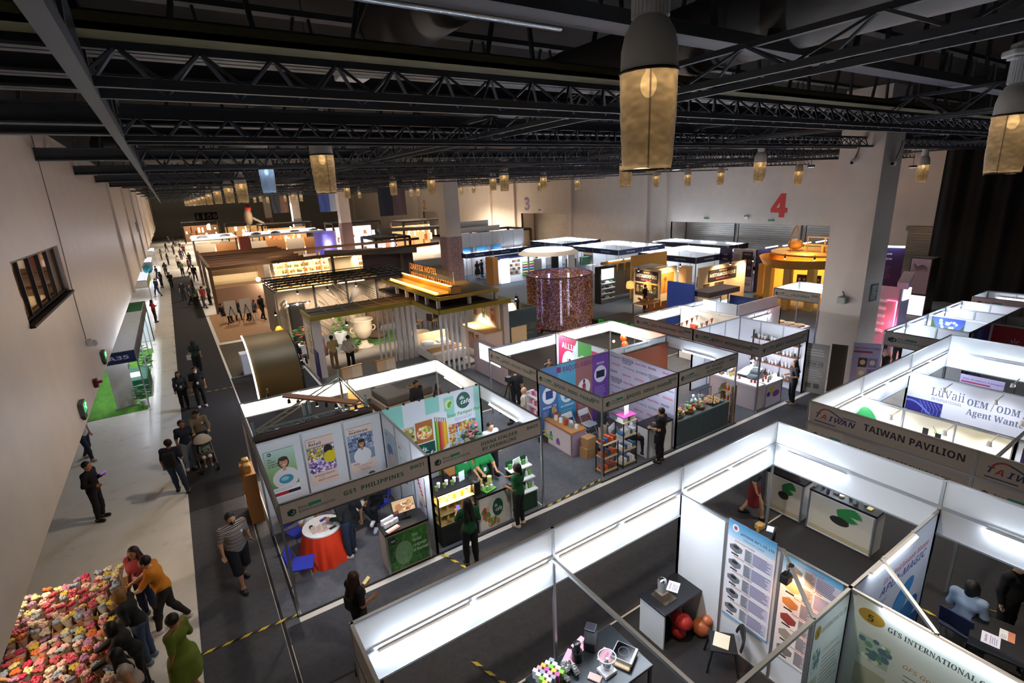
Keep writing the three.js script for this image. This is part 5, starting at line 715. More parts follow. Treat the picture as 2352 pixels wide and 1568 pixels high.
// ------------------------------------------------------------------ DIANA STALDER cafe
poster('banner', 'wide mint green ds cafe food banner on the booth wall', TEX.cafe,2.86,2.4,[5.13,0.06,-12.19],0, 'banner');
for (let k=0;k<7;k++) small('banner_clip',['first', 'second', 'third', 'fourth', 'fifth', 'sixth', 'last'][k] + ' black clip from the left along the ds cafe banner top', 'clip', bx(0.06,0.05,0.05), black,[3.85 + k*0.44,2.44,-12.2],0, 'clips on the cafe banner');
{
const o=thing('pastry_case', 'lit curved glass pastry case with juice bottles', 'display case',[4.3,0,-9.6]);
part(o, 'base', bx(0.92,0.5,0.5,0,0,0), mat(0x141414,0.5));part(o, 'back_panel', bx(0.92,0.75,0.02,0,0.5,-0.24), mat(0x8a7a50,0.5));part(o, 'side_frame',[bx(0.02,0.78,0.06,-0.46,0.5,0.2), bx(0.02,0.78,0.06,0.46,0.5,0.2), bx(0.94,0.03,0.4,0,1.25,-0.06)], black);
for (const y of [0.52,0.78,1.02]) { part(o, 'shelf', bx(0.9,0.012,0.42,0, y,0), mat(0xd8c890,0.4));for (let k=0;k<9;k++) part(o, 'juice_bottle', bottleG, mat([0xe0b020,0xd89a18,0xe8d080][k % 3],0.35)).position.set(-0.4 + k*0.1, y + 0.012,0.08 - (k % 2)*0.12);}
part(o, 'curved_glass', new THREE.CylinderGeometry(0.5,0.5,0.9,20,1, true,0, Math.PI / 2.4).rotateZ(Math.PI / 2).rotateX(0.05).translate(0,0.72,-0.25), glass);
part(o, 'light_tube', rod([-0.42,1.21,0.1],[0.42,1.21,0.1],0.012), glow(0xffe0a0, TUBE*0.8));area(4.3,1.19,-9.5,4.3,0,-9.3,0.84,0.04,0xffe0a0, STRIP);
counter('cafe_counter', 'white juice counter with ds cafe print and black top',[5.32,-9.55],1.1,0.5,0.95,0, white, mat(0x121214,0.4), TEX.cafeFront);
const s=thing('goods_rack', 'white tiered goods rack on a green base at the right of the juice counter', 'rack',[6.22,0,-9.62]);part(s, 'green_base', bx(0.56,0.5,0.5), mat(0x0f3a22,0.6));part(s, 'back_board', bx(0.6,1.15,0.02,0,0.1,-0.25), mat(0x14482c,0.6));for (const [y, z] of [[0.5,0.12],[0.78,0.0],[1.05,-0.12]]) part(s, 'shelf_board', bx(0.64,0.03,0.3,0, y, z), white);
for (let k=0;k<18;k++) { const r=k % 3;small('bottle',['front', 'middle', 'upper'][r] + ' tier green or white product ' + ['far left', 'left', 'mid left', 'mid right', 'right', 'far right'][Math.floor(k / 3)] + ' on the white tiered rack', 'bottle', k % 2?bottleG : boxG, mat([0x6aa84a,0xe0e4e0,0x4a8a3c,0xd8e0d0][k % 4],0.5),[5.97 + Math.floor(k / 3)*0.1,[0.53,0.81,1.08][r],-9.62 + [0.12,0,-0.12][r]],0, 'products on the tiered rack');}
small('menu_sign', 'white tent sign with dark squares on the goods rack', 'sign', bx(0.24,0.2,0.02), mat(0xe6e6ea,0.6),[6.2,1.08,-9.8],0.2);
small('serving_tray', 'bright green tray with jars on the juice counter', 'tray', rb(0.34,0.02,0.26,0,0,0,0.01), mat(0x4aa82a,0.5),[5.18,0.95,-9.5],0.2);for (let k=0;k<5;k++) small('jar',['first', 'second', 'third', 'fourth', 'fifth'][k] + ' small jar from the left on the green tray', 'jar', jarG, mat([0xdfe4dc,0xa8b88a,0xc88a4a][k % 3],0.4),[5.06 + k*0.06,0.97,-9.55 + (k % 2)*0.12],0, 'jars on the green tray');
small('juice_machine', 'dark juice machine beside the pastry case', 'machine',[rb(0.2,0.34,0.24,0,0,0,0.04), sp(0.12,0,0.32,0.05,1,0.6,1)], mat(0x25201c,0.3),[4.86,0.95,-9.55]);small('jug', 'tall clear jug with green drink on the juice counter', 'jug', cy(0.05,0.06,0.22), mat(0xb8d080,0.2),[5.3,0.97,-9.62]);small('price_sign', 'small yellow menu card on the juice counter', 'sign', bx(0.14,0.18,0.01), mat(0xc8a850,0.6),[5.08,0.97,-9.68],0.3);small('menu_card', 'blue white price card on top of the pastry case', 'sign', bx(0.16,0.24,0.01), mat(0xcfe0ea,0.6),[4.62,1.28,-9.72],0.2);
for (let k=0;k<6;k++) small('cup',['first', 'second', 'third', 'fourth', 'fifth', 'sixth'][k] + ' lidded cup from the left on the pastry case', 'cup',[cy(0.03,0.04,0.1,0,0,0,12), cy(0.043,0.043,0.015,0,0.1,0,12)], mat(k % 2?0xe8e8e4 : 0x6a7a3a,0.5),[3.95 + k*0.1,1.28,-9.68 - (k % 2)*0.1],0, 'cups on the pastry case');
table('wooden_table', 'brown wooden table behind the juice counter',[5.5,-11.2],1.3,0.6,0.75,0, wood, darkWood);small('cardboard_box', 'brown carton beside the employees in green', 'box', bx(0.3,0.3,0.3), mat(0x8a6440,0.8),[4.2,0,-11.4]);small('cardboard_box', 'papers in a box on the brown wooden table', 'box', bx(0.3,0.12,0.24), mat(0xc8b8a0,0.8),[5.9,0.75,-11.2]);
const v=thing('flower_vase', 'vase of pink lilies in front of the ds cafe banner', 'flowers',[6.1,0.75,-11.85]);part(v, 'vase', lathe([[0.001,0],[0.06,0],[0.08,0.1],[0.05,0.2],[0.06,0.22]],0,0,0,16), white);const fl=[], lf=[];for (let k=0;k<16;k++) { const a=k*2.4, r=0.1 + rnd(0.14), y=0.34 + rnd(0.4);lf.push(rod([0,0.2,0],[Math.cos(a)*r, y, Math.sin(a)*r],0.006,4), sp(0.05, Math.cos(a)*r*1.1, y - 0.05, Math.sin(a)*r,1.4,0.4,0.8,6));if (k % 2) for (let j=0;j<5;j++) fl.push(sp(0.035, Math.cos(a)*r + Math.cos(j*1.26)*0.035, y + 0.02, Math.sin(a)*r + Math.sin(j*1.26)*0.035,1,0.4,1,6));} part(v, 'leaves', lf, plantGreen);part(v, 'lilies', fl, mat(0xd87a90,0.6));
table('small_table', 'small table holding the lily vase',[6.1,-11.85],0.5,0.45,0.75,0, white, alu);
}
person({ label: 'cafe worker in green polo with long hair bending over the counter', at: [4.98,-10.45], fem: true, hair: 'tail', top: 0x0f7a3a, turn: 0.15, arms: ['lap', 'reach'], lean: 0.2, mask: 0xd8d8d8, h: 1.6, lod: 0 });
person({ label: 'cafe worker in green polo with white mask and badge', at: [5.52,-10.35], fem: true, hair: 'tail', top: 0x107f3c, turn: -0.05, arms: ['reach', 'reach'], lanyard: 0x334455, mask: 0xf0f0f0, h: 1.66, lod: 0 });
person({ label: 'woman in green shirt with ponytail standing at the right of the juice counter', at: [5.72,-9.02], fem: true, hair: 'tail', top: 0x0c4f2c, bottom: 0x0e1014, shoes: 0xc9b8a8, turn: -2.75, arms: ['reach', 'bent'], h: 1.66, lod: 0 });
person({ label: 'long haired woman in green shirt seen from behind at the pastry case', at: [4.12,-8.5], fem: true, hair: 'long', top: 0x0d4a28, bottom: 0x0c0d10, shoes: 0x101010, turn: 2.9, arms: ['bent', 'hold'], phone: 0x8a70ff, h: 1.64, lod: 0 });
person({ label: 'man in white shirt with lanyard standing at the right edge of the cafe booth', at: [6.35,-11.3], top: 0xd4d8dc, bottom: 0x20242c, turn: 0.0, arms: ['down', 'down'], sleeve: 1, lanyard: 0x20304a, h: 1.68, lod: 0 });
person({ label: 'long haired woman in black T shirt holding a phone in the cross aisle', at: [1.5,-7.75], fem: true, hair: 'long', hairColor: 0x2a170e, top: 0x0e0e10, bottom: 0x121216, turn: 1.9, arms: ['bent', 'phone'], phone: 0xd8c080, bag: 0x111111, h: 1.64, lod: 0 });
person({ label: 'black haired head at the bottom edge below the phone woman', at: [1.2,-6.05], top: 0x1a1a1e, turn: 2.0, h: 1.66, mask: 0xc8c4c0 });
// ------------------------------------------------------------------ booth behind GS1: wooden frame with lights
{
const o=thing('lighting_frame', 'dark lattice truss frame with wooden plank of spotlights behind the GS1 wall', 'frame',[2.1,0,-12.4]);
part(o, 'brown_backdrop', bx(2.8,2.58,0.05,0,0,0.06), mat(0x3c2a22,0.75));
const lat=[];const fr=(a, b)=>{ lat.push(bar(a, b,0.03), bar([a[0], a[1] - 0.12, a[2]],[b[0], b[1] - 0.12, b[2]],0.03));const n=14;for (let k=0;k<n;k++) lat.push(bar(lerp3(a, b, k / n), lerp3([a[0], a[1] - 0.12, a[2]],[b[0], b[1] - 0.12, b[2]], (k + 1) / n),0.012));};
fr([-1.35,2.7,0],[1.28,2.7,0]);fr([-1.35,2.68,-0.02],[1.3,2.68,-2.55]);fr([1.28,2.7,0],[1.3,2.68,-2.5]);part(o, 'lattice_truss', lat, mat(0x4a5654,0.5, { metalness: 0.4 }));
const posts=[[-1.35,0],[1.28,0],[1.3,-2.55],[-0.2,-0.08],[-0.06,-0.1]];for (const [x, z] of posts) part(o, 'mast', bx(0.06, x>-0.5 && x<0?3.05 : 2.9,0.06, x,0, z), mat(0x56605f,0.5, { metalness: 0.4 }));
part(o, 'wooden_plank', bar([-0.36,2.8,-1.64],[1.04,2.8,0.1],0.24,0.04), mat(0x6b4a30,0.6));
for (let k=0;k<8;k++) { const p=lerp3([-0.3,2.68,-1.55],[1.0,2.68,0.05], k / 7);part(o, 'spotlight',[cy(0.045,0.035,0.1, p[0], p[1] - 0.08, p[2],12), rod([p[0], p[1], p[2]],[p[0], p[1] + 0.1, p[2]],0.01)], black);if (k % 2 || k>5) part(o, 'spotlight_lens', cy(0.035,0.035,0.015, p[0], p[1] - 0.09, p[2],12), glow(0xfff0d8,14));}
spot(1.9,2.55,-13.6,2.4,0,-14.4, WARM,30,0.9,3);spot(3.0,2.55,-12.6,3.2,0.2,-13.9, WARM,30,0.9,3);
struct('trim_4', bx(0.04,2.3,2.7,3.62,0,-13.7), mat(0xc9964e,0.5), 'ochre panel inside the booth behind GS1');
}
person({ label: 'dark haired person left of two below the lattice truss', at: [1.5,-14.9], top: 0x202020, turn: 1.2, h: 1.6 });person({ label: 'dark haired person right of two below the lattice truss', at: [2.05,-14.95], fem: true, top: 0x241c1a, turn: 0.6, h: 1.56 });
person({ label: 'man in dark jacket standing in the booth behind the cafe banner', at: [6.05,-15.75], top: 0x17171b, sleeve: 1, turn: 0.3, h: 1.68 });person({ label: 'woman in brown top beside the man in dark jacket behind the cafe', at: [6.95,-16.0], fem: true, top: 0x4a342a, turn: 1.0, h: 1.58, sit: true, seat: 0.5 });
{ const o=thing('mattress_stack', 'stack of grey and beige mattresses behind the cafe banner', 'mattress',[6.3,0,-17.9],0.1);part(o, 'lower_mattress', rb(2.0,0.28,1.5,0,0.12,0,0.06), mat(0xa89880,0.85));part(o, 'upper_mattress', rb(1.9,0.3,1.45,0,0.4,0,0.08), mat(0x6a6560,0.85));part(o, 'gold_emblem', new THREE.TorusGeometry(0.14,0.03,8,24).rotateX(Math.PI / 2).translate(0.3,0.71,0.2), gold);part(o, 'plinth', bx(2.1,0.12,1.6), darkWood);}
// ------------------------------------------------------------------ middle block
poster('banner', 'four coloured RAQUEL-ABBAS product banner', TEX.raquel,2.86,2.36,[10.06,0.08,-12.09],0, 'banner');
poster('banner', 'white wall print covered in product logos beside the RAQUEL-ABBAS banner', TEX.logos,2.74,2.36,[11.52,0.08,-10.68], -Math.PI / 2, 'banner');
poster('banner', 'pink and green children product print at the back of the RAQUEL ABBAS block', TEX.pinkKids,2.5,1.9,[11.51,0.55,-13.55], -Math.PI / 2, 'banner');
poster('poster', 'white product poster with coloured bottles on the back panel', TEX.jam,1.3,1.7,[12.9,0.65,-12.09],0);
{
counter('wooden_counter', 'wooden counter with lilac print and stacked product boxes',[9.05,-11.45],1.42,0.6,0.8, Math.PI / 2*-1, mat(0x9a7f96,0.6), wood, TEX.berfly);
for (let k=0;k<10;k++) small('product_box', (k % 2?'blue' : 'red') + ' and white medicine box ' + ['nearest the left end', 'second along', 'third along', 'fourth along', 'fifth along'][k >> 1] + ' on the wooden counter', 'box', bx(0.07,0.1 + rnd(0.08),0.09), mat([0x2a5a8c,0xa03a2c,0xd8d8dc,0x6a8aa8,0xd0dce0][k % 5],0.5),[8.98 + (k % 2)*0.12,0.8,-12.0 + k*0.12], rnd(0.6), 'boxes on the wooden counter');
small('carton_stack', 'brown cardboard boxes stacked at the end of the wooden counter', 'box',[bx(0.4,0.34,0.3), bx(0.36,0.3,0.28,0.02,0.35,0)], mat(0xa07a50,0.8),[9.2,0,-10.52],0.1);small('wooden_display', 'little wooden display rack with white products on the counter', 'rack',[bx(0.2,0.34,0.04), bx(0.22,0.03,0.16,0,0.0,0.06), bx(0.1,0.2,0.05,0,0.04,0.06)], mat(0xb39a70,0.6),[9.1,0.8,-12.02],0.4);
const pp=thing('potted_plant', 'small potted yellow green plant at the foot of the wooden counter', 'plant',[8.8,0,-12.0]);part(pp, 'pot', cy(0.09,0.12,0.2), mat(0x4a3c2c,0.7));part(pp, 'leaves', Array.from({ length: 9 }, (_, k)=>sp(0.07, Math.cos(k*2.2)*0.09,0.26 + (k % 3)*0.06, Math.sin(k*2.2)*0.09,1.3,0.4,0.7,6)), mat(0x9aa03a,0.7));
foldChair('left white folding chair before the RAQUEL-ABBAS banner',[9.5,-11.6],0.05);foldChair('right white folding chair before the RAQUEL-ABBAS banner',[10.1,-11.5],0.05);
const rack=(label, x, z, h, cols)=>{ const o=thing('shelf_rack', label, 'rack',[x,0, z]);for (const sx of [-1,1]) for (const sz of [-1,1]) part(o, 'upright', bx(0.025, h,0.025, sx*0.26,0, sz*0.16), black);const n=Math.round(h / 0.38);for (let k=0;k<n;k++) { const y=0.1 + k*(h - 0.12) / (n - 1 || 1);part(o, 'shelf_board', bx(0.54,0.025,0.34,0, y,0), mat(0xc9b890,0.6));for (let j=0;j<5;j++) part(o, 'product_pack', bx(0.085,0.1 + (j % 3)*0.03,0.22,-0.2 + j*0.1, y + 0.025,0), mat(cols[(k + j) % cols.length],0.55));} return o;};
rack('low black rack with orange product packs by the booth corner',9.05,-9.55,0.95,[0xb04a1c,0xc86030,0x8a3a1a,0x2a5a80]);rack('tall black rack with white and blue packs topped by a pink sheet',9.75,-9.52,1.4,[0xd8d8dc,0xe8e4e0,0x3a6a9a]);
small('pink_sheet', 'bright pink sheet on top of the tall black rack', 'sheet', bx(0.5,0.01,0.32), mat(0xe04a9a,0.7),[9.75,1.56,-9.52]);small('brochure_stand', 'white standing brochure on the pink sheet', 'brochure holder', bx(0.2,0.28,0.02), mat(0xdcdce4,0.5),[9.75,1.57,-9.52],0.2);
counter('white_counter', 'white counter with black top where the man in black stands',[10.95,-9.55],1.05,0.5,1.0,0, white, mat(0x16161a,0.4));small('card_reader', 'small dark device on the white counter', 'device', bx(0.14,0.05,0.2), black,[11.2,1.0,-9.6],0.3);foldChair('white folding chair of the vendor in white shirt',[10.1,-10.1],0.4);
}
person({ label: 'vendor in white shirt with lanyard seated behind the counter', at: [10.25,-9.95], sit: true, seat: 0.5, top: 0xdfe2e4, sleeve: 1, bottom: 0x1c1f28, arms: ['lap', 'lap'], turn: 0.8, lanyard: 0x333a44, h: 1.7, skin: 0xa8714a, lod: 0 });
person({ label: 'woman in black blouse behind the RAQUEL ABBAS header', at: [9.85,-10.6], fem: true, hair: 'bob', top: 0x141416, bottom: 0xb8a890, turn: 0.3, h: 1.62, badge: 1, sleeve: 1, lod: 0 });
person({ label: 'man dressed in black with shoulder bag at the white counter', at: [10.62,-9.02], top: 0x0b0b0d, bottom: 0x0c0c0e, shoes: 0x2a2a2c, turn: -2.8, arms: ['bent', 'bent'], bag: 0x0e0e10, sleeve: 0.7, h: 1.7, lod: 0 });
person({ label: 'bald man with strap sitting left of the tall product shelf', at: [9.0,-13.5], sit: true, seat: 0.5, hair: 'bald', top: 0xbdb7aa, turn: -2.4, skin: 0xb98a68, h: 1.68 });person({ label: 'man in black by the dark desk under the BW24 header', at: [9.3,-14.5], top: 0x101012, turn: 2.6, h: 1.7 });person({ label: 'woman in black with long hair at the back of the RAQUEL ABBAS block', at: [10.6,-14.4], fem: true, top: 0x0e0e10, turn: 0.4, h: 1.62 });person({ label: 'second woman in black at the back of the RAQUEL ABBAS block', at: [11.0,-14.75], fem: true, top: 0x161216, turn: -0.5, h: 1.6, hair: 'tail' });
{ table('black_desk', 'black desk with flowers and bowls under the BW24 header',[9.6,-13.4],1.1,0.6,0.75,0.1, black, black);small('flower_bowl', 'white and pink flowers lying on the black desk', 'flowers', Array.from({ length: 14 }, (_, k)=>sp(0.05, Math.cos(k*2)*0.16,0.04 + (k % 2)*0.03, Math.sin(k*2)*0.12,1,0.7,1,6)), mat(0xd8c8cc,0.7),[9.3,0.75,-13.4]);small('pink_bowl', 'magenta bowl on the black desk', 'bowl', lathe([[0.001,0],[0.07,0],[0.12,0.06],[0.11,0.06],[0.06,0.015],[0.001,0.015]]), mat(0xb84ab0,0.5),[9.35,0.75,-13.2]);
const s=thing('product_shelf', 'narrow white shelf of pink products beside the banner end', 'shelf',[8.8,0,-12.55]);part(s, 'frame',[bx(0.3,1.5,0.02,0,0,0.3), bx(0.3,1.5,0.02,0,0,-0.3)], white);for (let k=0;k<5;k++) { part(s, 'shelf_board', bx(0.3,0.02,0.6,0,0.1 + k*0.32,0), white);for (let j=0;j<5;j++) part(s, 'product_pack', bx(0.1,0.14,0.08,0,0.12 + k*0.32,-0.22 + j*0.11), mat([0xc86a9a,0xe0d8dc,0xa84a8a][(k + j) % 3],0.5));}
// ERP table
const o=thing('draped_table', 'long table with grey pleated skirt full of snack packs', 'table',[12.95,0,-9.62]);part(o, 'table_top', bx(2.5,0.04,0.62,0,0.78,0), mat(0x5c6a6c,0.8));const g=new THREE.PlaneGeometry(2.5,0.78,160,1).translate(0,0.39,0.31), p=g.attributes.position;for (let i=0;i<p.count;i++) p.setZ(i, p.getZ(i) + 0.018*Math.sin(p.getX(i)*62));g.computeVertexNormals();part(o, 'skirt', g, mat(0x46545a,0.8, { side: THREE.DoubleSide }));part(o, 'side_skirt',[bx(0.01,0.78,0.6,-1.25,0,0), bx(0.01,0.78,0.6,1.25,0,0)], mat(0x46545a,0.8));
for (let b=0;b<3;b++) small('wicker_basket',['left', 'middle', 'right'][b] + ' wicker basket of snack packs on the grey draped table', 'basket', lathe([[0.001,0],[0.16,0],[0.24,0.12],[0.22,0.12],[0.15,0.02],[0.001,0.02]],0,0,0,20), mat(0x8a6a3c,0.8),[11.98 + b*0.52,0.82,-9.58]);
const pack=[rb(0.14,0.1,0.05,0,0,0,0.03), rb(0.11,0.13,0.06,0,0,0,0.03)];for (let k=0;k<54;k++) { const b=k % 3, r=Math.floor(k / 18);const m=mat([0xb03a30,0x6a9a50,0xc8b050,0xb0d0c8,0xc87a8a,0x6aa0b0,0xd8c8a0][k % 7],0.4);const q=one('snack_pack', 'shiny snack pack heaped in a wicker basket on the draped table', 'snack pack', pack[k % 2], m,[11.98 + b*0.52 + rnd(-0.17,0.17),0.86 + r*0.07,-9.58 + rnd(-0.15,0.15)], rnd(3), 'snack packs in the baskets');q.rotation.x=rnd(-0.6,0.6);}
const nb=thing('nut_display', 'clear bin heaped with pale nuts and shiny bags on the draped table', 'display',[13.72,0.82,-9.62]);part(nb, 'frame',[bx(0.56,0.02,0.5), ...[[-0.28,-0.25],[0.28,-0.25],[-0.28,0.25],[0.28,0.25]].map(([x, z])=>bx(0.015,0.4,0.015, x,0, z)), bx(0.58,0.015,0.015,0,0.4,0.25), bx(0.58,0.015,0.015,0,0.4,-0.25)], black);part(nb, 'nuts', Array.from({ length: 90 }, ()=>{ const a=rnd(6.3), r=Math.sqrt(rnd())*0.24;return ico(0.03 + rnd(0.015), Math.cos(a)*r,0.06 + (0.26 - r)*0.9*rnd(), Math.sin(a)*r);}), mat(0xc9a878,0.7)).userData.kind='stuff';
small('silver_bags', 'crumpled silver plastic bags behind the nut display', 'bag', Array.from({ length: 12 }, ()=>ico(0.09, rnd(-0.3,0.3),0.1 + rnd(0.16), rnd(-0.08,0.08))), mat(0xaab0b4,0.2, { metalness: 0.6 }),[13.2,0.82,-9.84]);
const ar=thing('amber_rack', 'wooden rack of amber bottles at the end of the draped table', 'rack',[14.42,0,-9.5]);part(ar, 'frame',[bx(0.26,1.3,0.02,0,0,0.2), bx(0.26,1.3,0.02,0,0,-0.2)], mat(0x8a6a40,0.6));for (let k=0;k<4;k++) { part(ar, 'shelf_board', bx(0.28,0.025,0.42,0,0.08 + k*0.33,0), mat(0x9a7a4a,0.6));for (let j=0;j<3;j++) part(ar, 'amber_bottle', bottleG, mat(0x9a4a14,0.25)).position.set(0,0.105 + k*0.33,-0.12 + j*0.12);}
struct('trim_5', bx(2.6,2.2,0.04,13,0.02,-9.98 - 2), mat(0x8a3f1c,0.7));
for (let k=0;k<14;k++) small('orange_balloon', 'orange balloon from the cluster at the orange doorway of the ERP booth', 'balloon', sp(0.14,0,0,0,1,1.15,1,12), mat(0xe0541a,0.35),[14.3 + rnd(-0.25,0.25),0.4 + (k % 7)*0.25,-13.0 + (k>6?-1.2 : 0) + rnd(-0.2,0.2)],0, 'orange balloons');
point(13,2.2,-13.4,0xffa060,6,4); { const l=thing('bulb_lamp', 'small warm bulb over the orange doorway', 'lamp',[13,2.15,-13.4]);part(l, 'bulb', sp(0.05,0,0.05,0), glow(0xffc080,6));part(l, 'cord', rod([0,0.1,0],[0,0.3,-1.55],0.006), black);}
// tripod in the aisle between the blocks
const tr=thing('tripod', 'black tripod with camera bag under the BW24 header', 'tripod',[8.95,0,-14.4]);for (let k=0;k<3;k++) part(tr, 'leg', rod([0,1.3,0],[Math.cos(k*2.1)*0.4,0, Math.sin(k*2.1)*0.4],0.02), black);part(tr, 'camera', rb(0.2,0.2,0.2,0,1.3,0,0.03), black);
}
person({ label: 'woman in denim blue blouse behind the snack table', at: [12.25,-10.4], fem: true, top: 0x33506a, turn: 0.1, h: 1.55, arms: ['reach', 'bent'] });
// ------------------------------------------------------------------ third block
{
counter('product_counter', 'pale counter with bottle print full of beauty devices',[16.05,-10.3],1.9,0.5,0.9, -Math.PI / 2, mat(0xcdc3c6,0.6), white, TEX.berfly);counter('product_counter', 'pale corner counter with butterfly print facing the cross aisle',[16.75,-9.5],1.0,0.45,0.9,0, mat(0xc9c6d2,0.6), white, TEX.kids);
for (let k=0;k<22;k++) { const front=k>12;small('beauty_product', front?'striped brush or tube packed on the corner counter' : 'small cosmetic item crowded on the pale counter', 'cosmetics',[jarG, boxG, bottleG][k % 3], mat([0xb03028,0xe0dcd0,0x8a8e90,0xb06a3a,0xd8b850,0x5a6a70][k % 6],0.4),[front?16.35 + rnd(0.85) : 15.95 + rnd(0.3),0.9, front?-9.5 + rnd(-0.15,0.15) : -9.6 - rnd(1.5)], rnd(3), front?'goods on the corner counter' : 'goods on the pale counter');}
table('white_table', 'white table with lamps and laptop inside the BERFLY booth',[17.5,-10.7],1.1,0.6,0.75,0.2, white, alu);for (const [x, z, l] of [[17.3,-10.5, 'left'],[17.7,-10.75, 'right']]) { const o=thing('desk_lamp', l + ' white arched desk lamp in the BERFLY booth', 'lamp',[x,0.75, z]);part(o, 'base', cy(0.08,0.08,0.03), white);part(o, 'arm', tubeG([[0,0.02,0],[0.02,0.3,0],[-0.05,0.42,0.05],[-0.16,0.4,0.1]],0.012), white);part(o, 'lamp_head', rb(0.16,0.03,0.07,-0.2,0.38,0.11,0.012), glow(0xf0e8ff,5));point(x - 0.2,1.1, z + 0.11,0xf0e8ff,1.2,3);}
small('mirror_ball_lamp', 'round white glowing make up lamp on the corner counter', 'lamp', sp(0.07,0,0.07,0), glow(0xf6f0ff,6),[17.1,0.9,-9.5]);point(17.1,1.02,-9.45,0xf6f0ff,1.2,3);
small('grey_pillows', 'heap of grey cushions behind the corner counter', 'cushion',[rb(0.5,0.16,0.3,0,0,0,0.08), rb(0.4,0.15,0.3,0.1,0.14,0.05,0.07)], mat(0x6f7a7e,0.85),[16.55,0.9,-10.0],0.3);
const sh=thing('wall_shelf', 'black wall shelf of white bottles beside the woman in black', 'shelf',[18.35,0,-10.3]);part(sh, 'upright',[bx(0.04,2.1,0.04,0,0,0.9), bx(0.04,2.1,0.04,0,0,-0.9)], black);for (let k=0;k<4;k++) { part(sh, 'shelf_board', bx(0.26,0.03,1.84,0,0.45 + k*0.45,0), mat(0x7a4a2a,0.6));for (let j=0;j<13;j++) part(sh, 'white_bottle', j % 3?bottleG : boxG, mat(j % 4?0xd0d6d8 : 0x3a4444,0.5)).position.set(-0.02,0.48 + k*0.45,-0.8 + j*0.13);}
poster('poster', 'colourful child print at the back of the BERFLY booth', TEX.kids,1.0,1.2,[16.9,0.8,-11.92],0);
// bunting
const ln=[];for (let r=0;r<3;r++) { const z=-12.4 - r*0.75;for (let k=0;k<9;k++) { const t=k / 8, x=15.8 + t*2.6, y=2.2 - 0.5*Math.sin(t*Math.PI)*0.35;const g=new THREE.BufferGeometry();g.setAttribute('position', new THREE.Float32BufferAttribute([-0.1,0,0,0.1,0,0,0,-0.26,0,0.1,0,-0.004,-0.1,0,-0.004,0,-0.26,-0.004],3));g.computeVertexNormals();ln.push([g, x, y, z, (k + r) % 3]);} }
const bt=thing('bunting', 'strings of orange and white triangular flags in the SGS booth', 'bunting',[17.1,2.2,-13.2]);ln.forEach(([g, x, y, z, c])=>{ part(bt, 'flag', g, mat([0xd8651c,0xe8dccc,0xa84a20][c],0.8, { side: 2 })).position.set(x - 17.1, y - 2.2, z + 13.2);});for (let r=0;r<3;r++) part(bt, 'string', tubeG([[-1.45,0,0.8 - r*0.75],[0,-0.17,0.8 - r*0.75],[1.45,0,0.8 - r*0.75]],0.006), white);
const sg=canvasTex(384,128, (c, w, h)=>{ c.fillStyle='#e0e2e4';c.fillRect(0,0, w, h);T(c, 'SGS',40,60,50, '#b8bcc0');T(c, 'We are the world\'s leading testing',130,70,18, '#9aa0a4');rect(c,60,80,50,40, '#c8482a');});poster('banner', 'white SGS company print at the back of the booth', sg,2.7,1.0,[18.52,1.35,-13.4], -Math.PI / 2, 'banner');
poster('standing_banner', 'grey JOIN US standing banner left of the big column', TEX.bannerGrey,0.85,1.9,[18.85,0,-9.05],-1.3, 'banner');poster('standing_banner', 'lilac product category standing banner before the big column', TEX.bannerPurple,0.85,1.9,[20.2,0,-7.95],-1.0, 'banner');poster('standing_banner', 'brown standing banner between the grey and lilac banners', null,0.5,1.85,[19.5,0,-8.55],-1.2, 'banner', mat(0x4c4030,0.6));
}
person({ label: 'woman in black with loose hair beside the butterfly counter', at: [17.35,-8.95], fem: true, top: 0x101012, bottom: 0x0e0e10, turn: -2.3, arms: ['bent', 'bent'], h: 1.64, shoes: 0x8a7a70, hairColor: 0x1a100a, lod: 0 });person({ label: 'woman in cream patterned blouse inside the BERFLY booth', at: [16.75,-11.1], fem: true, top: 0xd4cdb2, bottom: 0x34506e, turn: -0.6, h: 1.56 });
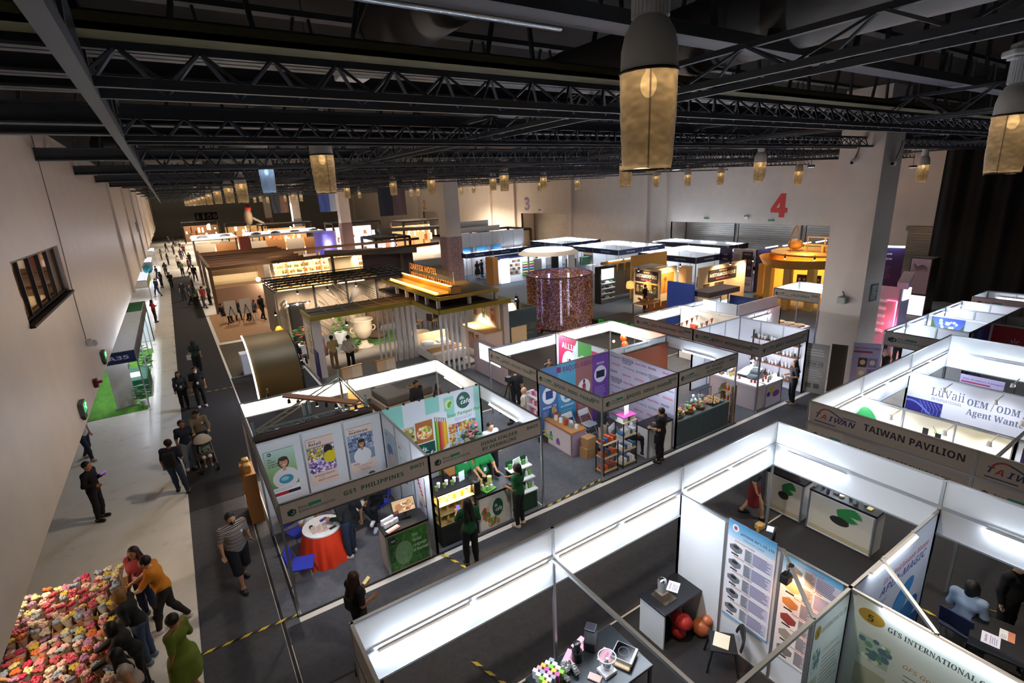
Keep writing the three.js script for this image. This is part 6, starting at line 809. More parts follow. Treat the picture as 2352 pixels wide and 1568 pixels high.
// ------------------------------------------------------------------ nearest pavilion contents
poster('banner', 'JEFFRINE induction cooker wall chart on the left panel', TEX.jefferine,0.8,1.86,[6.67,0.66,-3.8], -Math.PI / 2, 'banner');poster('banner', 'second induction cooker wall chart lit by a warm clip lamp', TEX.jefferine2,0.82,1.86,[6.67,0.6,-2.88], -Math.PI / 2, 'banner');
poster('banner', 'narrow GFS INTERNATIONAL print on the short panel', TEX.gfs,0.86,2.3,[6.22,0.1,-2.38],0, 'banner');poster('banner', 'wide GFS INTERNATIONAL print on the side panels', TEX.gfs,1.7,2.34,[6.67,0.08,-1.45], -Math.PI / 2, 'banner');
poster('banner', 'white print with blue splash and purple bottle', TEX.splash,2.7,2.36,[8.14,0.06,-2.38],0, 'banner');
{
const o=thing('blender_table', 'white panelled table with black top carrying a steel juicer', 'table',[6.24,0,-4.92]);part(o, 'table_top', rb(1.04,0.04,0.6,0,0.73,0,0.015), mat(0x17181c,0.35));part(o, 'end_panel', bx(0.03,0.73,0.54,-0.48,0,0), whiteP);part(o, 'back_panel', bx(0.96,0.73,0.02,0,0,-0.26), whiteP);part(o, 'end_panel', bx(0.03,0.73,0.54,0.48,0,0), whiteP);
const j=thing('juicer', 'steel juicer with glossy clear dome on the black top table', 'juicer',[5.98,0.77,-4.92]);part(j, 'base', rb(0.18,0.16,0.18,0,0,0,0.02), mat(0x9a8a78,0.3, { metalness: 0.8 }));part(j, 'jar', cy(0.07,0.08,0.22,0,0.16,0,20), mat(0xcfd4d8,0.12, { metalness: 0.5 }));part(j, 'lid', sp(0.08,0,0.38,0,1,0.5,1), chrome);part(j, 'tray', bx(0.3,0.015,0.34,0.06,0,0), mat(0x8a7c6c,0.25, { metalness: 0.8 }));
small('leaflet', 'white paper with blots beside the juicer', 'paper', bx(0.26,0.004,0.2), mapMat(TEX.diagram),[6.36,0.771,-4.98],0.5);small('shopping_bag', 'crumpled red bag under the black top table', 'bag', Array.from({ length: 7 }, (_, k)=>ico(0.13, rnd(-0.1,0.1),0.12 + rnd(0.3), rnd(-0.1,0.1),1)), mat(0xa01c14,0.6),[6.2,0,-4.66]);small('plastic_bag', 'clear orange plastic bag on the floor by the panel', 'bag',[ico(0.16,0,0.14,0,1), ico(0.1,0.08,0.28,0.05,1)], mat(0xb0623c,0.3),[6.56,0,-4.5]);small('green_bottle', 'green drink bottle on the floor under the table', 'bottle',[cy(0.05,0.05,0.2), cy(0.02,0.02,0.06,0,0.2,0)], mat(0x2f7a3a,0.3),[6.42,0,-4.72]);small('cardboard_box', 'small beige box under the black top table', 'box', bx(0.2,0.22,0.2), mat(0xb8a890,0.8),[6.5,0,-5.05]);
const c=thing('plastic_chair', 'black plastic chair with a white yellow folder on its seat', 'chair',[6.32,0,-3.92],-2.4);part(c, 'seat', rb(0.42,0.03,0.42,0,0.43,0,0.014), black);const bk=new THREE.TorusGeometry(0.2,0.035,8,20, Math.PI).scale(1,1.3,0.5).rotateX(-0.25).translate(0,0.52,-0.24);part(c, 'backrest',[bk, rb(0.3,0.1,0.02,0,0.62,-0.28,0.01)], black);for (const sx of [-1,1]) for (const sz of [-1,1]) part(c, 'leg', rod([sx*0.17,0.43, sz*0.17],[sx*0.22,0, sz*0.24],0.018), black);small('folder', 'white and yellow folder lying on the black plastic chair', 'folder',[bx(0.3,0.012,0.24)], mat(0xe6e2c8,0.6),[6.32,0.462,-3.94],0.5);
const cl=thing('clip_lamp', 'black clip spotlight shining on the second cooker chart', 'lamp',[6.42,2.18,-3.1]);part(cl, 'housing', rb(0.16,0.14,0.12,0,0,0,0.02), black);part(cl, 'lens', bx(0.008,0.1,0.09,0.082,0.02,0), glow(0xffc080,8));part(cl, 'arm', rod([0,0.14,0],[0.02,0.28,0.04],0.012), black);part(cl, 'clip', rb(0.06,0.06,0.06,0.02,0.26,0.04,0.01), black);spot(6.5,2.25,-3.08,6.72,1.5,-2.9,0xffb070,5,1.0,2);
// table at the bottom edge
const t=table('demo_table', 'long black demonstration table at the bottom edge',[4.0,-4.55],1.7,0.95,0.8,0, mat(0x1c2226,0.3), darkAlu);
const bl=thing('blender', 'square clear blender jug on a black base', 'blender',[4.28,0.8,-4.85],0.6);part(bl, 'base', rb(0.18,0.18,0.2,0,0,0,0.03), black);part(bl, 'jug', bx(0.16,0.2,0.16,0,0.19,0), mat(0xd8dce0,0.05, { transmission: 0.9 }));part(bl, 'lid', rb(0.17,0.03,0.17,0,0.39,0,0.01), mat(0x2a2a30,0.2));small('coffee_grinder', 'round black grinder with knob on the demo table', 'grinder',[cy(0.09,0.08,0.16), cy(0.05,0.05,0.12,0,0.16,0), sp(0.06,0,0.3,0,1,0.5,1)], mat(0x15161a,0.3),[3.98,0.8,-4.82]);
for (const [x, z, l, r] of [[3.92,-4.9, 'pink price sheet under the black grinder',0.5],[4.38,-4.6, 'pink price sheet beside the induction cooker',0.4],[4.2,-4.99, 'pink price sheet behind the clear blender',0.2]]) small('price_sheet', l, 'paper', bx(0.26,0.004,0.2), mapMat(TEX.pinkNote),[x,0.801, z], r);
const rg=thing('glass_extractor', 'clear round juicer drum on a white base', 'juicer',[4.2,0.8,-4.4]);part(rg, 'base', bx(0.22,0.05,0.2), white);part(rg, 'drum', cy(0.1,0.13,0.24,0,0.05,0,28, true), mat(0xe4e8ec,0.06, { transmission: 0.85, side: 2 }));part(rg, 'rim', new THREE.TorusGeometry(0.13,0.008,8,32).rotateX(Math.PI / 2).translate(0,0.29,0), mat(0xe0e4ea,0.15));part(rg, 'core',[cy(0.03,0.02,0.2,0,0.05,0), sp(0.06,0,0.12,0)], chrome);
const ic=thing('induction_cooker', 'black glass induction cooker with ring on cream feet', 'cooker',[4.58,0.8,-4.42],0.45);part(ic, 'body', rb(0.32,0.06,0.34,0,0.05,0,0.01), mat(0x9a9a98,0.35, { metalness: 0.6 }));part(ic, 'glass_top', bx(0.28,0.006,0.28,0,0.11,-0.01), mat(0x07080a,0.1));part(ic, 'ring', new THREE.TorusGeometry(0.08,0.004,6,32).rotateX(Math.PI / 2).translate(0,0.117,-0.01), mat(0x6a6a7a,0.4));for (const q of [-0.18,0.18]) part(ic, 'foot', rb(0.08,0.05,0.3, q,0,0,0.02), mat(0xd8c4a4,0.7));
const cols=[0xd8a83a,0xd890a8,0xe4e4e6,0x7ac03a,0xb84a90,0x8a96a0,0xd8d8d4];for (let k=0;k<20;k++) { const r=Math.floor(k / 4);small('product_carton',['white', 'yellow', 'pink', 'green', 'grey'][r] + ' row carton ' + ['first', 'second', 'third', 'fourth'][k % 4] + ' from the front at the bottom edge', 'box', bx(0.06,0.14,0.07), mat(cols[(k*3 + r) % 7],0.5),[3.28 + r*0.075,0.8,-4.7 - (k % 4)*0.08],0.5, 'product cartons on the demo table');}
small('foil_bags', 'glittering foil packs beside the product cartons', 'packs', Array.from({ length: 16 }, ()=>ico(0.05, rnd(-0.12,0.12),0.04 + rnd(0.05), rnd(-0.12,0.12))), mat(0xb0b4b0,0.15, { metalness: 0.8 }),[3.72,0.8,-4.72]);small('cup', 'small clear plastic cup on the demo table', 'cup', cy(0.025,0.035,0.08), glass,[3.86,0.8,-4.62]);small('snack_bag', 'printed snack bag lying on the demo table', 'bag', rb(0.12,0.03,0.2,0,0,0,0.014), mat(0xc8a8a0,0.5),[3.98,0.8,-4.42],0.5);
// far bay of the pavilion
counter('long_counter', 'black topped white counter with plant print across the cross bay',[11.22,-4.35],1.35,0.5,1.0, -Math.PI / 2, white, mat(0x15161a,0.4), TEX.qrTable);counter('long_counter', 'second black topped counter with cream print beside it',[11.22,-5.6],0.9,0.5,1.0, -Math.PI / 2, white, mat(0x15161a,0.4), TEX.qrTable);
table('side_table', 'small black table with boxes and cards',[9.15,-5.0],0.5,0.45,0.75,0.3, black, black);small('box_goods', 'brown boxes on the small black table', 'box',[bx(0.16,0.1,0.14), bx(0.05,0.14,0.05,-0.14,0,0.05)], mat(0xa0763c,0.6),[9.12,0.75,-5.05]);small('white_card', 'white card with dark blot on the small black table', 'card', bx(0.2,0.006,0.13), white,[9.25,0.75,-4.9],0.4);
for (let k=0;k<9;k++) small('cosmetic',['clear acrylic box', 'green bottle', 'purple bottle', 'clear acrylic stand', 'cream tin', 'dark jar', 'glass pack', 'white tube', 'yellow pad'][k] + ' on the black topped counter', 'cosmetics',[boxG, bottleG, bottleG, bx(0.14,0.08,0.1), cy(0.05,0.05,0.04), jarG, bx(0.12,0.1,0.06), jarG, bx(0.12,0.02,0.1)][k], mat([0xc8ccd2,0x3a9a3a,0x8a4ab0,0xd0d4da,0xc8b890,0x2a2a30,0xb8c0c8,0xe4e4e6,0xd8d890][k],0.3),[11.15 + (k % 2)*0.1,1.0,-5.0 + k*0.14]);
// right of the poster wall
table('black_table', 'black table with white papers at the right edge',[9.55,-1.35],0.9,0.7,0.75,0.2, black, black);small('paper_sheet', 'white printed sheet on the black table at the right edge', 'paper', bx(0.28,0.004,0.22), mapMat(TEX.diagram),[9.4,0.751,-1.42],0.2);small('paper_sheet', 'second sheet nearer the edge of the black table', 'paper', bx(0.24,0.004,0.18), mapMat(TEX.brochure),[9.68,0.751,-1.3],0.2);
one('extension_cord', 'thin yellow cord crossing the carpet behind the white divider', 'cord', tubeG([[11.1,0.02,-2.0],[11.3,0.02,-1.6],[11.9,0.02,-1.5],[12.3,0.02,-1.3]],0.008), mat(0xa8a03a,0.6));small('power_box', 'small white power socket box on the carpet', 'socket', rb(0.3,0.08,0.1,0,0,0,0.02), white,[12.35,0,-1.25],0.3);small('yellow_tape_box', 'dark floor box marked with yellow tape', 'box',[bx(0.22,0.1,0.2)], mat(0x8a8420,0.6),[11.0,0,-1.95],0.2);
}
person({ label: 'seated woman in pale blue blouse with bobbed hair at the right', at: [9.75,-1.85], sit: true, seat: 0.46, fem: true, hair: 'bob', top: 0x8fa4bc, bottom: 0x2a3550, turn: 1.5, arms: ['lap', 'lap'], lean: 0.15, sleeve: 1, wide: 1.1, h: 1.66, lod: 0 });
stackChair('dark chair under the seated woman in blue',[9.75,-1.85],1.5, mat(0x1c2444,0.6));
person({ label: 'person in black cut off by the right edge', at: [10.55,-1.5], top: 0x0a0a0c, wear: 'jacket', sleeve: 1, turn: -0.3, h: 1.62, wide: 1.15 });person({ label: 'woman in red skirt walking under the white header', at: [10.35,-5.95], fem: true, wear: 'skirt', top: 0x3a3f48, bottom: 0x7a1c24, turn: 0.6, h: 1.6, shoes: 0x101010, legs: ['stepF', 'stepB'] });person({ label: 'person in dark trousers and white shoes beyond the header post', at: [11.9,-6.6], top: 0x1c1c24, bottom: 0x16161e, shoes: 0xc8c0b8, turn: 1.2, h: 1.66, legs: ['stepF', 'stepB'] });
// ------------------------------------------------------------------ TAIWAN pavilion contents
poster('banner', 'cream BIOCROWN print with green monstera leaf', TEX.bioLeaf,0.92,2.3,[13.52,0.1,-4.86], -Math.PI / 2, 'banner');poster('banner', 'cream print with dropper bottles', TEX.bioBottles,0.92,2.3,[13.52,0.1,-3.88], -Math.PI / 2, 'banner');poster('banner', 'cream print with second monstera leaf', TEX.bioLeaf2,0.92,2.3,[13.52,0.1,-2.92], -Math.PI / 2, 'banner');poster('banner', 'LuVaii OEM ODM OBM Agent Wanted print', TEX.luvaii,2.8,2.34,[16.32,0.08,-3.88], -Math.PI / 2, 'banner');
poster('poster', 'dark purple product print at the right edge of the pavilion', null,1.2,2.2,[13.52,0.1,-1.7], -Math.PI / 2, 'poster', mat(0x2c2048,0.5));
for (const [x, z, l] of [[12.9,-4.4, 'first'],[12.9,-3.4, 'second'],[13.0,-2.7, 'third'],[15.6,-4.3, 'fourth'],[15.6,-3.3, 'fifth'],[14.6,-2.6, 'sixth'],[17.2,-3.4, 'seventh']]) { const o=thing('clip_spotlight', l + ' of the small bright clip spotlights in the TAIWAN pavilion', 'lamp',[x,2.35, z]);part(o, 'head', cy(0.05,0.035,0.1), white);part(o, 'lens', sp(0.045,0.03,0.03,0), glow(0xf4f6ff,14));part(o, 'arm', rod([0,0.08,0],[0.5,0.1,0],0.012), white);spot(x + 0.06,2.36, z, x + 0.6,1.2, z,0xf4f6ff,1.6,1.1,2);}
for (const [x, z, l] of [[14.9,-4.6, 'dark haired woman behind the BIOCROWN wall'],[17.3,-4.5, 'man with flat cap hair behind the LuVaii wall'],[17.9,-3.3, 'person in grey behind the LuVaii wall at the right edge']]) person({ label: l, at: [x, z], top: 0x2a2c34, turn: rnd(6), h: 1.62 });
{ for (let k=0;k<10;k++) small('display_item',['clear vase', 'dark bottle', 'purple box', 'teal box', 'white tube', 'glass flask', 'brown jar', 'violet pouch', 'silver tin', 'black kettle'][k] + ' on the shelf behind the LuVaii wall', 'product',[bottleG, bottleG, boxG, boxG, jarG, bottleG, jarG, boxG, jarG, bottleG][k], mat([0xd8dce0,0x2a2224,0x5a4aa0,0x3a8a94,0xe8e8ea,0xc8ccd2,0x6a4a30,0x8a6ac0,0xc0c4c8,0x151518][k],0.3),[17.0 + (k % 5)*0.3,1.0,-4.95 + Math.floor(k / 5)*0.14]);counter('shelf_counter', 'low counter of bottles behind the LuVaii wall',[17.6,-4.9],1.7,0.45,1.0,0, white, black);poster('poster', 'grey lilac print at the far side of the TAIWAN pavilion', TEX.bannerPurple,1.0,1.2,[18.92,0.7,-4.4], -Math.PI / 2);}
poster('banner', 'red NEXT SHAPES print in the rows behind', TEX.redShape,1.9,1.4,[23.78,1.0,-4.6], -Math.PI / 2, 'banner');poster('banner', 'blue waterfall print with gold bottle in the rows behind', TEX.brazil,1.0,1.8,[23.78,0.6,-6.85], -Math.PI / 2, 'banner');poster('banner', 'violet and cyan print beside the red one', TEX.purpleLight,1.5,1.6,[22.9,0.8,-5.62],0, 'banner');
person({ label: 'dark haired woman in pink behind the white booth rows', at: [22.6,-8.2], fem: true, top: 0xc8a0a8, turn: 1.0, h: 1.6 });person({ label: 'first of two visitors at the white kiosk by the curtain', at: [24.2,-8.4], top: 0x2a2430, turn: 2.0, h: 1.64 });person({ label: 'second of two visitors at the white kiosk by the curtain', at: [24.9,-8.3], fem: true, top: 0x1c1a20, turn: -1.0, h: 1.58 });person({ label: 'person in black behind the SOUTH SEA header', at: [20.9,-6.6], top: 0x15151c, turn: -1.6, h: 1.64 });
// ------------------------------------------------------------------ hotel linen stand with golden pergola
const stand=(name, label, x, z, cat='stand')=>{ const o=thing(name, label, cat,[x,0, z]);const f=(n, geo, m, l)=>part(o, n, (Array.isArray(geo)?merge(geo) : geo).translate(-x,0, -z), m, l);f.o=o;return f;};
const warmSpot=(label, x, y, z, tx, ty, tz, k=30, color=WARM, a=0.9)=>{ const o=thing('spotlight', label, 'lamp',[x, y, z]);part(o, 'head', cy(0.06,0.045,0.14), black);part(o, 'lens', sp(0.05,0,0,0), glow(color,10));part(o, 'stem', rod([0,0.12,0],[0,0.3,0],0.012), black);spot(x, y - 0.08, z, tx, ty, tz, color, k, a,3);};
{
const f=stand('pergola_stand', 'white and gold pergola stand with ZARTEX HOTEL sign',4.4,-22.8), brown=mat(0x3d3020,0.6), wp=mat(0xd9d6d6,0.55);
f('roof_panel', bx(4.7,0.12,2.0,6.7,2.78,-23.8), brown);f('roof_panel', bx(3.7,0.12,7.6,10.85,2.78,-23.7), brown);f('roof_panel', bx(3.1,0.1,7.1,10.75,3.28,-23.85), brown);
f('gold_edge',[bx(4.7,0.2,0.06,6.7,2.74,-22.78), bx(0.06,0.2,2.0,4.36,2.74,-23.8), bx(3.7,0.2,0.06,10.85,2.74,-19.88), bx(0.06,0.2,2.9,9.0,2.74,-21.3), bx(3.1,0.16,0.06,10.75,3.25,-20.3), bx(0.06,0.16,7.1,9.2,3.25,-23.85)], gold);
const rib=[];for (let k=1;k<6;k++) rib.push(bx(0.05,0.05,1.9,4.4 + k*0.78,2.9,-23.8));rib.push(bx(4.6,0.05,0.05,6.7,2.9,-23.8));f('roof_rib', rib, mat(0x57503f,0.6));
for (const [x, z] of [[9.25,-20.4],[9.25,-21.6],[9.25,-22.8],[9.25,-24],[9.25,-25.3],[10.8,-20.4],[12.2,-20.4]]) f('roof_block', bx(0.14,0.38,0.14, x,2.9, z), wp);
f('light_trough',[bx(0.9,0.06,6,9.7,3.4,-23.6), bx(0.06,0.3,6,10.15,3.4,-23.6), bx(0.5,0.3,0.25,10.15,3.45,-20.5)], mat(0xb0842c,0.45));f('led_strip', bx(0.06,0.03,5.8,9.4,3.5,-23.6), glow(0xffc060,14));f('led_strip', bx(0.06,0.03,5.8,10.08,3.72,-23.6), glow(0xffc060,14));area(9.7,3.75,-23.6,9.7,3.4,-23.6,5.6,0.5,0xffb850,4);
f('corner_post', bx(0.34,2.8,0.34,4.55,0,-22.95), wp);f('corner_post', bx(0.3,2.8,0.3,12.45,0,-20.1), wp);
for (let k=0;k<8;k++) f('white_slat', bx(k<4?0.07 : 0.17,2.78, k<4?0.07 : 0.2,7.25 + k*0.24 + (k>3?(k - 4)*0.03 : 0),0,-22.9), wp);for (let k=0;k<6;k++) f('white_slat', bx(0.09,2.78,0.09,9.1 + k*0.25,0,-20.0), wp);
f('end_wall', bx(0.08,2.7,1.7,4.42,0,-23.9), mat(0xe0cfae,0.6));f('picture_wall', bx(0.1,2.7,2.6,12.1,0,-21.3), mat(0xeadcc6,0.6));f('lit_box', bx(0.9,1.5,2.3,11.6,0,-20.9), mat(0xe6e0da,0.5));f('wood_ledge', bx(0.95,0.05,2.35,11.6,1.5,-20.9), mat(0xd0a060,0.5));f('platform', bx(8.2,0.12,6,8.4,0,-23.3), mat(0x6b6660,0.6));
f('low_wall', bx(0.14,1.5,2.6,10.5,0,-18.3), mat(0xc4b4b8,0.55));f('light_screen', bx(0.02,0.7,1.7,10.42,0.7,-18.2), glow(0xf4f6ff,1.6));area(10.38,1.05,-18.2,9,1,-18.2,1.6,0.65,0xf0f2ff,3);
const sg=one('hotel_sign', 'orange ZARTEX HOTEL PREMIUM COLLECTION letters on a clear board', 'sign', new THREE.PlaneGeometry(5.3,0.95).rotateY(-Math.PI / 2), new THREE.MeshStandardMaterial({ map: TEX.zartex, transparent: true, roughness: 0.4, side: 2, emissive: 0xe08a20, emissiveMap: TEX.zartex, emissiveIntensity: 0.35 }),[10.45,3.88,-23.7]);
f('sign_stand',[bar([10.45,3.35,-21.1],[10.45,4.3,-21.1],0.03), bar([10.45,3.35,-26.3],[10.45,4.3,-26.3],0.03)], alu);
const art=canvasTex(192,256, (c, w, h)=>{ c.fillStyle='#e8d8b0';c.fillRect(0,0, w, h);c.strokeStyle='#a8701c';c.lineWidth=8;c.beginPath();c.moveTo(90,250);c.bezierCurveTo(70,160,130,120,90,20);c.stroke();dots(c,40,20,120,200,70,9,['#c8881e', '#8a5a1a', '#e8b84a']);});
poster('picture', 'golden tree picture on the left end wall of the pergola', art,1.0,1.5,[4.36,0.9,-23.7], -Math.PI / 2, 'picture');f('end_panel_screen', bx(0.05,1.2,0.7,4.3,0.3,-22.5), mat(0x241f6a,0.4));
[['#5a4a48', '#d8d0c8'],['#3a5a2c', '#e8e8e0'],['#b0603a', '#d8c0b0']].forEach(([a, b], i)=>poster('picture',['dark', 'green bottle', 'orange'][i] + ' framed picture on the cream pergola wall', canvasTex(96,160, (c)=>{ rect(c,0,0,96,160, b);rect(c,16,20,64,120, a);disc(c,50,60,22, b);}),0.42,0.8,[12.03,1.75,-22.2 + i*0.85], -Math.PI / 2, 'picture'));
small('brick_sample', 'small brick patterned board in the lit box', 'sample', bx(0.03,0.8,0.7), mat(0x9a7060,0.8),[11.12,0.55,-21.2]);small('brick_sample', 'wooden angled board in the lit box', 'sample', bx(0.03,0.85,0.25), wood,[11.1,0.5,-20.5],0.3);area(11.05,1.3,-20.9,10,0.9,-20.9,1.9,0.15,0xf6f6ff,14);
for (const [x, z, tx, tz, l] of [[5.6,-24.2,5.8,-26.5, 'left'],[7,-24.3,7.5,-26.8, 'second'],[8.5,-24.3,8.8,-27.6, 'third'],[10.2,-22,10.4,-24.8, 'fourth'],[11.2,-21.4,12.0,-21.3, 'rightmost']]) warmSpot(l + ' small spotlight under the pergola roof', x,2.46, z, tx,0.3, tz,26);
// teal linen booth to the right
const t=stand('linen_booth', 'teal Premium Linen booth with lit cream panel',13.3,-20.6);t('front_panel', bx(2.0,2.2,0.1,13.4,0,-20.3), mapMat(TEX.premium,0.6));t('cream_panel', bx(0.9,1.3,0.03,13.3,0.1,-20.22), mat(0xe8d8b0,0.6));t('side_panel', bx(0.1,2.2,1.4,14.4,0,-21), mat(0x3f5560,0.6));t('cream_wall', bx(1.7,2.0,0.08,13.9,0,-22.6), mat(0xf0e2c4,0.6));warmSpot('bright spotlight on the cream wall of the teal booth',14.5,2.3,-22.2,13.9,1,-22.6,14);
const lc=thing('luggage_cart', 'brass hotel luggage cart with arched rails behind the teal booth', 'cart',[15.9,0,-22.6],0.4);part(lc, 'platform', rb(1.0,0.08,0.6,0,0.22,0,0.03), mat(0x8a1c24,0.8));for (const s of [-1,1]) part(lc, 'arched_rail', tubeG([[s*0.45,0.28,0.25],[s*0.45,1.2,0.25],[s*0.2,1.7,0.1],[0,1.8,0]],0.02), mat(0xc0a878,0.25, { metalness: 0.9 }));part(lc, 'arched_rail', tubeG([[-0.45,0.28,-0.25],[-0.45,1.2,-0.25],[-0.2,1.7,-0.1],[0.2,1.7,-0.1],[0.45,1.2,-0.25],[0.45,0.28,-0.25]],0.02), mat(0xc0a878,0.25, { metalness: 0.9 }));for (const [x, z] of [[-0.4,0.22],[0.4,0.22],[-0.4,-0.22],[0.4,-0.22]]) part(lc, 'wheel', cy(0.09,0.09,0.05).rotateX(Math.PI / 2).translate(x,0.1, z), black);
// garden display inside the pergola
struct('floor_carpet', bx(3.6,0.02,3.2,8.6,0,-27.6), mapMat(tinted([60,96,34],0.5,32),0.95), 'green artificial lawn');
const urn=(label, x, z, s, m)=>{ const o=thing('stone_urn', label, 'urn',[x,0.02, z]);part(o, 'foot', lathe([[0.001,0],[0.42*s,0],[0.4*s,0.1*s],[0.2*s,0.16*s],[0.14*s,0.35*s],[0.2*s,0.42*s]]), m);part(o, 'bowl', lathe([[0.12*s,0.42*s],[0.34*s,0.6*s],[0.44*s,0.95*s],[0.42*s,1.25*s],[0.52*s,1.32*s],[0.5*s,1.38*s],[0.38*s,1.34*s],[0.36*s,1.1*s]]), m);for (const q of [-1,1]) part(o, 'handle', new THREE.TorusGeometry(0.12*s,0.03*s,8,16).translate(q*0.46*s,0.9*s,0), m);};
urn('large carved stone urn on the lawn',7.6,-26.6,1.15, mat(0x9a8e7a,0.8));urn('brown tiered stone fountain urn behind the large urn',8.9,-28.4,1.2, mat(0x6a4f38,0.8));
const plant=(label, x, z, h, r, m=leafGreen, pot=white)=>{ const o=thing('potted_plant', label, 'plant',[x,0.02, z]);part(o, 'pot', cy(r*0.5, r*0.75, h*0.45,0,0,0,18), pot);part(o, 'leaves', Array.from({ length: 34 }, ()=>{ const a=rnd(6.3), q=rnd(r), y=h*0.45 + rnd(h*0.6);return sp(0.09, Math.cos(a)*q, y, Math.sin(a)*q,1.5,0.35,0.8,5).rotateY(0);}), m);return o;};
plant('white tapered pot with bright green bush in the garden display',6.9,-28.4,1.4,0.5);plant('low green fern before the large urn',6.7,-25.9,0.7,0.5, plantGreen, mat(0x5a4a38,0.8));plant('red flowered planter at the left of the garden display',5.0,-28.3,1.2,0.45, mat(0xa83018,0.7));plant('dark leafy plant by the lattice screen',4.6,-27.3,1.4,0.4, plantGreen);
{ const o=thing('statue', 'cream stone column statue in the garden display', 'statue',[7.9,0.02,-29.3]);part(o, 'plinth', bx(0.5,0.6,0.5), mat(0xc9b890,0.8));part(o, 'figure', lathe([[0.001,0.6],[0.2,0.6],[0.16,1.1],[0.22,1.5],[0.12,1.7],[0.13,1.9],[0.001,1.98]],0,0,0,14), mat(0xc9b890,0.8));}
{ const o=thing('bed', 'hotel bed with cream runner behind the white slats', 'bed',[9.9,0.12,-21.9]);part(o, 'mattress', rb(1.7,0.5,2.0,0,0.1,0,0.1), mat(0xd8ccba,0.85));part(o, 'runner', rb(1.74,0.06,0.6,0,0.58,0.5,0.02), mat(0xb8864c,0.8));part(o, 'headboard', bx(1.8,1.1,0.08,0,0,-1.05), mat(0xd0b890,0.7));for (const q of [-0.4,0.4]) part(o, 'pillow', rb(0.6,0.18,0.4, q,0.58,-0.7,0.08), white);}
{ const o=thing('round_table', 'round cream table inside the pergola', 'table',[10.3,0.02,-25.6]);part(o, 'table_top', cy(0.6,0.6,0.06,0,0.5,0,28), mat(0xd8c4a0,0.6));part(o, 'pedestal', cy(0.25,0.1,0.5), mat(0xd8c4a0,0.6));}
for (let k=0;k<4;k++) { const o=thing('dining_chair',['left', 'middle', 'right', 'rear'][k] + ' dark dining chair in the back of the pergola', 'chair',[11 + k*0.55,0.02,-27.8 - (k % 2)*0.6], k);part(o, 'seat', rb(0.44,0.06,0.44,0,0.43,0,0.02), mat(0x8a6a4a,0.7));part(o, 'backrest', rb(0.44,0.45,0.05,0,0.5,-0.2,0.03), mat(0x2a201a,0.6));for (const [x, z] of [[-0.18,-0.18],[0.18,-0.18],[-0.18,0.18],[0.18,0.18]]) part(o, 'leg', bx(0.035,0.43,0.035, x,0, z), darkWood);}
for (const [x, l, tx] of [[5.0, 'left open wooden menu board on a white desk',0],[6.4, 'right open wooden menu board on a white desk',0.1]]) { const o=thing('desk_board', l, 'board',[x,0,-19.6],0.12);part(o, 'white_desk', bx(1.0,0.8,0.6), white);part(o, 'wood_frame',[bx(0.86,0.6,0.04,0,0.8,-0.1)], mat(0xb98a3c,0.55));part(o, 'picture_side', bx(0.4,0.5,0.01,-0.2,0.85,-0.075), mat(0xd8b898,0.6));part(o, 'text_side', bx(0.4,0.5,0.01,0.2,0.85,-0.075), mat(0xe4d4c0,0.6));}
warmSpot('spotlight over the two wooden menu boards',5.7,2.46,-22.3,5.6,0.8,-19.6,22);
for (const [o] of [[{ label: 'man in cream shirt seen from behind in the pergola aisle', at: [5.35,-24.0], top: 0xd0c08a, bottom: 0x9a8468, turn: 3.3, arms: ['bent', 'bent'], h: 1.68 }],[{ label: 'man in white shirt with hands behind his back by the urn', at: [5.95,-23.4], top: 0xdcd4d0, bottom: 0x15171c, turn: 2.6, arms: ['back', 'back'], sleeve: 1, h: 1.7 }],[{ label: 'woman in dark dress standing inside the garden display', at: [5.2,-25.4], fem: true, top: 0x3a1c18, wear: 'dress', turn: 1.2, h: 1.6 }],[{ label: 'woman in black sitting with bare legs left of the pergola', at: [4.0,-25.3], fem: true, sit: true, seat: 0.47, top: 0x0e0e10, bottom: 0x101012, turn: 2.4, h: 1.62 }],[{ label: 'person in black beside the lattice screen', at: [4.75,-26.3], top: 0x121210, turn: 0.5, h: 1.6 }],[{ label: 'man in beige shirt on the phone right of the pergola', at: [15.7,-25.2], top: 0xb09a84, bottom: 0x1c1a1a, turn: 0.1, arms: ['face', 'down'], h: 1.7 }],[{ label: 'person in dark blue right of the man in beige', at: [16.8,-25.6], top: 0x1c2c44, bottom: 0x14161c, turn: 0.6, h: 1.64 }]]) person({ lod: 2, ...o });
{ const c=thing('wire_chair', 'white wire chair of the seated woman in black', 'chair',[4.0,0,-25.3],2.4);part(c, 'seat', rb(0.44,0.03,0.44,0,0.43,0,0.01), white);part(c, 'frame',[new THREE.TorusGeometry(0.22,0.015,6,20).translate(0,0.7,-0.22), new THREE.TorusGeometry(0.22,0.012,6,20).rotateX(1.57).translate(0,0.06,0)], white);for (const [x, z] of [[-0.18,-0.18],[0.18,-0.18],[-0.18,0.18],[0.18,0.18]]) part(c, 'leg', rod([x,0.43, z],[x*1.2,0, z*1.2],0.012), white);}
}
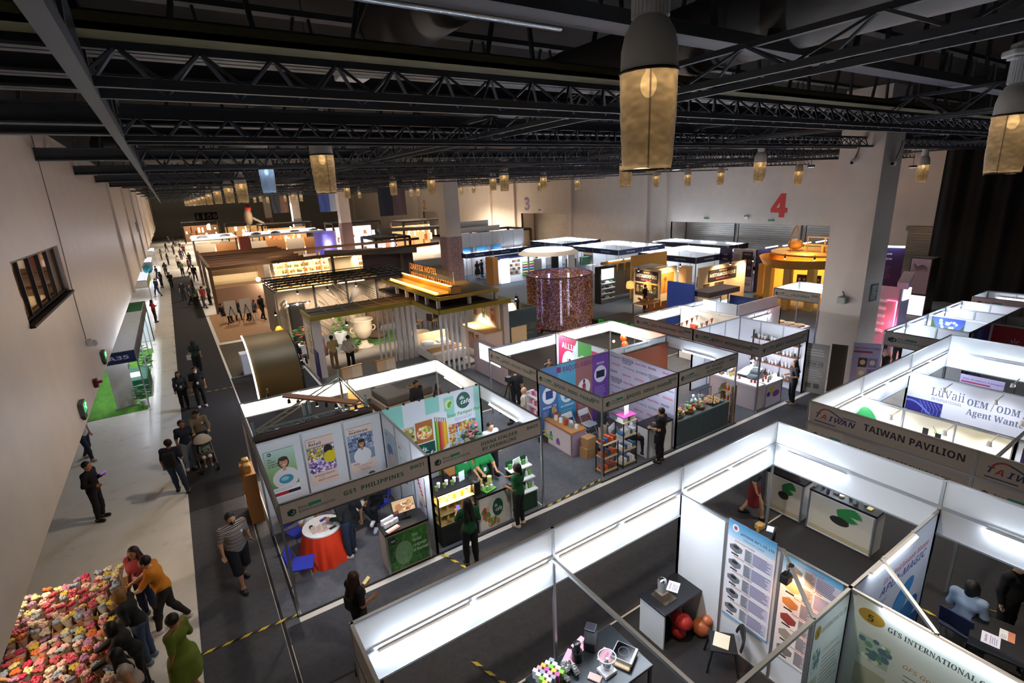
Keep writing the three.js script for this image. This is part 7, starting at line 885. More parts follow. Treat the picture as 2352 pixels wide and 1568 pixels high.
// ------------------------------------------------------------------ golden arch with light line
{
const o=thing('golden_arch', 'curved golden arch with glowing white edge at the aisle', 'arch',[2.6,0,-23]);const P=[];for (let k=0;k <= 24;k++) { const t=k / 24;P.push([1.3 - 2.6*t*t,2.25*Math.sin(t*Math.PI / 2)]);}
const sheet=(x0, x1, off)=>{ const pos=[], idx=[];P.forEach(([z, y])=>{ pos.push(x0, y + off, z + off*0.6, x1, y + off, z + off*0.6);});for (let k=0;k<24;k++) idx.push(2*k,2*k + 1,2*k + 2,2*k + 1,2*k + 3,2*k + 2);const g=new THREE.BufferGeometry();g.setAttribute('position', new THREE.Float32BufferAttribute(pos,3));g.setIndex(idx);g.computeVertexNormals();return g;};
const gm=mat(0x5c4616,0.5, { metalness: 0.3, side: 2 });part(o, 'outer_skin', sheet(-0.85,0.9,0), gm);part(o, 'inner_skin', sheet(-0.85,0.9,-0.14), mat(0xa8701c,0.5, { side: 2 }));part(o, 'led_edge', tubeG(P.map(([z, y])=>[-0.87, y + 0.02, z]),0.028,40), glow(0xf6f2ff,10));part(o, 'side_edge', tubeG(P.map(([z, y])=>[0.9, y - 0.07, z - 0.04]),0.07,30), black);
point(1.62,1.2,-22.2,0xf6f2ff,3,3);
const b=thing('black_fountain_bowl', 'black glossy bowl on the white counter behind the golden arch', 'bowl',[2.5,1.0,-26.4]);part(b, 'bowl', lathe([[0.001,0],[0.2,0.02],[0.5,0.22],[0.55,0.26],[0.48,0.24],[0.18,0.08],[0.001,0.06]],0,0,0,28), mat(0x0c0a0a,0.15));part(b, 'flowers', Array.from({ length: 12 }, (_, k)=>sp(0.07, Math.cos(k*2.1)*0.2,0.2, Math.sin(k*2.1)*0.2,1,0.6,1,6)), mat(0x3a2018,0.7));counter('white_counter', 'white counter under the black bowl',[2.6,-26.4],1.9,0.6,1.0,0, white, white);
const fg=thing('figurine', 'orange headed figurine on a white block', 'figurine',[3.75,0.6,-28]);part(fg, 'legs',[cy(0.05,0.05,0.4,-0.08,0,0), cy(0.05,0.05,0.4,0.08,0,0)], darkWood);part(fg, 'torso', rb(0.3,0.35,0.2,0,0.38,0,0.08), mat(0xb0602c,0.6));part(fg, 'head', new THREE.DodecahedronGeometry(0.2).translate(0,0.85,0), mat(0xd8881c,0.5));counter('white_plinth', 'long white plinth with blue panel under the orange figurine',[3.6,-28.3],0.8,2.4,0.6,0, white, mat(0xd8dce4,0.5));warmSpot('spotlight over the orange figurine',3.6,2.4,-27.2,3.6,0.5,-28.2,16);
const bt=thing('champagne_bottle', 'dark champagne bottle at the foot of the golden arch', 'bottle',[2.0,0,-20.9]);part(bt, 'bottle', lathe([[0.001,0],[0.1,0],[0.1,0.4],[0.035,0.6],[0.035,0.8],[0.001,0.8]]), mat(0x141410,0.2));part(bt, 'label', cy(0.103,0.103,0.16,0,0.1,0,20, true), mat(0xd8b88a,0.6));part(bt, 'foil', cy(0.04,0.038,0.18,0,0.64,0), gold);
const ls=thing('lattice_screen', 'cream carved lattice screen left of the garden display', 'screen',[4.7,0,-31.2]);const lt=[];for (let r=0;r<7;r++) for (let c2=0;c2<4;c2++) lt.push(new THREE.TorusGeometry(0.13,0.025,5,12).rotateY(Math.PI / 2).translate(0,0.25 + r*0.3,-0.5 + c2*0.3));part(ls, 'carving', lt, mat(0xc8b890,0.7));part(ls, 'frame',[bx(0.06,2.4,0.06,0,0,0.65), bx(0.06,2.4,0.06,0,0,-0.7), bx(0.06,0.06,1.4,0,2.36,0)], mat(0xd8c8a0,0.7));
const bc=thing('black_kiosk', 'tall black kiosk with lamps before the stone panels', 'kiosk',[5.1,0,-30.1]);part(bc, 'body', rb(0.8,2.3,0.6,0,0,0,0.04), mat(0x161412,0.4));part(bc, 'lamp_bar',[bar([-0.6,2.35,0.4],[0.7,2.35,0.4],0.05), bar([0,2.3,0],[0,2.35,0.4],0.05)], black);for (const q of [-0.5,0,0.55]) part(bc, 'lamp_lens', sp(0.06, q,2.3,0.45), glow(0xfff0d8,12));spot(5.1,2.2,-29.5,5.6,0.4,-28.4, WARM,20,0.9);
}
// ------------------------------------------------------------------ stone panel stand with black truss roof
{
const f=stand('stone_panel_stand', 'stand with tall grey brown stone relief panels and black lattice roof',4.3,-31), tx=[TEX.marbleP, TEX.marbleQ, TEX.marbleP, TEX.marbleR, TEX.marbleR];
[[4.3,6.3],[6.35,8.2],[8.25,10.0],[10.05,11.6]].forEach(([a, b], i)=>f('stone_panel', bx(b - a,2.9,0.1, (a + b) / 2,0,-31.0), mapMat(tx[i],0.8)));for (const x of [6.33,8.22,10.02,11.65]) f('post', bx(0.1,3,0.12, x,0,-30.95), black);f('side_panel', bx(0.1,2.9,3.9,4.25,0,-33), mapMat(TEX.marbleP,0.8));
const r=[];for (let k=0;k <= 4;k++) r.push(bar([4.2,3.02,-31 - k],[12.2,3.02,-31 - k],0.07), bar([4.2,3.22,-31 - k],[12.2,3.22,-31 - k],0.05));for (let k=0;k <= 16;k++) r.push(bar([4.2 + k*0.5,3.1,-31],[4.2 + k*0.5,3.1,-35],0.05));f('lattice_roof', r, black);f('ceiling_sheet',[bx(2.4,0.02,2.6,9.3,2.9,-33.2)], mat(0xd8b078,0.6));
for (const [x, l] of [[5.2, 'left'],[6.8, 'second'],[8.4, 'third'],[10.4, 'right']]) warmSpot(l + ' spotlight washing the stone panels', x,2.9,-29.6, x,1.2,-31,20);const ch=[...Array(7)].map((_, k)=>tubeG([[7.9,1.9,-29.8],[8.5 + k*0.05,2.9 - k*0.1,-29.9],[9.5,2.5 - k*0.15,-29.8 + k*0.03]],0.015,12,4));one('iron_sculpture', 'dark curved iron arch over the stone panels', 'sculpture', ch, black);
}
// ------------------------------------------------------------------ brown timber frame stand, with people at easels
{
const f=stand('timber_frame_stand', 'large brown timber framed stand with open beams',2.0,-43);const bm=mat(0x5a3a22,0.6), tan=mat(0xb08f78,0.7);
f('back_wall', bx(3.9,1.85,0.12,3.95,0,-43), tan);f('cream_wall', bx(3.3,0.7,0.1,3.8,1.6,-47), mat(0xe0c898,0.6));f('rear_wall', bx(4.4,3.0,0.1,4.4,0,-52), mat(0xa88868,0.7));
for (const [x, z] of [[1.9,-43],[1.9,-52],[1.9,-60],[6,-43],[10.8,-44],[17.2,-45]]) f('post', bx(0.22,3.2,0.22, x,0, z), mat(0x6a5648,0.6));for (let k=0;k<7;k++) f('roof_beam', bar([2.0,3.25,-46 - k*2],[9,3.25,-46 - k*2],0.18,0.22), bm);f('long_beam', bar([1.9,3.3,-43],[1.9,3.3,-60],0.2,0.26), bm);f('long_beam', bar([1.9,3.3,-43],[21,3.3,-45],0.16,0.24), mat(0x70553c,0.6));f('long_beam', bar([6,3.3,-52],[22,3.3,-52],0.16,0.24), bm);
for (const [x, y, z, l] of [[5.0,2.1,-43.5, 'left glowing globe lamp over the tan wall'],[5.5,1.95,-42.6, 'right glowing globe lamp over the tan wall']]) { const o=thing('globe_lamp', l, 'lamp',[x, y, z]);part(o, 'globe', sp(0.17,0,0,0), glow(0xffe8b8,8));part(o, 'cord', rod([0,0.1,0],[0,3.2 - y,0],0.008), black);point(x, y, z, WARM,8,8);}
for (let k=0;k<12;k++) warmSpot('bright spotlight number under the timber beams '.replace('number',['far left', 'left', 'second', 'third', 'fourth', 'fifth', 'sixth', 'seventh', 'eighth', 'ninth', 'tenth', 'far right'][k]),7 + k*1.1,2.85,-46 - (k % 3)*2.5,7.5 + k*1.1,1,-50 - (k % 3),24,0xffe0b0);
// lit pantry shelving
const sh=stand('lit_shelving', 'long brightly lit shelving of small goods under the timber beams',7,-50, 'shelf');for (let b=0;b<6;b++) { const x=7.6 + b*1.5;sh('back_board', bx(1.4,2.7,0.06, x,0,-51), mat(0xe8d4a8,0.6));for (let k=0;k<5;k++) { sh('shelf_board', bx(1.4,0.05,0.4, x,0.35 + k*0.5,-50.8), mat(0xf0e0c0,0.6));sh('led_strip', bx(1.36,0.025,0.03, x,0.3 + k*0.5,-50.62), glow(0xffe4b0,9));for (let j=0;j<7;j++) if (rnd()<0.8) sh('goods', bx(0.12,0.14 + rnd(0.16),0.14, x - 0.6 + j*0.2,0.4 + k*0.5,-50.8), mat([0xb07a3c,0xd8c8a0,0x6a4a2c,0xc84a30,0x4a5a3a,0xe8e0d0][Math.floor(rnd()*6)],0.6));} sh('upright', bx(0.16,3.1,0.3, x + 0.74,0,-50.8), mat(0x8a6a48,0.6));area(x,2.6,-50.0, x,1.0,-51,1.3,0.1,0xffe0b0,26);}
const pb=stand('purple_box_stand', 'plain dark mauve box stand at the right end of the timber beams',14,-44.5);pb('wall', bx(4.5,2.9,0.2,16,0,-45.5), mat(0x54444e,0.6));pb('wall', bx(0.2,2.9,3,18.2,0,-47), mat(0x6a5a60,0.6));pb('cream_room', bx(2.6,2.8,0.1,12.4,0,-46.6), mat(0xe0c89c,0.6));pb('roof_board', bar([11,3.2,-47],[18.5,3.0,-44.5],0.9,0.5), mat(0x6a6460,0.6));for (let k=0;k<4;k++) pb('black_appliance', bx(0.3,0.4,0.3,11.6 + k*0.5,1.2,-46.2), black);pb('lit_counter', bx(1.8,0.9,0.4,12.6,0.2,-46.2), glow(0xfff0d8,1.4));area(12.6,2.4,-45.6,12.6,0.5,-46.2,2,0.2, WARM,20);
for (const [x, l] of [[2.45, 'left'],[3.35, 'right']]) { const o=thing('easel', l + ' white easel board on black tripod legs', 'easel',[x,0.03,-38.4]);part(o, 'board', bx(0.7,1.0,0.03,0,0.55,0), mat(0xd0c8bc,0.7));for (const [a, b] of [[-0.35,0.3],[0.35,0.3],[0,-0.4]]) part(o, 'leg', rod([0,1.2,0.05],[a,0, b],0.018), black);}
for (const o of [{ label: 'person in black sitting on a white stool left of the easels', at: [1.95,-39.2], sit: true, seat: 0.5, top: 0x0f0f12, turn: 1.0 }, { label: 'man in grey shirt sitting on a white stool right of the easels', at: [3.9,-38.9], sit: true, seat: 0.5, top: 0x5c5a58, turn: -1.2 }, { label: 'person with red hair accent hidden behind the easels', at: [2.9,-39.8], sit: true, seat: 0.5, top: 0x2a1c18, turn: 0 }, { label: 'man in dark clothes walking on the wooden platform', at: [4.3,-38.4], top: 0x1a1820, turn: 0.7, legs: ['stepF', 'stepB'] }, { label: 'person in black carrying a tray on the wooden platform', at: [4.9,-38.2], top: 0x0c0c0e, turn: -0.4, arms: ['hold', 'hold'] }]) person({ lod: 2, y: 0.03, h: 1.66, ...o });
for (const [x, z, l] of [[1.95,-39.2, 'left'],[3.9,-38.9, 'right'],[2.9,-39.8, 'rear']]) { const o=thing('stool', l + ' white stool by the easels', 'stool',[x,0.03, z]);part(o, 'seat', cy(0.17,0.17,0.04,0,0.43,0), white);for (let k=0;k<4;k++) part(o, 'leg', rod([Math.cos(k*1.57)*0.12,0.43, Math.sin(k*1.57)*0.12],[Math.cos(k*1.57)*0.2,0, Math.sin(k*1.57)*0.2],0.015), white);}
}
// ------------------------------------------------------------------ bead curtain cylinder
{
const o=thing('bead_cylinder', 'tall round curtain of amber and violet beads with lit core', 'display',[18.5,0,-23.6]);part(o, 'top_ring', new THREE.TorusGeometry(1.9,0.04,8,60).rotateX(Math.PI / 2).translate(0,3.0,0), darkAlu);part(o, 'base_ring', cy(1.95,1.95,0.06,0,0,0,48), mat(0x2a2420,0.6));
const n=26000, im=new THREE.InstancedMesh(new THREE.OctahedronGeometry(0.034), mat(0xffffff,0.25), n), m4=new THREE.Matrix4(), cA=[new THREE.Color(0xa8642c), new THREE.Color(0x7a4420), new THREE.Color(0xd8b890), new THREE.Color(0x8a78c8)];for (let i=0;i<n;i++) { const s=i % 200, a=s / 200*Math.PI*2, y=0.06 + Math.floor(i / 200) / 130*2.9 + rnd(0.02), r=1.9 - (i % 3)*0.015, v=0.5 + 0.5*Math.sin(a*5 + 1);m4.makeRotationY(rnd(3)).setPosition(Math.cos(a)*r, y, Math.sin(a)*r);im.setMatrixAt(i, m4);im.setColorAt(i, cA[rnd()<v*0.15?3 : Math.floor(rnd(3))]);}
im.name='bead_strands';im.userData.kind='stuff';im.castShadow=im.receiveShadow=true;o.add(im);
for (let k=0;k<7;k++) { const a=k*0.9 + 0.4;part(o, 'light_column', cy(0.06,0.06,2.6, Math.cos(a)*1.35,0.2, Math.sin(a)*1.35,10), glow(k % 2?0xb8a8ff : 0xe4dcff,2.5));} point(18.5,1.6,-23.6,0xb8a8ff,8,6);part(o, 'lantern', new THREE.IcosahedronGeometry(0.35,1).translate(0.6,0.6,1.0), glow(0xff9a50,0.8));part(o, 'inner_panel', bx(0.8,2.4,0.06,-1.0,0.2,0.6), mat(0x4a3a8a,0.5));
}
// ------------------------------------------------------------------ right half of the hall
const navyTex=vinyl('PACIFIC NATURAL', '', { bg: '#1c2b58', fg: '#c8cfe0', w: 384, h: 48, logo: false, at: 0.5 });
function navyBooth(label, x0, x1, z0, z1, k=1, dark=false) {   // z0 nearer
const b=new Booth('exhibition_booth', label, x0, z0), tm=mapMat(navyTex,0.6), m=dark?mat(0x1b1d24,0.6) : tm, zm=(z0 + z1) / 2, xm=(x0 + x1) / 2;
for (const [x, z] of [[x0, z0],[x1, z0],[x0, z1],[x1, z1],[x0, zm],[xm, z0]]) b.post(x, z,2.5);
b.fascia(x0, z0, x0, zm,2.05,2.5, m,-1);b.fascia(x0, zm, x0, z1,2.05,2.5, m,-1);b.fascia(x0, z0, xm, z0,2.05,2.5, m,1);b.fascia(xm, z0, x1, z0,2.05,2.5, m,1);b.fascia(x0, z1, x1, z1,2.05,2.5, navy,-1);b.fascia(x1, z0, x1, z1,2.05,2.5, navy,1);
b.wall(xm, z0 - 0.6, xm, z1,2.45, whiteP,3);b.wall(xm, zm, x1, zm,2.45, whiteP,3);
b.tubes(x0, z1, x1, z1,2.42,0,1,3,1.4, COOL,2.2*k);b.tubes(x1, z0, x1, z1,2.42,-1,0,3,1.4, COOL,2.2*k);b.tubes(x0, z0, x0, z1,2.1,1,0,1,1.4, COOL, k);
b.p('floor_cover', bx(x1 - x0 - 0.2,0.02, z0 - z1 - 0.2, xm,0.005, zm), mat(0x5b6470,0.8));for (let i=0;i<5;i++) b.p('display_table', bx(1.0,0.8,0.5, x0 + 0.8 + i*(x1 - x0 - 1.4) / 4,0.02, (i % 2?z0 - 0.7 : zm - 1)), mat([0xd8dce0,0x6a4a30,0xc8ccd2,0x3a6a4a,0xb0482c][i],0.6));
}
navyBooth('farthest white booth island with navy header right of the long white wall',31.9,37,-40.2,-45.6);navyBooth('white booth island with dark navy header left of the red shelves',31.3,37,-31.8,-38.2);navyBooth('white booth island with navy header and red goods behind METAMORFOSE',31.3,37.2,-24,-29.6,1.2);navyBooth('dark headed booth island along the roller shutters',38.6,41.4,-26.5,-34.5,0.8, true);
{
const b=new Booth('exhibition_booth', 'long white walled stand with navy header and blue panels',21.8,-41.2);b.wall(22.6,-44,30,-44,4, white,6);for (let i=0;i<3;i++) { b.fascia(21.8 + i*2.8,-41.2,24.6 + i*2.8,-41.2,2.05,2.5, mapMat(navyTex,0.6),1);b.post(21.8 + i*2.8,-41.2,2.5);b.p('blue_panel', bx(1.2,0.4,0.04,23.4 + i*1.6,2.3,-43.9), mat(0x4a9ad0,0.6));} b.tubes(22,-43.9,30,-43.9,2.2,0,1,4,1.3, COOL,1.6);b.fascia(21.8,-41.2,21.8,-44,2.05,2.5, navy,-1);b.p('upper_box',[bx(4.5,0.9,0.2,24.8,4.1,-46), bx(5.5,0.5,0.2,25,4.0,-45)], white);
const people=[[23.2,-41.8,0x131318],[24,-42.4,0x18181e],[24.6,-42.3,0x1c1c22],[25.5,-42.5,0x3a4048],[28,-42.6,0x2a3550]];people.forEach(([x, z, c], i)=>person({ label: ['woman in black dress', 'first man in black', 'second man in black', 'person in grey', 'person in blue'][i] + ' under the long navy header', at: [x, z], top: c, wear: i?'trousers' : 'dress', fem: !i, turn: i*1.7, lod: 3, h: 1.66 }));
const k=stand('product_kiosk', 'white lit product kiosk with shelf grid and coloured rolls',23,-38);k('side_wood', bx(0.5,2.4,1.2,22.4,0,-37.8), wood);k('lit_panel', bx(0.9,2.1,0.06,23.4,0.1,-37.3), glow(0xf4f6ff,1.5));k('back_wall', bx(4.2,2.4,0.1,25,0,-38), whiteP);k('header', bx(4.4,0.35,0.3,25,2.1,-37.8), navy);for (let r=0;r<4;r++) for (let c=0;c<4;c++) k('sample', bx(0.22,0.22,0.06,24.4 + c*0.28,0.7 + r*0.33,-37.9), mat([0x5a3a28,0x8a6a50,0x3a3430,0xa89a88][(r + c) % 4],0.6));for (let r=0;r<6;r++) k('fabric_roll', rod([25.6,0.5 + r*0.24,-37.85],[27,0.5 + r*0.24,-37.85],0.1,10), mat([0x3a8a5a,0xc8a050,0x4a8ab0,0xb05a6a,0x7aa060,0xd0c8a0][r],0.7));area(24.8,2.0,-37.2,24.8,0.8,-37.9,3.6,0.15, COOL,36);
const rt=stand('round_canopy_stand', 'stand with round white glowing canopy behind the bead curtain',25.5,-33.5);rt('canopy', cy(2.5,2.1,0.28,25.6,2.7,-34,36), mat(0xc8c2bc,0.6));rt('canopy_glow', cy(2.0,2.0,0.03,25.6,2.99,-34,36), glow(0xf8f6ff,1.6));for (let c=0;c<5;c++) rt('display_panel', bx(0.7,2.5,0.1,23.9 + c*0.85,0,-33.2 - (c % 2)*0.6), c===2?mat(0x2a2a30,0.6) : whiteP);area(25.6,2.65,-33.4,25.6,0,-33,3.4,1.2, COOL,6);area(25.6,3.1,-34,25.6,6,-34,2,2, COOL,0.8);rt('post',[cy(0.08,0.08,2.7,25.6,0,-35.4), cy(0.08,0.08,2.7,24.2,0,-34.9), cy(0.08,0.08,2.7,27,0,-34.9)], alu);
const bs=stand('black_shelf_tower', 'tall black edged shelf tower with lit white shelves',24.4,-26, 'shelf');bs('side',[bx(0.12,2.5,0.5,23.7,0,-26), bx(1.5,0.1,0.5,24.4,2.4,-26)], black);bs('light_box', bx(1.1,0.7,0.06,24.4,1.65,-25.8), glow(0xf6f8ff,1.6));for (let r=0;r<4;r++) { bs('shelf_board', bx(1.2,0.05,0.45,24.4,0.3 + r*0.35,-25.9), white);for (let c=0;c<3;c++) bs('shoe_sample', rb(0.2,0.12,0.26,24.05 + c*0.35,0.35 + r*0.35,-25.85,0.05), mat([0x2a2a30,0xd0d0d4,0x3a7a4a][(r + c) % 3],0.5));} area(24.4,2.0,-25.5,24.4,0.4,-25.9,1,0.2, COOL,20);
const cd=stand('curtain_display', 'long grey drapery display with warm light bar on top',26.5,-27, 'display');const dg=new THREE.PlaneGeometry(5,2.3,120,1).translate(27.4,1.25,-26.8), dp=dg.attributes.position;for (let i=0;i<dp.count;i++) dp.setZ(i, dp.getZ(i) + 0.05*Math.sin(dp.getX(i)*28));dg.computeVertexNormals();cd('drapery', dg, mat(0x8a867e,0.85, { side: 2 }));cd('top_beam', bx(5.2,0.18,0.3,27.4,2.45,-26.8), wood);for (let c=0;c<3;c++) cd('light_tube', bx(1.3,0.04,0.06,25.9 + c*1.55,2.66,-26.6), glow(0xfff0d0,9));for (let c=0;c<3;c++) cd('tassel', cy(0.06,0.09,0.5,25.4 + c*0.7,1.9,-26.6,8), mat(0xb08a3c,0.7));
}
{ // METAMORFOSE stand
const f=stand('metamorfose_stand', 'cream walled METAMORFOSE stand with warm light',25.2,-22), cw=mat(0xe4d2b0,0.65);f('left_wall', bx(0.12,2.5,2.2,25.2,0,-23), cw);f('inner_wall', bx(2.2,2.5,0.12,26.4,0,-22.6), cw);f('corner_pier', bx(0.6,2.5,0.6,27.7,0,-22.0), cw);f('right_wall', bx(4.8,2.55,0.15,29.6,0,-20.6), cw);f('back_wall', bx(3.6,3,0.12,28.2,0,-25.6), mat(0xe0b870,0.65));f('canopy', bx(2,0.06,1.4,26,2.5,-23.6), mat(0xb8b8b0,0.5));
poster('stand_sign', 'METAMORFOSE sign on the left wall', TEX.metamorfose,1.9,0.75,[25.12,1.65,-23], -Math.PI / 2, 'sign');poster('stand_sign', 'METAMORFOSE sign on the right wall', TEX.metamorfose,2.9,0.75,[29.5,1.55,-20.5],0, 'sign');poster('mural', 'dark mural of dancing figures below the left METAMORFOSE sign', TEX.mural,1.9,0.8,[25.12,0.75,-23], -Math.PI / 2, 'picture');const palm=canvasTex(128,128, (c)=>{ rect(c,0,0,128,128, '#c8843c');c.strokeStyle='#4a2c14';c.lineWidth=4;for (const [x, y] of [[40,40],[90,70]]) { c.beginPath();c.moveTo(x - 10,128);c.lineTo(x, y);c.stroke();for (let k=0;k<8;k++) { c.beginPath();c.moveTo(x, y);c.lineTo(x + Math.cos(k*0.8)*20, y + Math.sin(k*0.8)*20);c.stroke();} } });poster('picture', 'orange palm tree picture on the inner cream wall', palm,1.2,1.3,[26.6,0.85,-22.53],0, 'picture');poster('picture', 'dark butterfly panel on the right cream wall', TEX.marbleR,0.9,0.75,[29.2,0.7,-20.5],0, 'picture');poster('picture', 'small dark framed panel near the right wall left end', TEX.mural,0.6,0.45,[27.9,1.0,-20.5],0, 'picture');
for (const [x, z, l] of [[24.3,-23.6, 'left'],[24.8,-22.6, 'right']]) { const o=thing('wicker_lamp', l + ' glowing wicker pendant lamp before the mural', 'lamp',[x,1.3, z]);part(o, 'shade', lathe([[0.05,0.5],[0.22,0.42],[0.26,0.2],[0.24,0]],0,0,0,20), mat(0xe0b870,0.8, { transmission: 0.5, side: 2 }));part(o, 'bulb', sp(0.06,0,0.2,0), glow(0xffd8a0,8));part(o, 'cord', rod([0,0.5,0],[0.5,1.25,0],0.01), black);point(x,1.5, z, WARM,2.5,3);}
for (const [x, y, z, a, b, c, k, l] of [[26.4,2.7,-21.4,26.4,1.4,-22.6,22, 'over the palm picture'],[24.4,2.5,-23,25.2,1.6,-23,12, 'on the left METAMORFOSE sign'],[28.9,2.7,-19.6,29,1.7,-20.6,18, 'on the right METAMORFOSE sign'],[31.6,2.6,-19.8,31.4,1.8,-20.6,20, 'at the right end of the METAMORFOSE wall']]) warmSpot('warm spotlight ' + l, x, y, z, a, b, c, k,0xffd8a0);
const t=table('dining_table', 'wooden dining table with flower arrangements',[23.9,-21.8],1.8,0.9,0.75,0.2, wood, darkWood);for (let k=0;k<3;k++) { const o=thing('rattan_chair',['left', 'middle', 'right'][k] + ' orange brown chair at the wooden dining table', 'chair',[23.1 + k*0.55,0,-20.9], Math.PI);part(o, 'seat', rb(0.46,0.06,0.46,0,0.42,0,0.02), mat(0x9a5a28,0.7));part(o, 'backrest', rb(0.46,0.46,0.05,0,0.46,-0.2,0.04), mat(0xa0602c,0.7));for (const [x, z] of [[-0.18,-0.18],[0.18,-0.18],[-0.18,0.18],[0.18,0.18]]) part(o, 'leg', bx(0.03,0.42,0.03, x,0, z), black);} for (const q of [-0.4,0.3]) small('flower_bowl', (q<0?'left' : 'right') + ' flower arrangement on the wooden dining table', 'flowers', Array.from({ length: 14 }, (_, i)=>sp(0.09, Math.cos(i*2)*0.2,0.12 + (i % 3)*0.07, Math.sin(i*2)*0.18,1,0.8,1,6)), mat(0x9a6a58,0.7),[23.9 + q,0.75,-21.8]);person({ label: 'person in dark clothes behind the flower table', at: [24.4,-22.4], top: 0x1a1416, lod: 2, turn: 0.3 });
const wf=thing('wire_sculpture', 'black angular wire frame with star before the cream wall', 'sculpture',[26.0,0,-21.2]);part(wf, 'wire_frame',[bar([-0.6,0,0],[-0.4,1.1,0],0.03), bar([0.7,0,0],[0.5,1.0,0],0.03), bar([-0.4,1.1,0],[0.5,1.0,0],0.03), bar([-0.6,0.0,0],[0.7,0.02,0],0.03), bar([-0.5,0.6,0],[0.6,0.5,0],0.02)], black);part(wf, 'star',[new THREE.TorusGeometry(0.14,0.03,6,16).translate(0,0.55,0), bar([0,0.3,0],[0,1.0,0],0.06)], darkWood);
// RUWA letters
const rw=[...'RUWA'];rw.forEach((t, i)=>{ const tx=canvasTex(64,64, (c)=>{ c.clearRect(0,0,64,64);c.fillStyle='#1fae3c';c.font='bold 66px sans-serif';c.textAlign='center';c.fillText(t,32,56);});const o=thing('green_letter', 'bright green standing letter ' + t, 'letter',[18.9 + i*0.16,0,-20.5 + i*0.62],0.25 - Math.PI / 2);for (let d=0;d<6;d++) part(o, 'letter_face', new THREE.PlaneGeometry(0.66,0.7).translate(0,0.5, -d*0.03), new THREE.MeshStandardMaterial({ map: tx, alphaTest: 0.5, side: 2, emissive: 0x1fae3c, emissiveMap: tx, emissiveIntensity: d?0 : 0.4 }));part(o, 'letter_base', bx(0.6,0.15,0.2,0,0,-0.08), mat(0x15471c,0.6));});
const st=stand('black_stage', 'low dark stage behind the green letters',20.6,-20, 'stage');st('deck', bx(2.6,0.35,4,20.9,0,-20), mat(0x3c3230,0.7));
// white box, blue wall, food booths
const wb=stand('white_box_stand', 'open topped white panel box with navy interior and blue wall',20.1,-13.3);for (let k=0;k<3;k++) wb('front_panel', bx(0.96,0.5,0.05,20.6 + k*0.98,2.0,-13.1), whiteP);for (let k=0;k<2;k++) wb('side_panel', bx(0.05,0.5,1.0,20.1,2.0,-13.65 - k*1.02), whiteP);wb('navy_wall', bx(0.05,2.3,2.0,22.6,0,-14.2), navy);wb('blue_wall', bx(0.1,3.0,1.6,20.6,0,-16.6), mat(0x3a5ac0,0.6));wb('grey_slab', bx(2.4,0.25,1.0,22,2.4,-15.6), mat(0x5a5256,0.7));wb('post',[bx(0.06,2,0.06,20.1,0,-13.1), bx(0.06,2,0.06,23,0,-13.1), bx(0.06,2.4,0.06,23,0,-15.6)], alu);wb('lit_room', bx(0.9,1.8,0.06,21.6,0.4,-15), whiteP);area(21.6,2.2,-14.4,21.6,0.6,-15,0.9,0.2, COOL,20);
const cf=new Booth('exhibition_booth', 'small white booth with CALIFORNIA header',24.7,-12);cf.fascia(24.7,-12,24.7,-14.2,2.0,2.5, vinyl('CALIFORNIA', 'BW45', { bg: '#aba5a2', w: 320, h: 64 }),-1);cf.fascia(24.7,-14.2,27,-14.2,2.0,2.5, fasciaGrey,-1);cf.fascia(27,-12,27,-14.2,2.0,2.5, fasciaGrey,1);cf.post(24.7,-12,2.5);cf.post(24.7,-14.2,2.5);cf.post(27,-14.2,2.5);cf.post(27,-12,2.5);cf.tubes(27,-12,27,-14.2,2.3,-1,0,1,1.4, COOL,2.4);cf.tubes(24.7,-14.2,27,-14.2,2.3,0,1,1,1.4, COOL,2.4);
for (let k=0;k<9;k++) small('woven_plate',['first', 'second', 'third', 'fourth', 'fifth', 'sixth', 'seventh', 'eighth', 'ninth'][k] + ' round woven plate from the left below the CALIFORNIA header', 'plate', cy(0.22,0.24,0.06,0,0,0,16), mat([0x6a7a30,0x8a5a2a,0xb08a4a][k % 3],0.7),[23.6 + (k % 3)*0.4,0.9,-12.6 - Math.floor(k / 3)*0.5],0, 'woven plates');counter('food_counter', 'white counter with woven plates',[24,-13.1],1.4,1.7,0.9,0, white, white);
const pv=stand('purple_panel_stand', 'grey stand with purple posters and lit top left of the round booth',33.8,-20);pv('panel', bx(0.1,3,1.6,33.9,0,-22), mapMat(TEX.purpleA,0.6));pv('panel', bx(2.4,3,0.1,35.1,0,-21), mapMat(TEX.purpleB,0.6));pv('panel', bx(0.1,3,1.0,33.9,0,-23.4), mapMat(TEX.purpleB,0.6));for (let k=0;k<4;k++) pv('light_tube', bx(1.4,0.06,0.08,35 + k*1.6,3.1,-20.6 + k*0.3), glow(COOL,10));
const rb2=stand('round_wood_booth', 'round warm lit wooden booth under the rattan furniture',32,-17);rb2('ring_header', cy(2.1,2.4,0.55,32.6,2.45,-17.2,40, true), mat(0xd0a050,0.55, { side: 2 }));rb2('back_wall', new THREE.CylinderGeometry(2.4,2.4,2.5,30,1, true,0.2,3).translate(32.6,1.25,-17.2), mat(0xe8c070,0.6, { side: 2 }));for (let k=0;k<5;k++) rb2('column', bx(0.4,2.5,0.4,32.6 - Math.cos(k*0.6 - 1)*2.1,0,-17.2 + Math.sin(k*0.6 - 1)*2.1), mat(0xe0b868,0.6));rb2('roof_deck', cy(2.6,2.6,0.1,34.6,3.0,-17.4,30), mat(0xc89848,0.6));poster('picture', 'autumn landscape picture in the round wooden booth', TEX.mural,1.3,1.2,[31.4,0.9,-16],-1.3, 'picture');warmSpot('first amber lamp in the round wooden booth',31.8,2.9,-17.8,33.5,1.5,-17.4,40, AMBER,1.2);warmSpot('second amber lamp in the round wooden booth',32.2,2.9,-16.2,34,1.5,-16.6,40, AMBER,1.2);point(33,3.6,-17.2, AMBER,10,6);
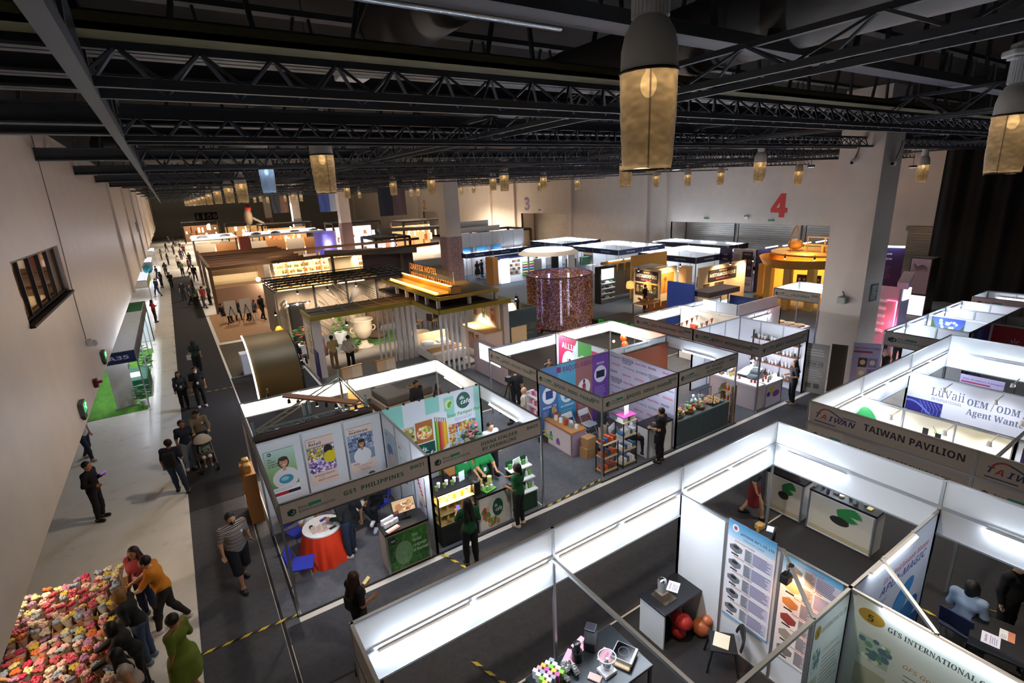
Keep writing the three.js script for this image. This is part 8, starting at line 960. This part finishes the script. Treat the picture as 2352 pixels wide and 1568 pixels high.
const hc=thing('hanging_egg_chair', 'rattan hanging egg chair on top of the wooden booth', 'chair',[34.3,3.1,-18.6]);part(hc, 'hoop', tubeG([[-0.5,0,0],[-0.55,0.9,0],[-0.1,1.6,0],[0.35,1.0,0],[0.4,0.3,0]],0.04), mat(0x8a6a40,0.7));part(hc, 'basket', sp(0.5,0,0.4,0,1,0.7,0.9), mat(0xa8824c,0.8));for (let k=0;k<2;k++) { const o=thing('rattan_bench', (k?'right' : 'left') + ' pale rattan bench on top of the wooden booth', 'bench',[34.4,3.1,-17.4 + k*1.1],-1.4);part(o, 'seat', bx(1.1,0.06,0.5,0,0.4,0), mat(0xb8935c,0.7));part(o, 'frame',[bx(0.05,0.9,0.05,-0.5,0,-0.22), bx(0.05,0.9,0.05,0.5,0,-0.22), bx(1.1,0.05,0.05,0,0.85,-0.22), bx(0.05,0.4,0.05,-0.5,0,0.2), bx(0.05,0.4,0.05,0.5,0,0.2)], mat(0xc8a468,0.7));}
for (let k=0;k<3;k++) small('crate',['left', 'middle', 'right'][k] + ' wooden produce crate before the round booth', 'crate',[bx(0.9,0.5,0.7), ...[...Array(8)].map(()=>ico(0.12, rnd(-0.3,0.3),0.55, rnd(-0.25,0.25)))], mat(0x9a7a4a,0.8),[29.8 + k*0.9,0,-17.6 - k*0.7],0.2);
}
{ // beside and behind the big column
const f=stand('pink_neon_tower', 'pink neon edged cosmetics tower right of the big column',26.2,-9.8);f('blue_side', bx(0.9,2.9,0.1,26.7,0,-9.4), mat(0x7f93b4,0.5));f('pink_face', bx(0.1,2.9,1.4,26.2,0,-10.1), mat(0xd8a0b4,0.5));f('neon_line', rod([26.12,0.05,-9.42],[26.12,2.3,-9.42],0.03), glow(0xff5a7a,6));f('neon_line', rod([26.12,2.3,-9.42],[26.12,2.3,-10.6],0.02), glow(0xff5a7a,4));f('lit_top', bx(0.7,0.5,0.06,26.75,2.3,-9.33), glow(0xf0f6ff,1.8));for (let k=0;k<5;k++) f('white_item', rb(0.1,0.14,0.4,26.1,0.8 + k*0.35,-10,0.04), white);point(25.9,1.2,-9.3,0xff6a88,2,3);f('wedge_roof',[bar([26.1,3.0,-9.3],[27.4,3.3,-9.6],0.4,0.3)], mat(0xc0a8c0,0.6));
poster('standing_banner', 'dark purple lit banner between the column and the curtain', TEX.purpleB,1.8,2.7,[37.2,0.6,-14.4],-1.2, 'banner');small('banner_light', 'bright tube light on top of the dark purple banner', 'lamp', bx(1.5,0.1,0.1), glow(COOL,8),[37.0,3.3,-14.2],-1.2);small('floor_plinth', 'grey plinth under the dark purple banner', 'plinth', bx(1.9,0.6,0.3), darkAlu,[37.25,0,-14.45],-1.2);
const k=stand('dark_kiosk', 'tall black kiosk with mauve script panel beside the curtain',34,-11.6, 'kiosk');k('tower', bx(1.0,3.2,1.0,34.4,0,-11.4), mat(0x17171c,0.5));k('mauve_panel', bx(0.03,1.9,0.9,33.88,1.25,-11.4), mat(0xa08a9c,0.6));k('script',[tubeG([[33.86,2.9,-11.7],[33.86,2.75,-11.5],[33.86,2.85,-11.3],[33.86,2.7,-11.1]],0.03)], mat(0x5a4488,0.6));k('lit_panel', bx(0.03,1.1,0.9,33.88,0.05,-11.4), glow(0xf4dce0,1.3));
// black drape
const g=new THREE.PlaneGeometry(20,10.4,300,8), p=g.attributes.position;for (let i=0;i<p.count;i++) { const x=p.getX(i), y=p.getY(i);p.setZ(i,0.14*Math.sin(x*5.2) + 0.05*Math.sin(x*11 + 1) );} g.computeVertexNormals();const o=thing('stage_drape', 'huge black drape hanging at the right', 'curtain',[38.6,0,-12.75]);const m=part(o, 'cloth', g.translate(10,5.2,0), mat(0x08080a,0.95, { side: 2 }));m.rotation.y=-Math.PI / 2 + 0.1;part(o, 'drape_rail', bar([0,10.4,0],[2,10.4,20],0.08), steel);
{ const l=thing('light_row', 'row of four small lamps against the black drape', 'lamp',[39.2,4.6,-8.6]); [-0.9,-0.35,0.6,1.2].forEach((z)=>part(l, 'lamp_lens', sp(0.13,0,0, z,1,0.8,1.3), glow(0xffe6c0,4)));part(l, 'bar', bar([0.1,0.1,-1.2],[0.1,0.1,1.5],0.06), black);}
}
// ------------------------------------------------------------------ far end of the hall
{
const canopy=(label, x0, x1, z, n)=>{ const f=stand('white_canopy_stand', label, x0, z);f('roof', bx(x1 - x0,0.25,5, (x0 + x1) / 2,3.3, z - 2.5), mat(0xd8dae0,0.5));f('light_edge', bx(x1 - x0 - 0.3,0.12,0.3, (x0 + x1) / 2,3.62, z - 4.6), glow(0xf4f8ff,5));for (let k=0;k<n;k++) { const x=x0 + (k + 0.5)*(x1 - x0) / n;f('fan_box', sp(0.7, x,3.55, z - 1.0,1,0.5,0.6,10), mat(0x4a4a50,0.6));f('shelf_bay', bx((x1 - x0) / n - 0.2,2.4,0.2, x,0.2, z - 2), mat(k % 2?0xb07a48 : 0xc8b8a0,0.6));f('skylight', bx(0.15,0.02,1.4, x + 0.6,3.57, z - 1.2), glow(0xffffff,2));} for (const x of [x0 + 0.2, x1 - 0.2]) f('post', bx(0.2,3.3,0.2, x,0, z - 0.2), darkWood);area((x0 + x1) / 2,3.9, z - 4.4, (x0 + x1) / 2,3.3, z - 2, x1 - x0,0.4, COOL,8);area((x0 + x1) / 2,3.2, z - 1, (x0 + x1) / 2,1, z - 2, x1 - x0 - 1,0.3, WARM,10);};
canopy('left of two long white roofed far stands',2.2,7.6,-80,2);canopy('right of two long white roofed far stands',8.6,18.6,-78,4);const rp=stand('red_pillar', 'red brown pillar between the two white roofed stands',8.1,-78);rp('pillar', bx(1.2,3.5,1.2,8.1,0,-78), mat(0x7a3026,0.6));
const fr=(label, x0, x1, z, h, c1, c2)=>{ const f=stand('frame_stand', label, x0, z);for (const x of [x0, x1]) for (const q of [z, z - 5]) f('post', bx(0.25, h,0.25, x,0, q), mat(0x2a2018,0.6));f('roof_frame',[bar([x0, h, z],[x1, h, z],0.25), bar([x0, h, z - 5],[x1, h, z - 5],0.25), bar([x0, h, z],[x0, h, z - 5],0.25), bar([x1, h, z],[x1, h, z - 5],0.25)], mat(0x1c1612,0.6));f('back_wall', bx(x1 - x0, h - 0.8,0.2, (x0 + x1) / 2,0, z - 4.8), mat(c1,0.6));for (let k=0;k<14;k++) f('glow_piece', bx(0.2 + rnd(0.3),0.3 + rnd(1.2),0.1, rnd(x0 + 0.5, x1 - 0.5),0.4 + rnd(h - 2), z - rnd(4)), k % 3?glow(c2,3.5) : mat(0x9a5a30,0.6));area((x0 + x1) / 2, h - 0.2, z - 2, (x0 + x1) / 2,0, z - 3, x1 - x0,1, c2,9);};
fr('black framed stand of glowing amber lamps left of the pink column',27.5,33.5,-70,4.2,0x8a6a48,0xffd090);fr('warm lit stand of hanging lamps left of the second column',12.5,20,-92,4.2,0x9a7040,0xffcf88);fr('bright white shop stand between the second and third columns',21.5,29,-84,4,0xe0e4e8,0xf0f6ff);fr('far restaurant like stand with lit sign under the toilet pictograms',2.6,9.5,-132,4.2,0x6a4a34,0xffd9a0);fr('second far warm stand right of the restaurant',10.5,19,-128,3.6,0xa88a60,0xffe0b0);fr('white shop stand behind the pergola sign',19,23,-57,3.2,0xe4e0e0,0xf8f4ff);fr('amber stand behind the long white wall',31,36.5,-52,3.2,0xa06a30,0xffc070);
{ const cv=stand('curtained_round_stand', 'round stand with glowing violet curtain beside the second column',19,-74);cv('violet_curtain', cy(1.4,1.4,3.6,17.4,0,-73,30, true), mat(0xa8a0e0,0.6, { transmission: 0.4, side: 2 }));cv('lamp_core', cy(0.3,0.3,3,17.4,0.2,-73), glow(0xb8b0ff,3));point(17.4,2,-71.2,0xb8b0ff,10,4);cv('tile_roof', bar([22.5,3.6,-66],[33,3.4,-64],2.0,0.4), mat(0x77716a,0.7));}
const tl=canvasTex(256,96, (c, w, h)=>{ c.clearRect(0,0, w, h);for (let k=0;k<4;k++) { rect(c, k*64 + 2,4,60,88, '#2b2b2e');c.strokeStyle=c.fillStyle='#d8d8d8';c.lineWidth=6;if (k<2) { disc(c, k*64 + 32,22,9, '#d8d8d8');rect(c, k*64 + 22,34,20,46, '#d8d8d8');} else { c.beginPath();c.arc(k*64 + 32,52,20,0,7);c.stroke();if (k===3) { c.beginPath();c.moveTo(k*64 + 18,38);c.lineTo(k*64 + 46,66);c.stroke();} else disc(c, k*64 + 30,24,8, '#d8d8d8');} } });poster('toilet_sign', 'dark toilet pictogram sign on the far end wall', tl,5.4,2.0,[9.2,3.8,-164.95],0, 'sign');
{ const o=thing('bird_figure', 'large red and olive swallow figure above the far stands', 'figure',[13.5,4.0,-115]);part(o, 'body', sp(1.3,0,1.2,0,0.6,1.3,0.5), mat(0x5a4a34,0.7));part(o, 'head', sp(0.6,0.2,2.7,0), mat(0xb02818,0.6));part(o, 'wing', bar([0,0.8,0],[-0.4,-1.0,0],0.3,0.5), mat(0x4a4030,0.7));part(o, 'wing', bar([0.2,1.2,0],[2.6,-0.3,0],0.3,0.4), mat(0x4a4030,0.7));part(o, 'pole', bar([0,-4,0],[0,0,0],0.15), black);}
const flag=(label, x, y, z, w, h, cs)=>{ const o=thing('hanging_banner', label, 'banner',[x, y, z]);cs.forEach((c, i)=>{ const g=new THREE.PlaneGeometry(w / cs.length, h,12,6).translate((i - (cs.length - 1) / 2)*w / cs.length, h / 2,0), p=g.attributes.position;for (let k=0;k<p.count;k++) p.setZ(k,0.06*Math.sin(p.getX(k)*6 + p.getY(k)));g.computeVertexNormals();part(o, 'cloth_panel', g, mat(c,0.8, { side: 2 }));});part(o, 'rod', bar([-w / 2, h,0],[w / 2, h,0],0.04), black);part(o, 'wire',[rod([-w / 2, h,0],[-w / 2,13 - y,0],0.01,4), rod([w / 2, h,0],[w / 2,13 - y,0],0.01,4)], black);};
flag('large blue and pink hanging banner left of the pink column',21.8,5.6,-58,3.2,3.1,[0x3c465e,0x8a7682]);flag('bright blue and white hanging banner in the far hall',22.5,5.8,-88,3.4,3.4,[0x4a62b0,0xb4c0dc]);flag('small dark and red hanging banner in the far hall',20.5,5.4,-120,3.2,3.6,[0x3c4254,0x8a6a62]);
// distant visitors
const tops=[0x14161c,0x2a2c34,0x8a2430,0xd0ccc4,0x1c2c4a,0x3a3a3e,0x0e0e10,0x5a6a4a];const crowd=[[0.0,-51.6],[0.45,-48.8],[0.75,-46.8],[1.25,-46.3],[1.7,-47.4],[-0.8,-60],[0.9,-58],[1.4,-64],[-1.6,-62],[-1.9,-56],[0.4,-70],[1.2,-74],[-1.2,-72],[-2.0,-68],[0.2,-80],[1.6,-82],[-0.9,-86],[0.8,-92],[-1.7,-95],[1.4,-100],[0.0,-104],[-1.0,-112],[1.2,-118],[0.3,-126],[-0.5,-136]];
const place=['nearest of the chatting group at the timber stand, in pale top', 'woman with white tote bag in the chatting group', 'woman in olive in the chatting group', 'man in black suit in the chatting group', 'man with grey trousers in the chatting group'];
crowd.forEach(([x, z], i)=>person({ label: i<5?place[i] : 'distant visitor walking in the crowded far end of the left aisle', at: [x, z], top: tops[(i*3 + 1) % 8], bottom: i % 3?0x14161c : 0x2a3448, turn: i*1.3, lod: i<5?2 : 3, fem: i % 2===0, legs: i % 2?['stepF', 'stepB'] : undefined, h: 1.62 + (i % 4)*0.04, group: i<5?undefined : 'distant visitors', bag: i===1?0xe0d8d0 : undefined }));
}
// ------------------------------------------------------------------ left side booths under the wall
{
const green=mapMat(tinted([74,130,28],0.35,24),0.95);struct('floor_carpet', bx(2.6,0.015,11,-3.35,0,-29.6), green, 'bright green artificial grass of the A35 booth');
const b=new Booth('exhibition_booth', 'white booth A35 with navy sign and green grass floor under the left wall',-2.0,-24.3), sg=canvasTex(256,64, (c, w, h)=>{ rect(c,0,0, w, h, '#1d3166');T(c, 'A35',180,44,34, '#e0e4ee');});
b.fascia(-5,-24.3,-2.0,-24.3,1.98,2.45, sg,1);for (let k=0;k<4;k++) { b.fascia(-2.0,-24.3 - k*3.2,-2.0,-27.5 - k*3.2,1.98,2.45, mat(0x3c3c48,0.6),1);b.post(-2.0,-24.3 - k*3.2,2.45);b.tube(-2.0,-24.8 - k*3.2,-2.0,-27 - k*3.2,2.4,-1,0, COOL,2);b.p('ceiling_grid', bx(1.5,0.02,3.1,-2.8,2.4,-25.9 - k*3.2), k===3?mat(0x2a7a4a,0.6) : whiteP);} b.wall(-5,-37.1,-2,-37.1);b.post(-2.0,-37.1,2.45);
area(-2.1,2.6,-30,-2.45,4,-30,11,0.1, COOL,12);
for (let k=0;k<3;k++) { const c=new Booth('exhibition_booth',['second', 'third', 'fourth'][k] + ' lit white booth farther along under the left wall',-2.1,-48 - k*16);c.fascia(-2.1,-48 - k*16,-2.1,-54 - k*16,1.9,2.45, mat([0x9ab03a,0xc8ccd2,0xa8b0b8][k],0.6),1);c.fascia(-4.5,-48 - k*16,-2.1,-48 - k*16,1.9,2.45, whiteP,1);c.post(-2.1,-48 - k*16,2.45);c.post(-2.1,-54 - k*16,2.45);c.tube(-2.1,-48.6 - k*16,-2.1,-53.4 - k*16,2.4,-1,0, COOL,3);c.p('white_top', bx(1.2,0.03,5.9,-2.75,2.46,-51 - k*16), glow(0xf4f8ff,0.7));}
small('balloon', 'turquoise balloon above the lime booth under the left wall', 'balloon', sp(0.35,0,0.35,0,1,1.1,1), mat(0x3a9ab0,0.4),[-2.1,2.46,-53]);
poster('roll_up_banner', 'white roll up banner standing on the green grass', null,0.7,1.9,[-2.75,0.05,-24.9],0.25, 'banner', mat(0xc8c4be,0.7));small('floor_plinth', 'thin metal plinth under the white roll up banner', 'plinth', bx(0.8,0.05,0.2), alu,[-2.75,0.015,-24.9],0.25);
const t=thing('cloth_table', 'table under a dark green cloth in the A35 booth', 'table',[-2.4,0.015,-27]);part(t, 'cloth', rb(0.9,0.78,2.2,0,0,0,0.04), mat(0x0f4a30,0.8));part(t, 'papers', bx(0.4,0.02,0.8,0,0.78,0.2), white);const pl=(label, x, z, h)=>{ const o=thing('potted_plant', label, 'plant',[x,0.015, z]);part(o, 'pot', cy(0.12,0.15,0.22), white);part(o, 'leaves', Array.from({ length: 24 }, ()=>{ const a=rnd(6.3), r=rnd(0.25);return sp(0.08, Math.cos(a)*r,0.3 + rnd(h), Math.sin(a)*r,1.6,0.3,0.7,5);}), plantGreen);};pl('leafy plant by the front post of booth A35',-2.15,-24.7,0.6);pl('taller leafy plant beside the green cloth table',-2.1,-28.6,0.9);pl('leafy plant at the far end of the green cloth table',-2.2,-30.5,0.9);
for (const o of [{ label: 'person in jeans behind the A35 sign', at: [-2.9,-28.6], top: 0xb8bcc0, bottom: 0x33486a, turn: 0.3 }, { label: 'woman in red jacket using her phone in the left aisle', at: [-1.95,-43.2], top: 0x9a1c20, bottom: 0x16161c, fem: true, sleeve: 1, arms: ['phone', 'phone'], turn: 1.4 }]) person({ lod: 2, h: 1.62, ...o });
}
// ------------------------------------------------------------------ people in the left aisle
person({ label: 'man in striped polo shirt and dark shorts with black mask', at: [-0.08,-10.85], topMat: mapMat((()=>{ const t=canvasTex(64,256, (c)=>{ for (let k=0;k<16;k++) { rect(c,0, k*16,64,16, k % 2?'#0c0c10' : '#a89a90');rect(c,0, k*16 + 6,64,3, k % 2?'#e0d8d0' : '#101014');} });t.wrapS=t.wrapT=THREE.RepeatWrapping;return t;})(),0.85), bottom: 0x101014, wear: 'shorts', shoes: 0x15151a, turn: 0.35, arms: ['down', 'bent'], legs: ['stepF', 'stepB'], mask: 0x0c0c0e, wide: 1.15, h: 1.74, skin: 0xb08060, badge: 1, sleeve: 0.75, lod: 0 });
{ const g=scene.children[scene.children.length - 1], s=g.children.find((c)=>c.name==='shirt').geometry, p=s.attributes.position, u=s.attributes.uv;for (let i=0;i<p.count;i++) u.setXY(i, p.getX(i)*2, p.getY(i)*1.6);}
person({ label: 'man in black suit looking at a violet lit phone on the pale floor', at: [-2.88,-15.75], top: 0x0b0b0d, bottom: 0x0d0d10, shoes: 0x0a0a0a, wear: 'jacket', sleeve: 1, turn: 1.2, arms: ['bent', 'phone'], phone: 0x8a5cff, h: 1.68, skin: 0xb8805c, lod: 0 });
person({ label: 'man in navy T shirt with orange sleeves and backpack walking away', at: [-1.12,-15.85], top: 0x141a2c, bottom: 0x24334a, shoes: 0x1a1a1c, turn: 2.9, backpack: 0x0e1018, legs: ['wide', 'stepF'], arms: ['bent', 'down'], h: 1.7, lod: 0 });
person({ label: 'woman in dark off shoulder top and pale jeans beside the stroller', at: [-0.8,-17.35], fem: true, hair: 'tail', top: 0x1a2030, bottom: 0x6a7686, wear: 'wideTrousers', shoes: 0xc8c0b8, turn: 0.2, arms: ['down', 'down'], h: 1.62, lod: 0 });
person({ label: 'man in khaki jacket and cap pushing a stroller', at: [-0.38,-17.75], top: 0x6f6654, bottom: 0x1c1c20, wear: 'jacket', sleeve: 1, turn: 0.1, arms: ['reach', 'reach'], cap: 0x101014, badge: 1, h: 1.7, lod: 0 });
{ const o=thing('baby_stroller', 'pale folding stroller with a child in front of the man in khaki', 'stroller',[-0.36,0,-17.1],0.1);part(o, 'seat', rb(0.4,0.12,0.42,0,0.42,0,0.05), mat(0x3c3a38,0.8));part(o, 'back', rb(0.4,0.5,0.08,0,0.5,-0.2,0.03), mat(0x54504a,0.8));part(o, 'canopy', new THREE.SphereGeometry(0.26,16,8,0,6.3,0,1.4).translate(0,0.82,-0.1), mat(0xb8b0a2,0.8, { side: 2 }));for (const s of [-1,1]) { part(o, 'frame_bar', rod([s*0.22,1.0,-0.5],[s*0.22,0.12,0.32],0.015), darkAlu);part(o, 'frame_bar', rod([s*0.22,0.6,-0.15],[s*0.22,0.12,-0.34],0.015), darkAlu);for (const z of [-0.34,0.32]) part(o, 'wheel', cy(0.1,0.1,0.04,0,-0.02,0,16).rotateZ(Math.PI / 2).translate(s*0.22,0.1, z), black);} part(o, 'handle', rod([-0.22,1.0,-0.5],[0.22,1.0,-0.5],0.015), black);}
person({ label: 'small child sitting in the stroller', at: [-0.36,-17.12], y: 0.06, sit: true, seat: 0.62, top: 0x6a8a80, bottom: 0xd8d4cc, shoes: 0xb09a88, wear: 'shorts', h: 0.95, turn: 0.1, arms: ['lap', 'lap'], lod: 0 });
person({ label: 'woman in grey top and black trousers with badge in the left aisle', at: [-0.78,-23.1], fem: true, top: 0x34383c, bottom: 0x0c0c0e, turn: 0.1, lanyard: 0x222222, h: 1.58, sleeve: 1 });person({ label: 'man in black with white mask and badge in the left aisle', at: [-0.2,-22.9], top: 0x0d0d0f, bottom: 0x101012, turn: 0.05, mask: 0xe8e8ec, lanyard: 0x222222, h: 1.7, shoes: 0xc8c8c8 });person({ label: 'woman in dark green carrying a white bag walking away in the left aisle', at: [-0.08,-28], fem: true, top: 0x22302c, bottom: 0x101012, turn: 3.0, bag: 0xc8c0b4, h: 1.62, wear: 'wideTrousers' });
person({ label: 'person walking out from under the left wall', at: [-3.55,-20.2], top: 0xb8bcc4, bottom: 0x1c2436, turn: 0.9, legs: ['stepF', 'stepB'], shoes: 0xc0a890, h: 1.66 });
// ------------------------------------------------------------------ flower table
{
const o=thing('flower_table', 'long table crowded with wrapped bouquets at the bottom left', 'table',[-2.85,0,-9.6]);part(o, 'table_top', bx(1.7,0.05,3.9,0,0.65,0), wood);for (const [x, z] of [[-0.8,-1.9],[0.8,-1.9],[-0.8,1.9],[0.8,1.9]]) part(o, 'leg', bx(0.07,0.65,0.07, x,0, z), darkWood);part(o, 'riser', bx(1.6,0.12,1.2,0,0.7,-1.2), mat(0x9a7440,0.7));
for (let k=0;k<7;k++) { const c=thing('wooden_crate',['back left', 'back right', 'middle left', 'middle', 'middle right', 'front left', 'front right'][k] + ' thin wooden crate among the bouquets', 'crate',[-3.35 + (k % 2)*0.72 + (k===4?0.4 : 0),0.7 + (k<2?0.12 : 0),-10.9 + k*0.52],0.1);const m=mat(0xa87c46,0.75);part(c, 'side', bx(0.6,0.16,0.015,0,0,0.22), m);part(c, 'side', bx(0.6,0.16,0.015,0,0,-0.22), m);part(c, 'end', bx(0.015,0.16,0.44,0.3,0,0), m);part(c, 'end', bx(0.015,0.16,0.44,-0.3,0,0), m);}
const wrapG=new THREE.CylinderGeometry(0.076,0.03,0.2,9,1, true).translate(0,0.1,0), headG=merge([...Array(9)].map((_, i)=>ico(0.032, Math.cos(i*2.4)*0.055*Math.sqrt(i / 9),0.205 + (i % 3)*0.012, Math.sin(i*2.4)*0.055*Math.sqrt(i / 9)))), cols=[0xd88a98,0xc85a6a,0xe8c0b8,0xd8c048,0xa8b8d0,0xe0d4c8,0xb888b0,0xd87a3c,0xe8e0a0,0xc8305a], wraps=[0xe0b8b0,0xd8c8b0,0xc8d0d8,0xb89878,0xe4dcd8];
const words=['pink', 'deep rose', 'blush', 'yellow', 'pale blue', 'cream', 'lilac', 'orange', 'primrose', 'crimson'];
for (let r=0, n=0;r<26;r++) for (let k=0;k<11;k++, n++) { const z=-11.4 + r*0.142 + rnd(-0.02,0.02), x=-3.6 + k*0.15 + rnd(-0.025,0.025), ci=Math.floor((fbm(k / 12, r / 26,6)*22 + rnd(2))) % 10;const b=thing('bouquet', words[ci] + ' wrapped bouquet on the flower table', 'bouquet',[x, (z<-10.2?0.82 : 0.7) + rnd(0.04), z], rnd(6), words[ci] + ' bouquets on the flower table');b.rotation.x=rnd(-0.35,0.35);b.rotation.z=rnd(-0.3,0.3);part(b, 'wrap', wrapG, mat(wraps[n % 5],0.45, { side: 2 }));part(b, 'blossoms', headG, mat(cols[ci],0.6));}
for (const [z, l] of [[-11.2, 'rear'],[-9.3, 'front']]) { const c=thing('clip_lamp', l + ' warm clip lamp on a bent stem over the bouquets', 'lamp',[-3.62,0.7, z]);part(c, 'stem', tubeG([[0,0,0],[0,0.9,0],[0.1,1.2,0],[0.3,1.25,0]],0.012), darkAlu);part(c, 'shade', cy(0.11,0.05,0.12,0.34,1.14,0,16, true), black);part(c, 'bulb', sp(0.04,0.34,1.17,0), glow(0xffd8a0,8));spot(-3.28,1.84, z,-2.6,0.7, z + 0.2,0xffe2bc,3.5,1.15,3);}
}
person({ label: 'woman in coral blouse with long brown hair at the flower table', at: [-1.72,-11.0], fem: true, hairColor: 0x2a1610, top: 0xb0424a, bottom: 0x24304a, turn: -0.5, lanyard: 0x1a1a1a, sleeve: 0.9, h: 1.6, lod: 0 });person({ label: 'man in mustard yellow T shirt leaning over the flower table', at: [-1.36,-10.45], top: 0xc87a10, bottom: 0x1c1614, shoes: 0xd8ccc4, turn: -1.7, arms: ['reach', 'reach'], lean: 0.25, legs: ['stepB', 'stepF'], lanyard: 0x15151a, h: 1.66, lod: 0 });person({ label: 'fair haired woman in black sweatshirt seen from behind at the flower table', at: [-1.72,-9.75], fem: true, hair: 'bob', hairColor: 0x8a6230, top: 0x0b0a0a, bottom: 0x2a3a54, sleeve: 1, turn: -1.9, arms: ['reach', 'bent'], lean: 0.3, h: 1.6, lod: 0, shoes: 0x5a6a7a });person({ label: 'dark haired woman in black bending over the front bouquets', at: [-1.75,-9.05], fem: true, hair: 'bob', top: 0x0a0a0b, bottom: 0x141418, turn: -1.6, arms: ['reach', 'reach'], lean: 0.35, sleeve: 1, h: 1.58, lod: 0 });person({ label: 'dark haired woman with white strap top at the bottom edge', at: [-1.72,-8.35], fem: true, hair: 'long', top: 0xa89a92, bottom: 0x1a1a20, turn: -1.5, lean: 0.2, sleeve: 0, h: 1.58, lod: 0 });person({ label: 'woman in olive green dress with hair in a bun at the bottom left', at: [-1.12,-8.55], fem: true, hair: 'short', wear: 'dress', top: 0x5a6a14, turn: -2.2, arms: ['bent', 'down'], h: 1.62, sleeve: 0.9, lod: 0 });person({ label: 'person in grey half hidden by the wall behind the flower table', at: [-3.85,-9.4], top: 0x8a8a88, bottom: 0x1a1a1c, turn: 1.4, h: 1.5, arms: ['reach', 'reach'], lean: 0.3 });
renderer.render(scene, camera);
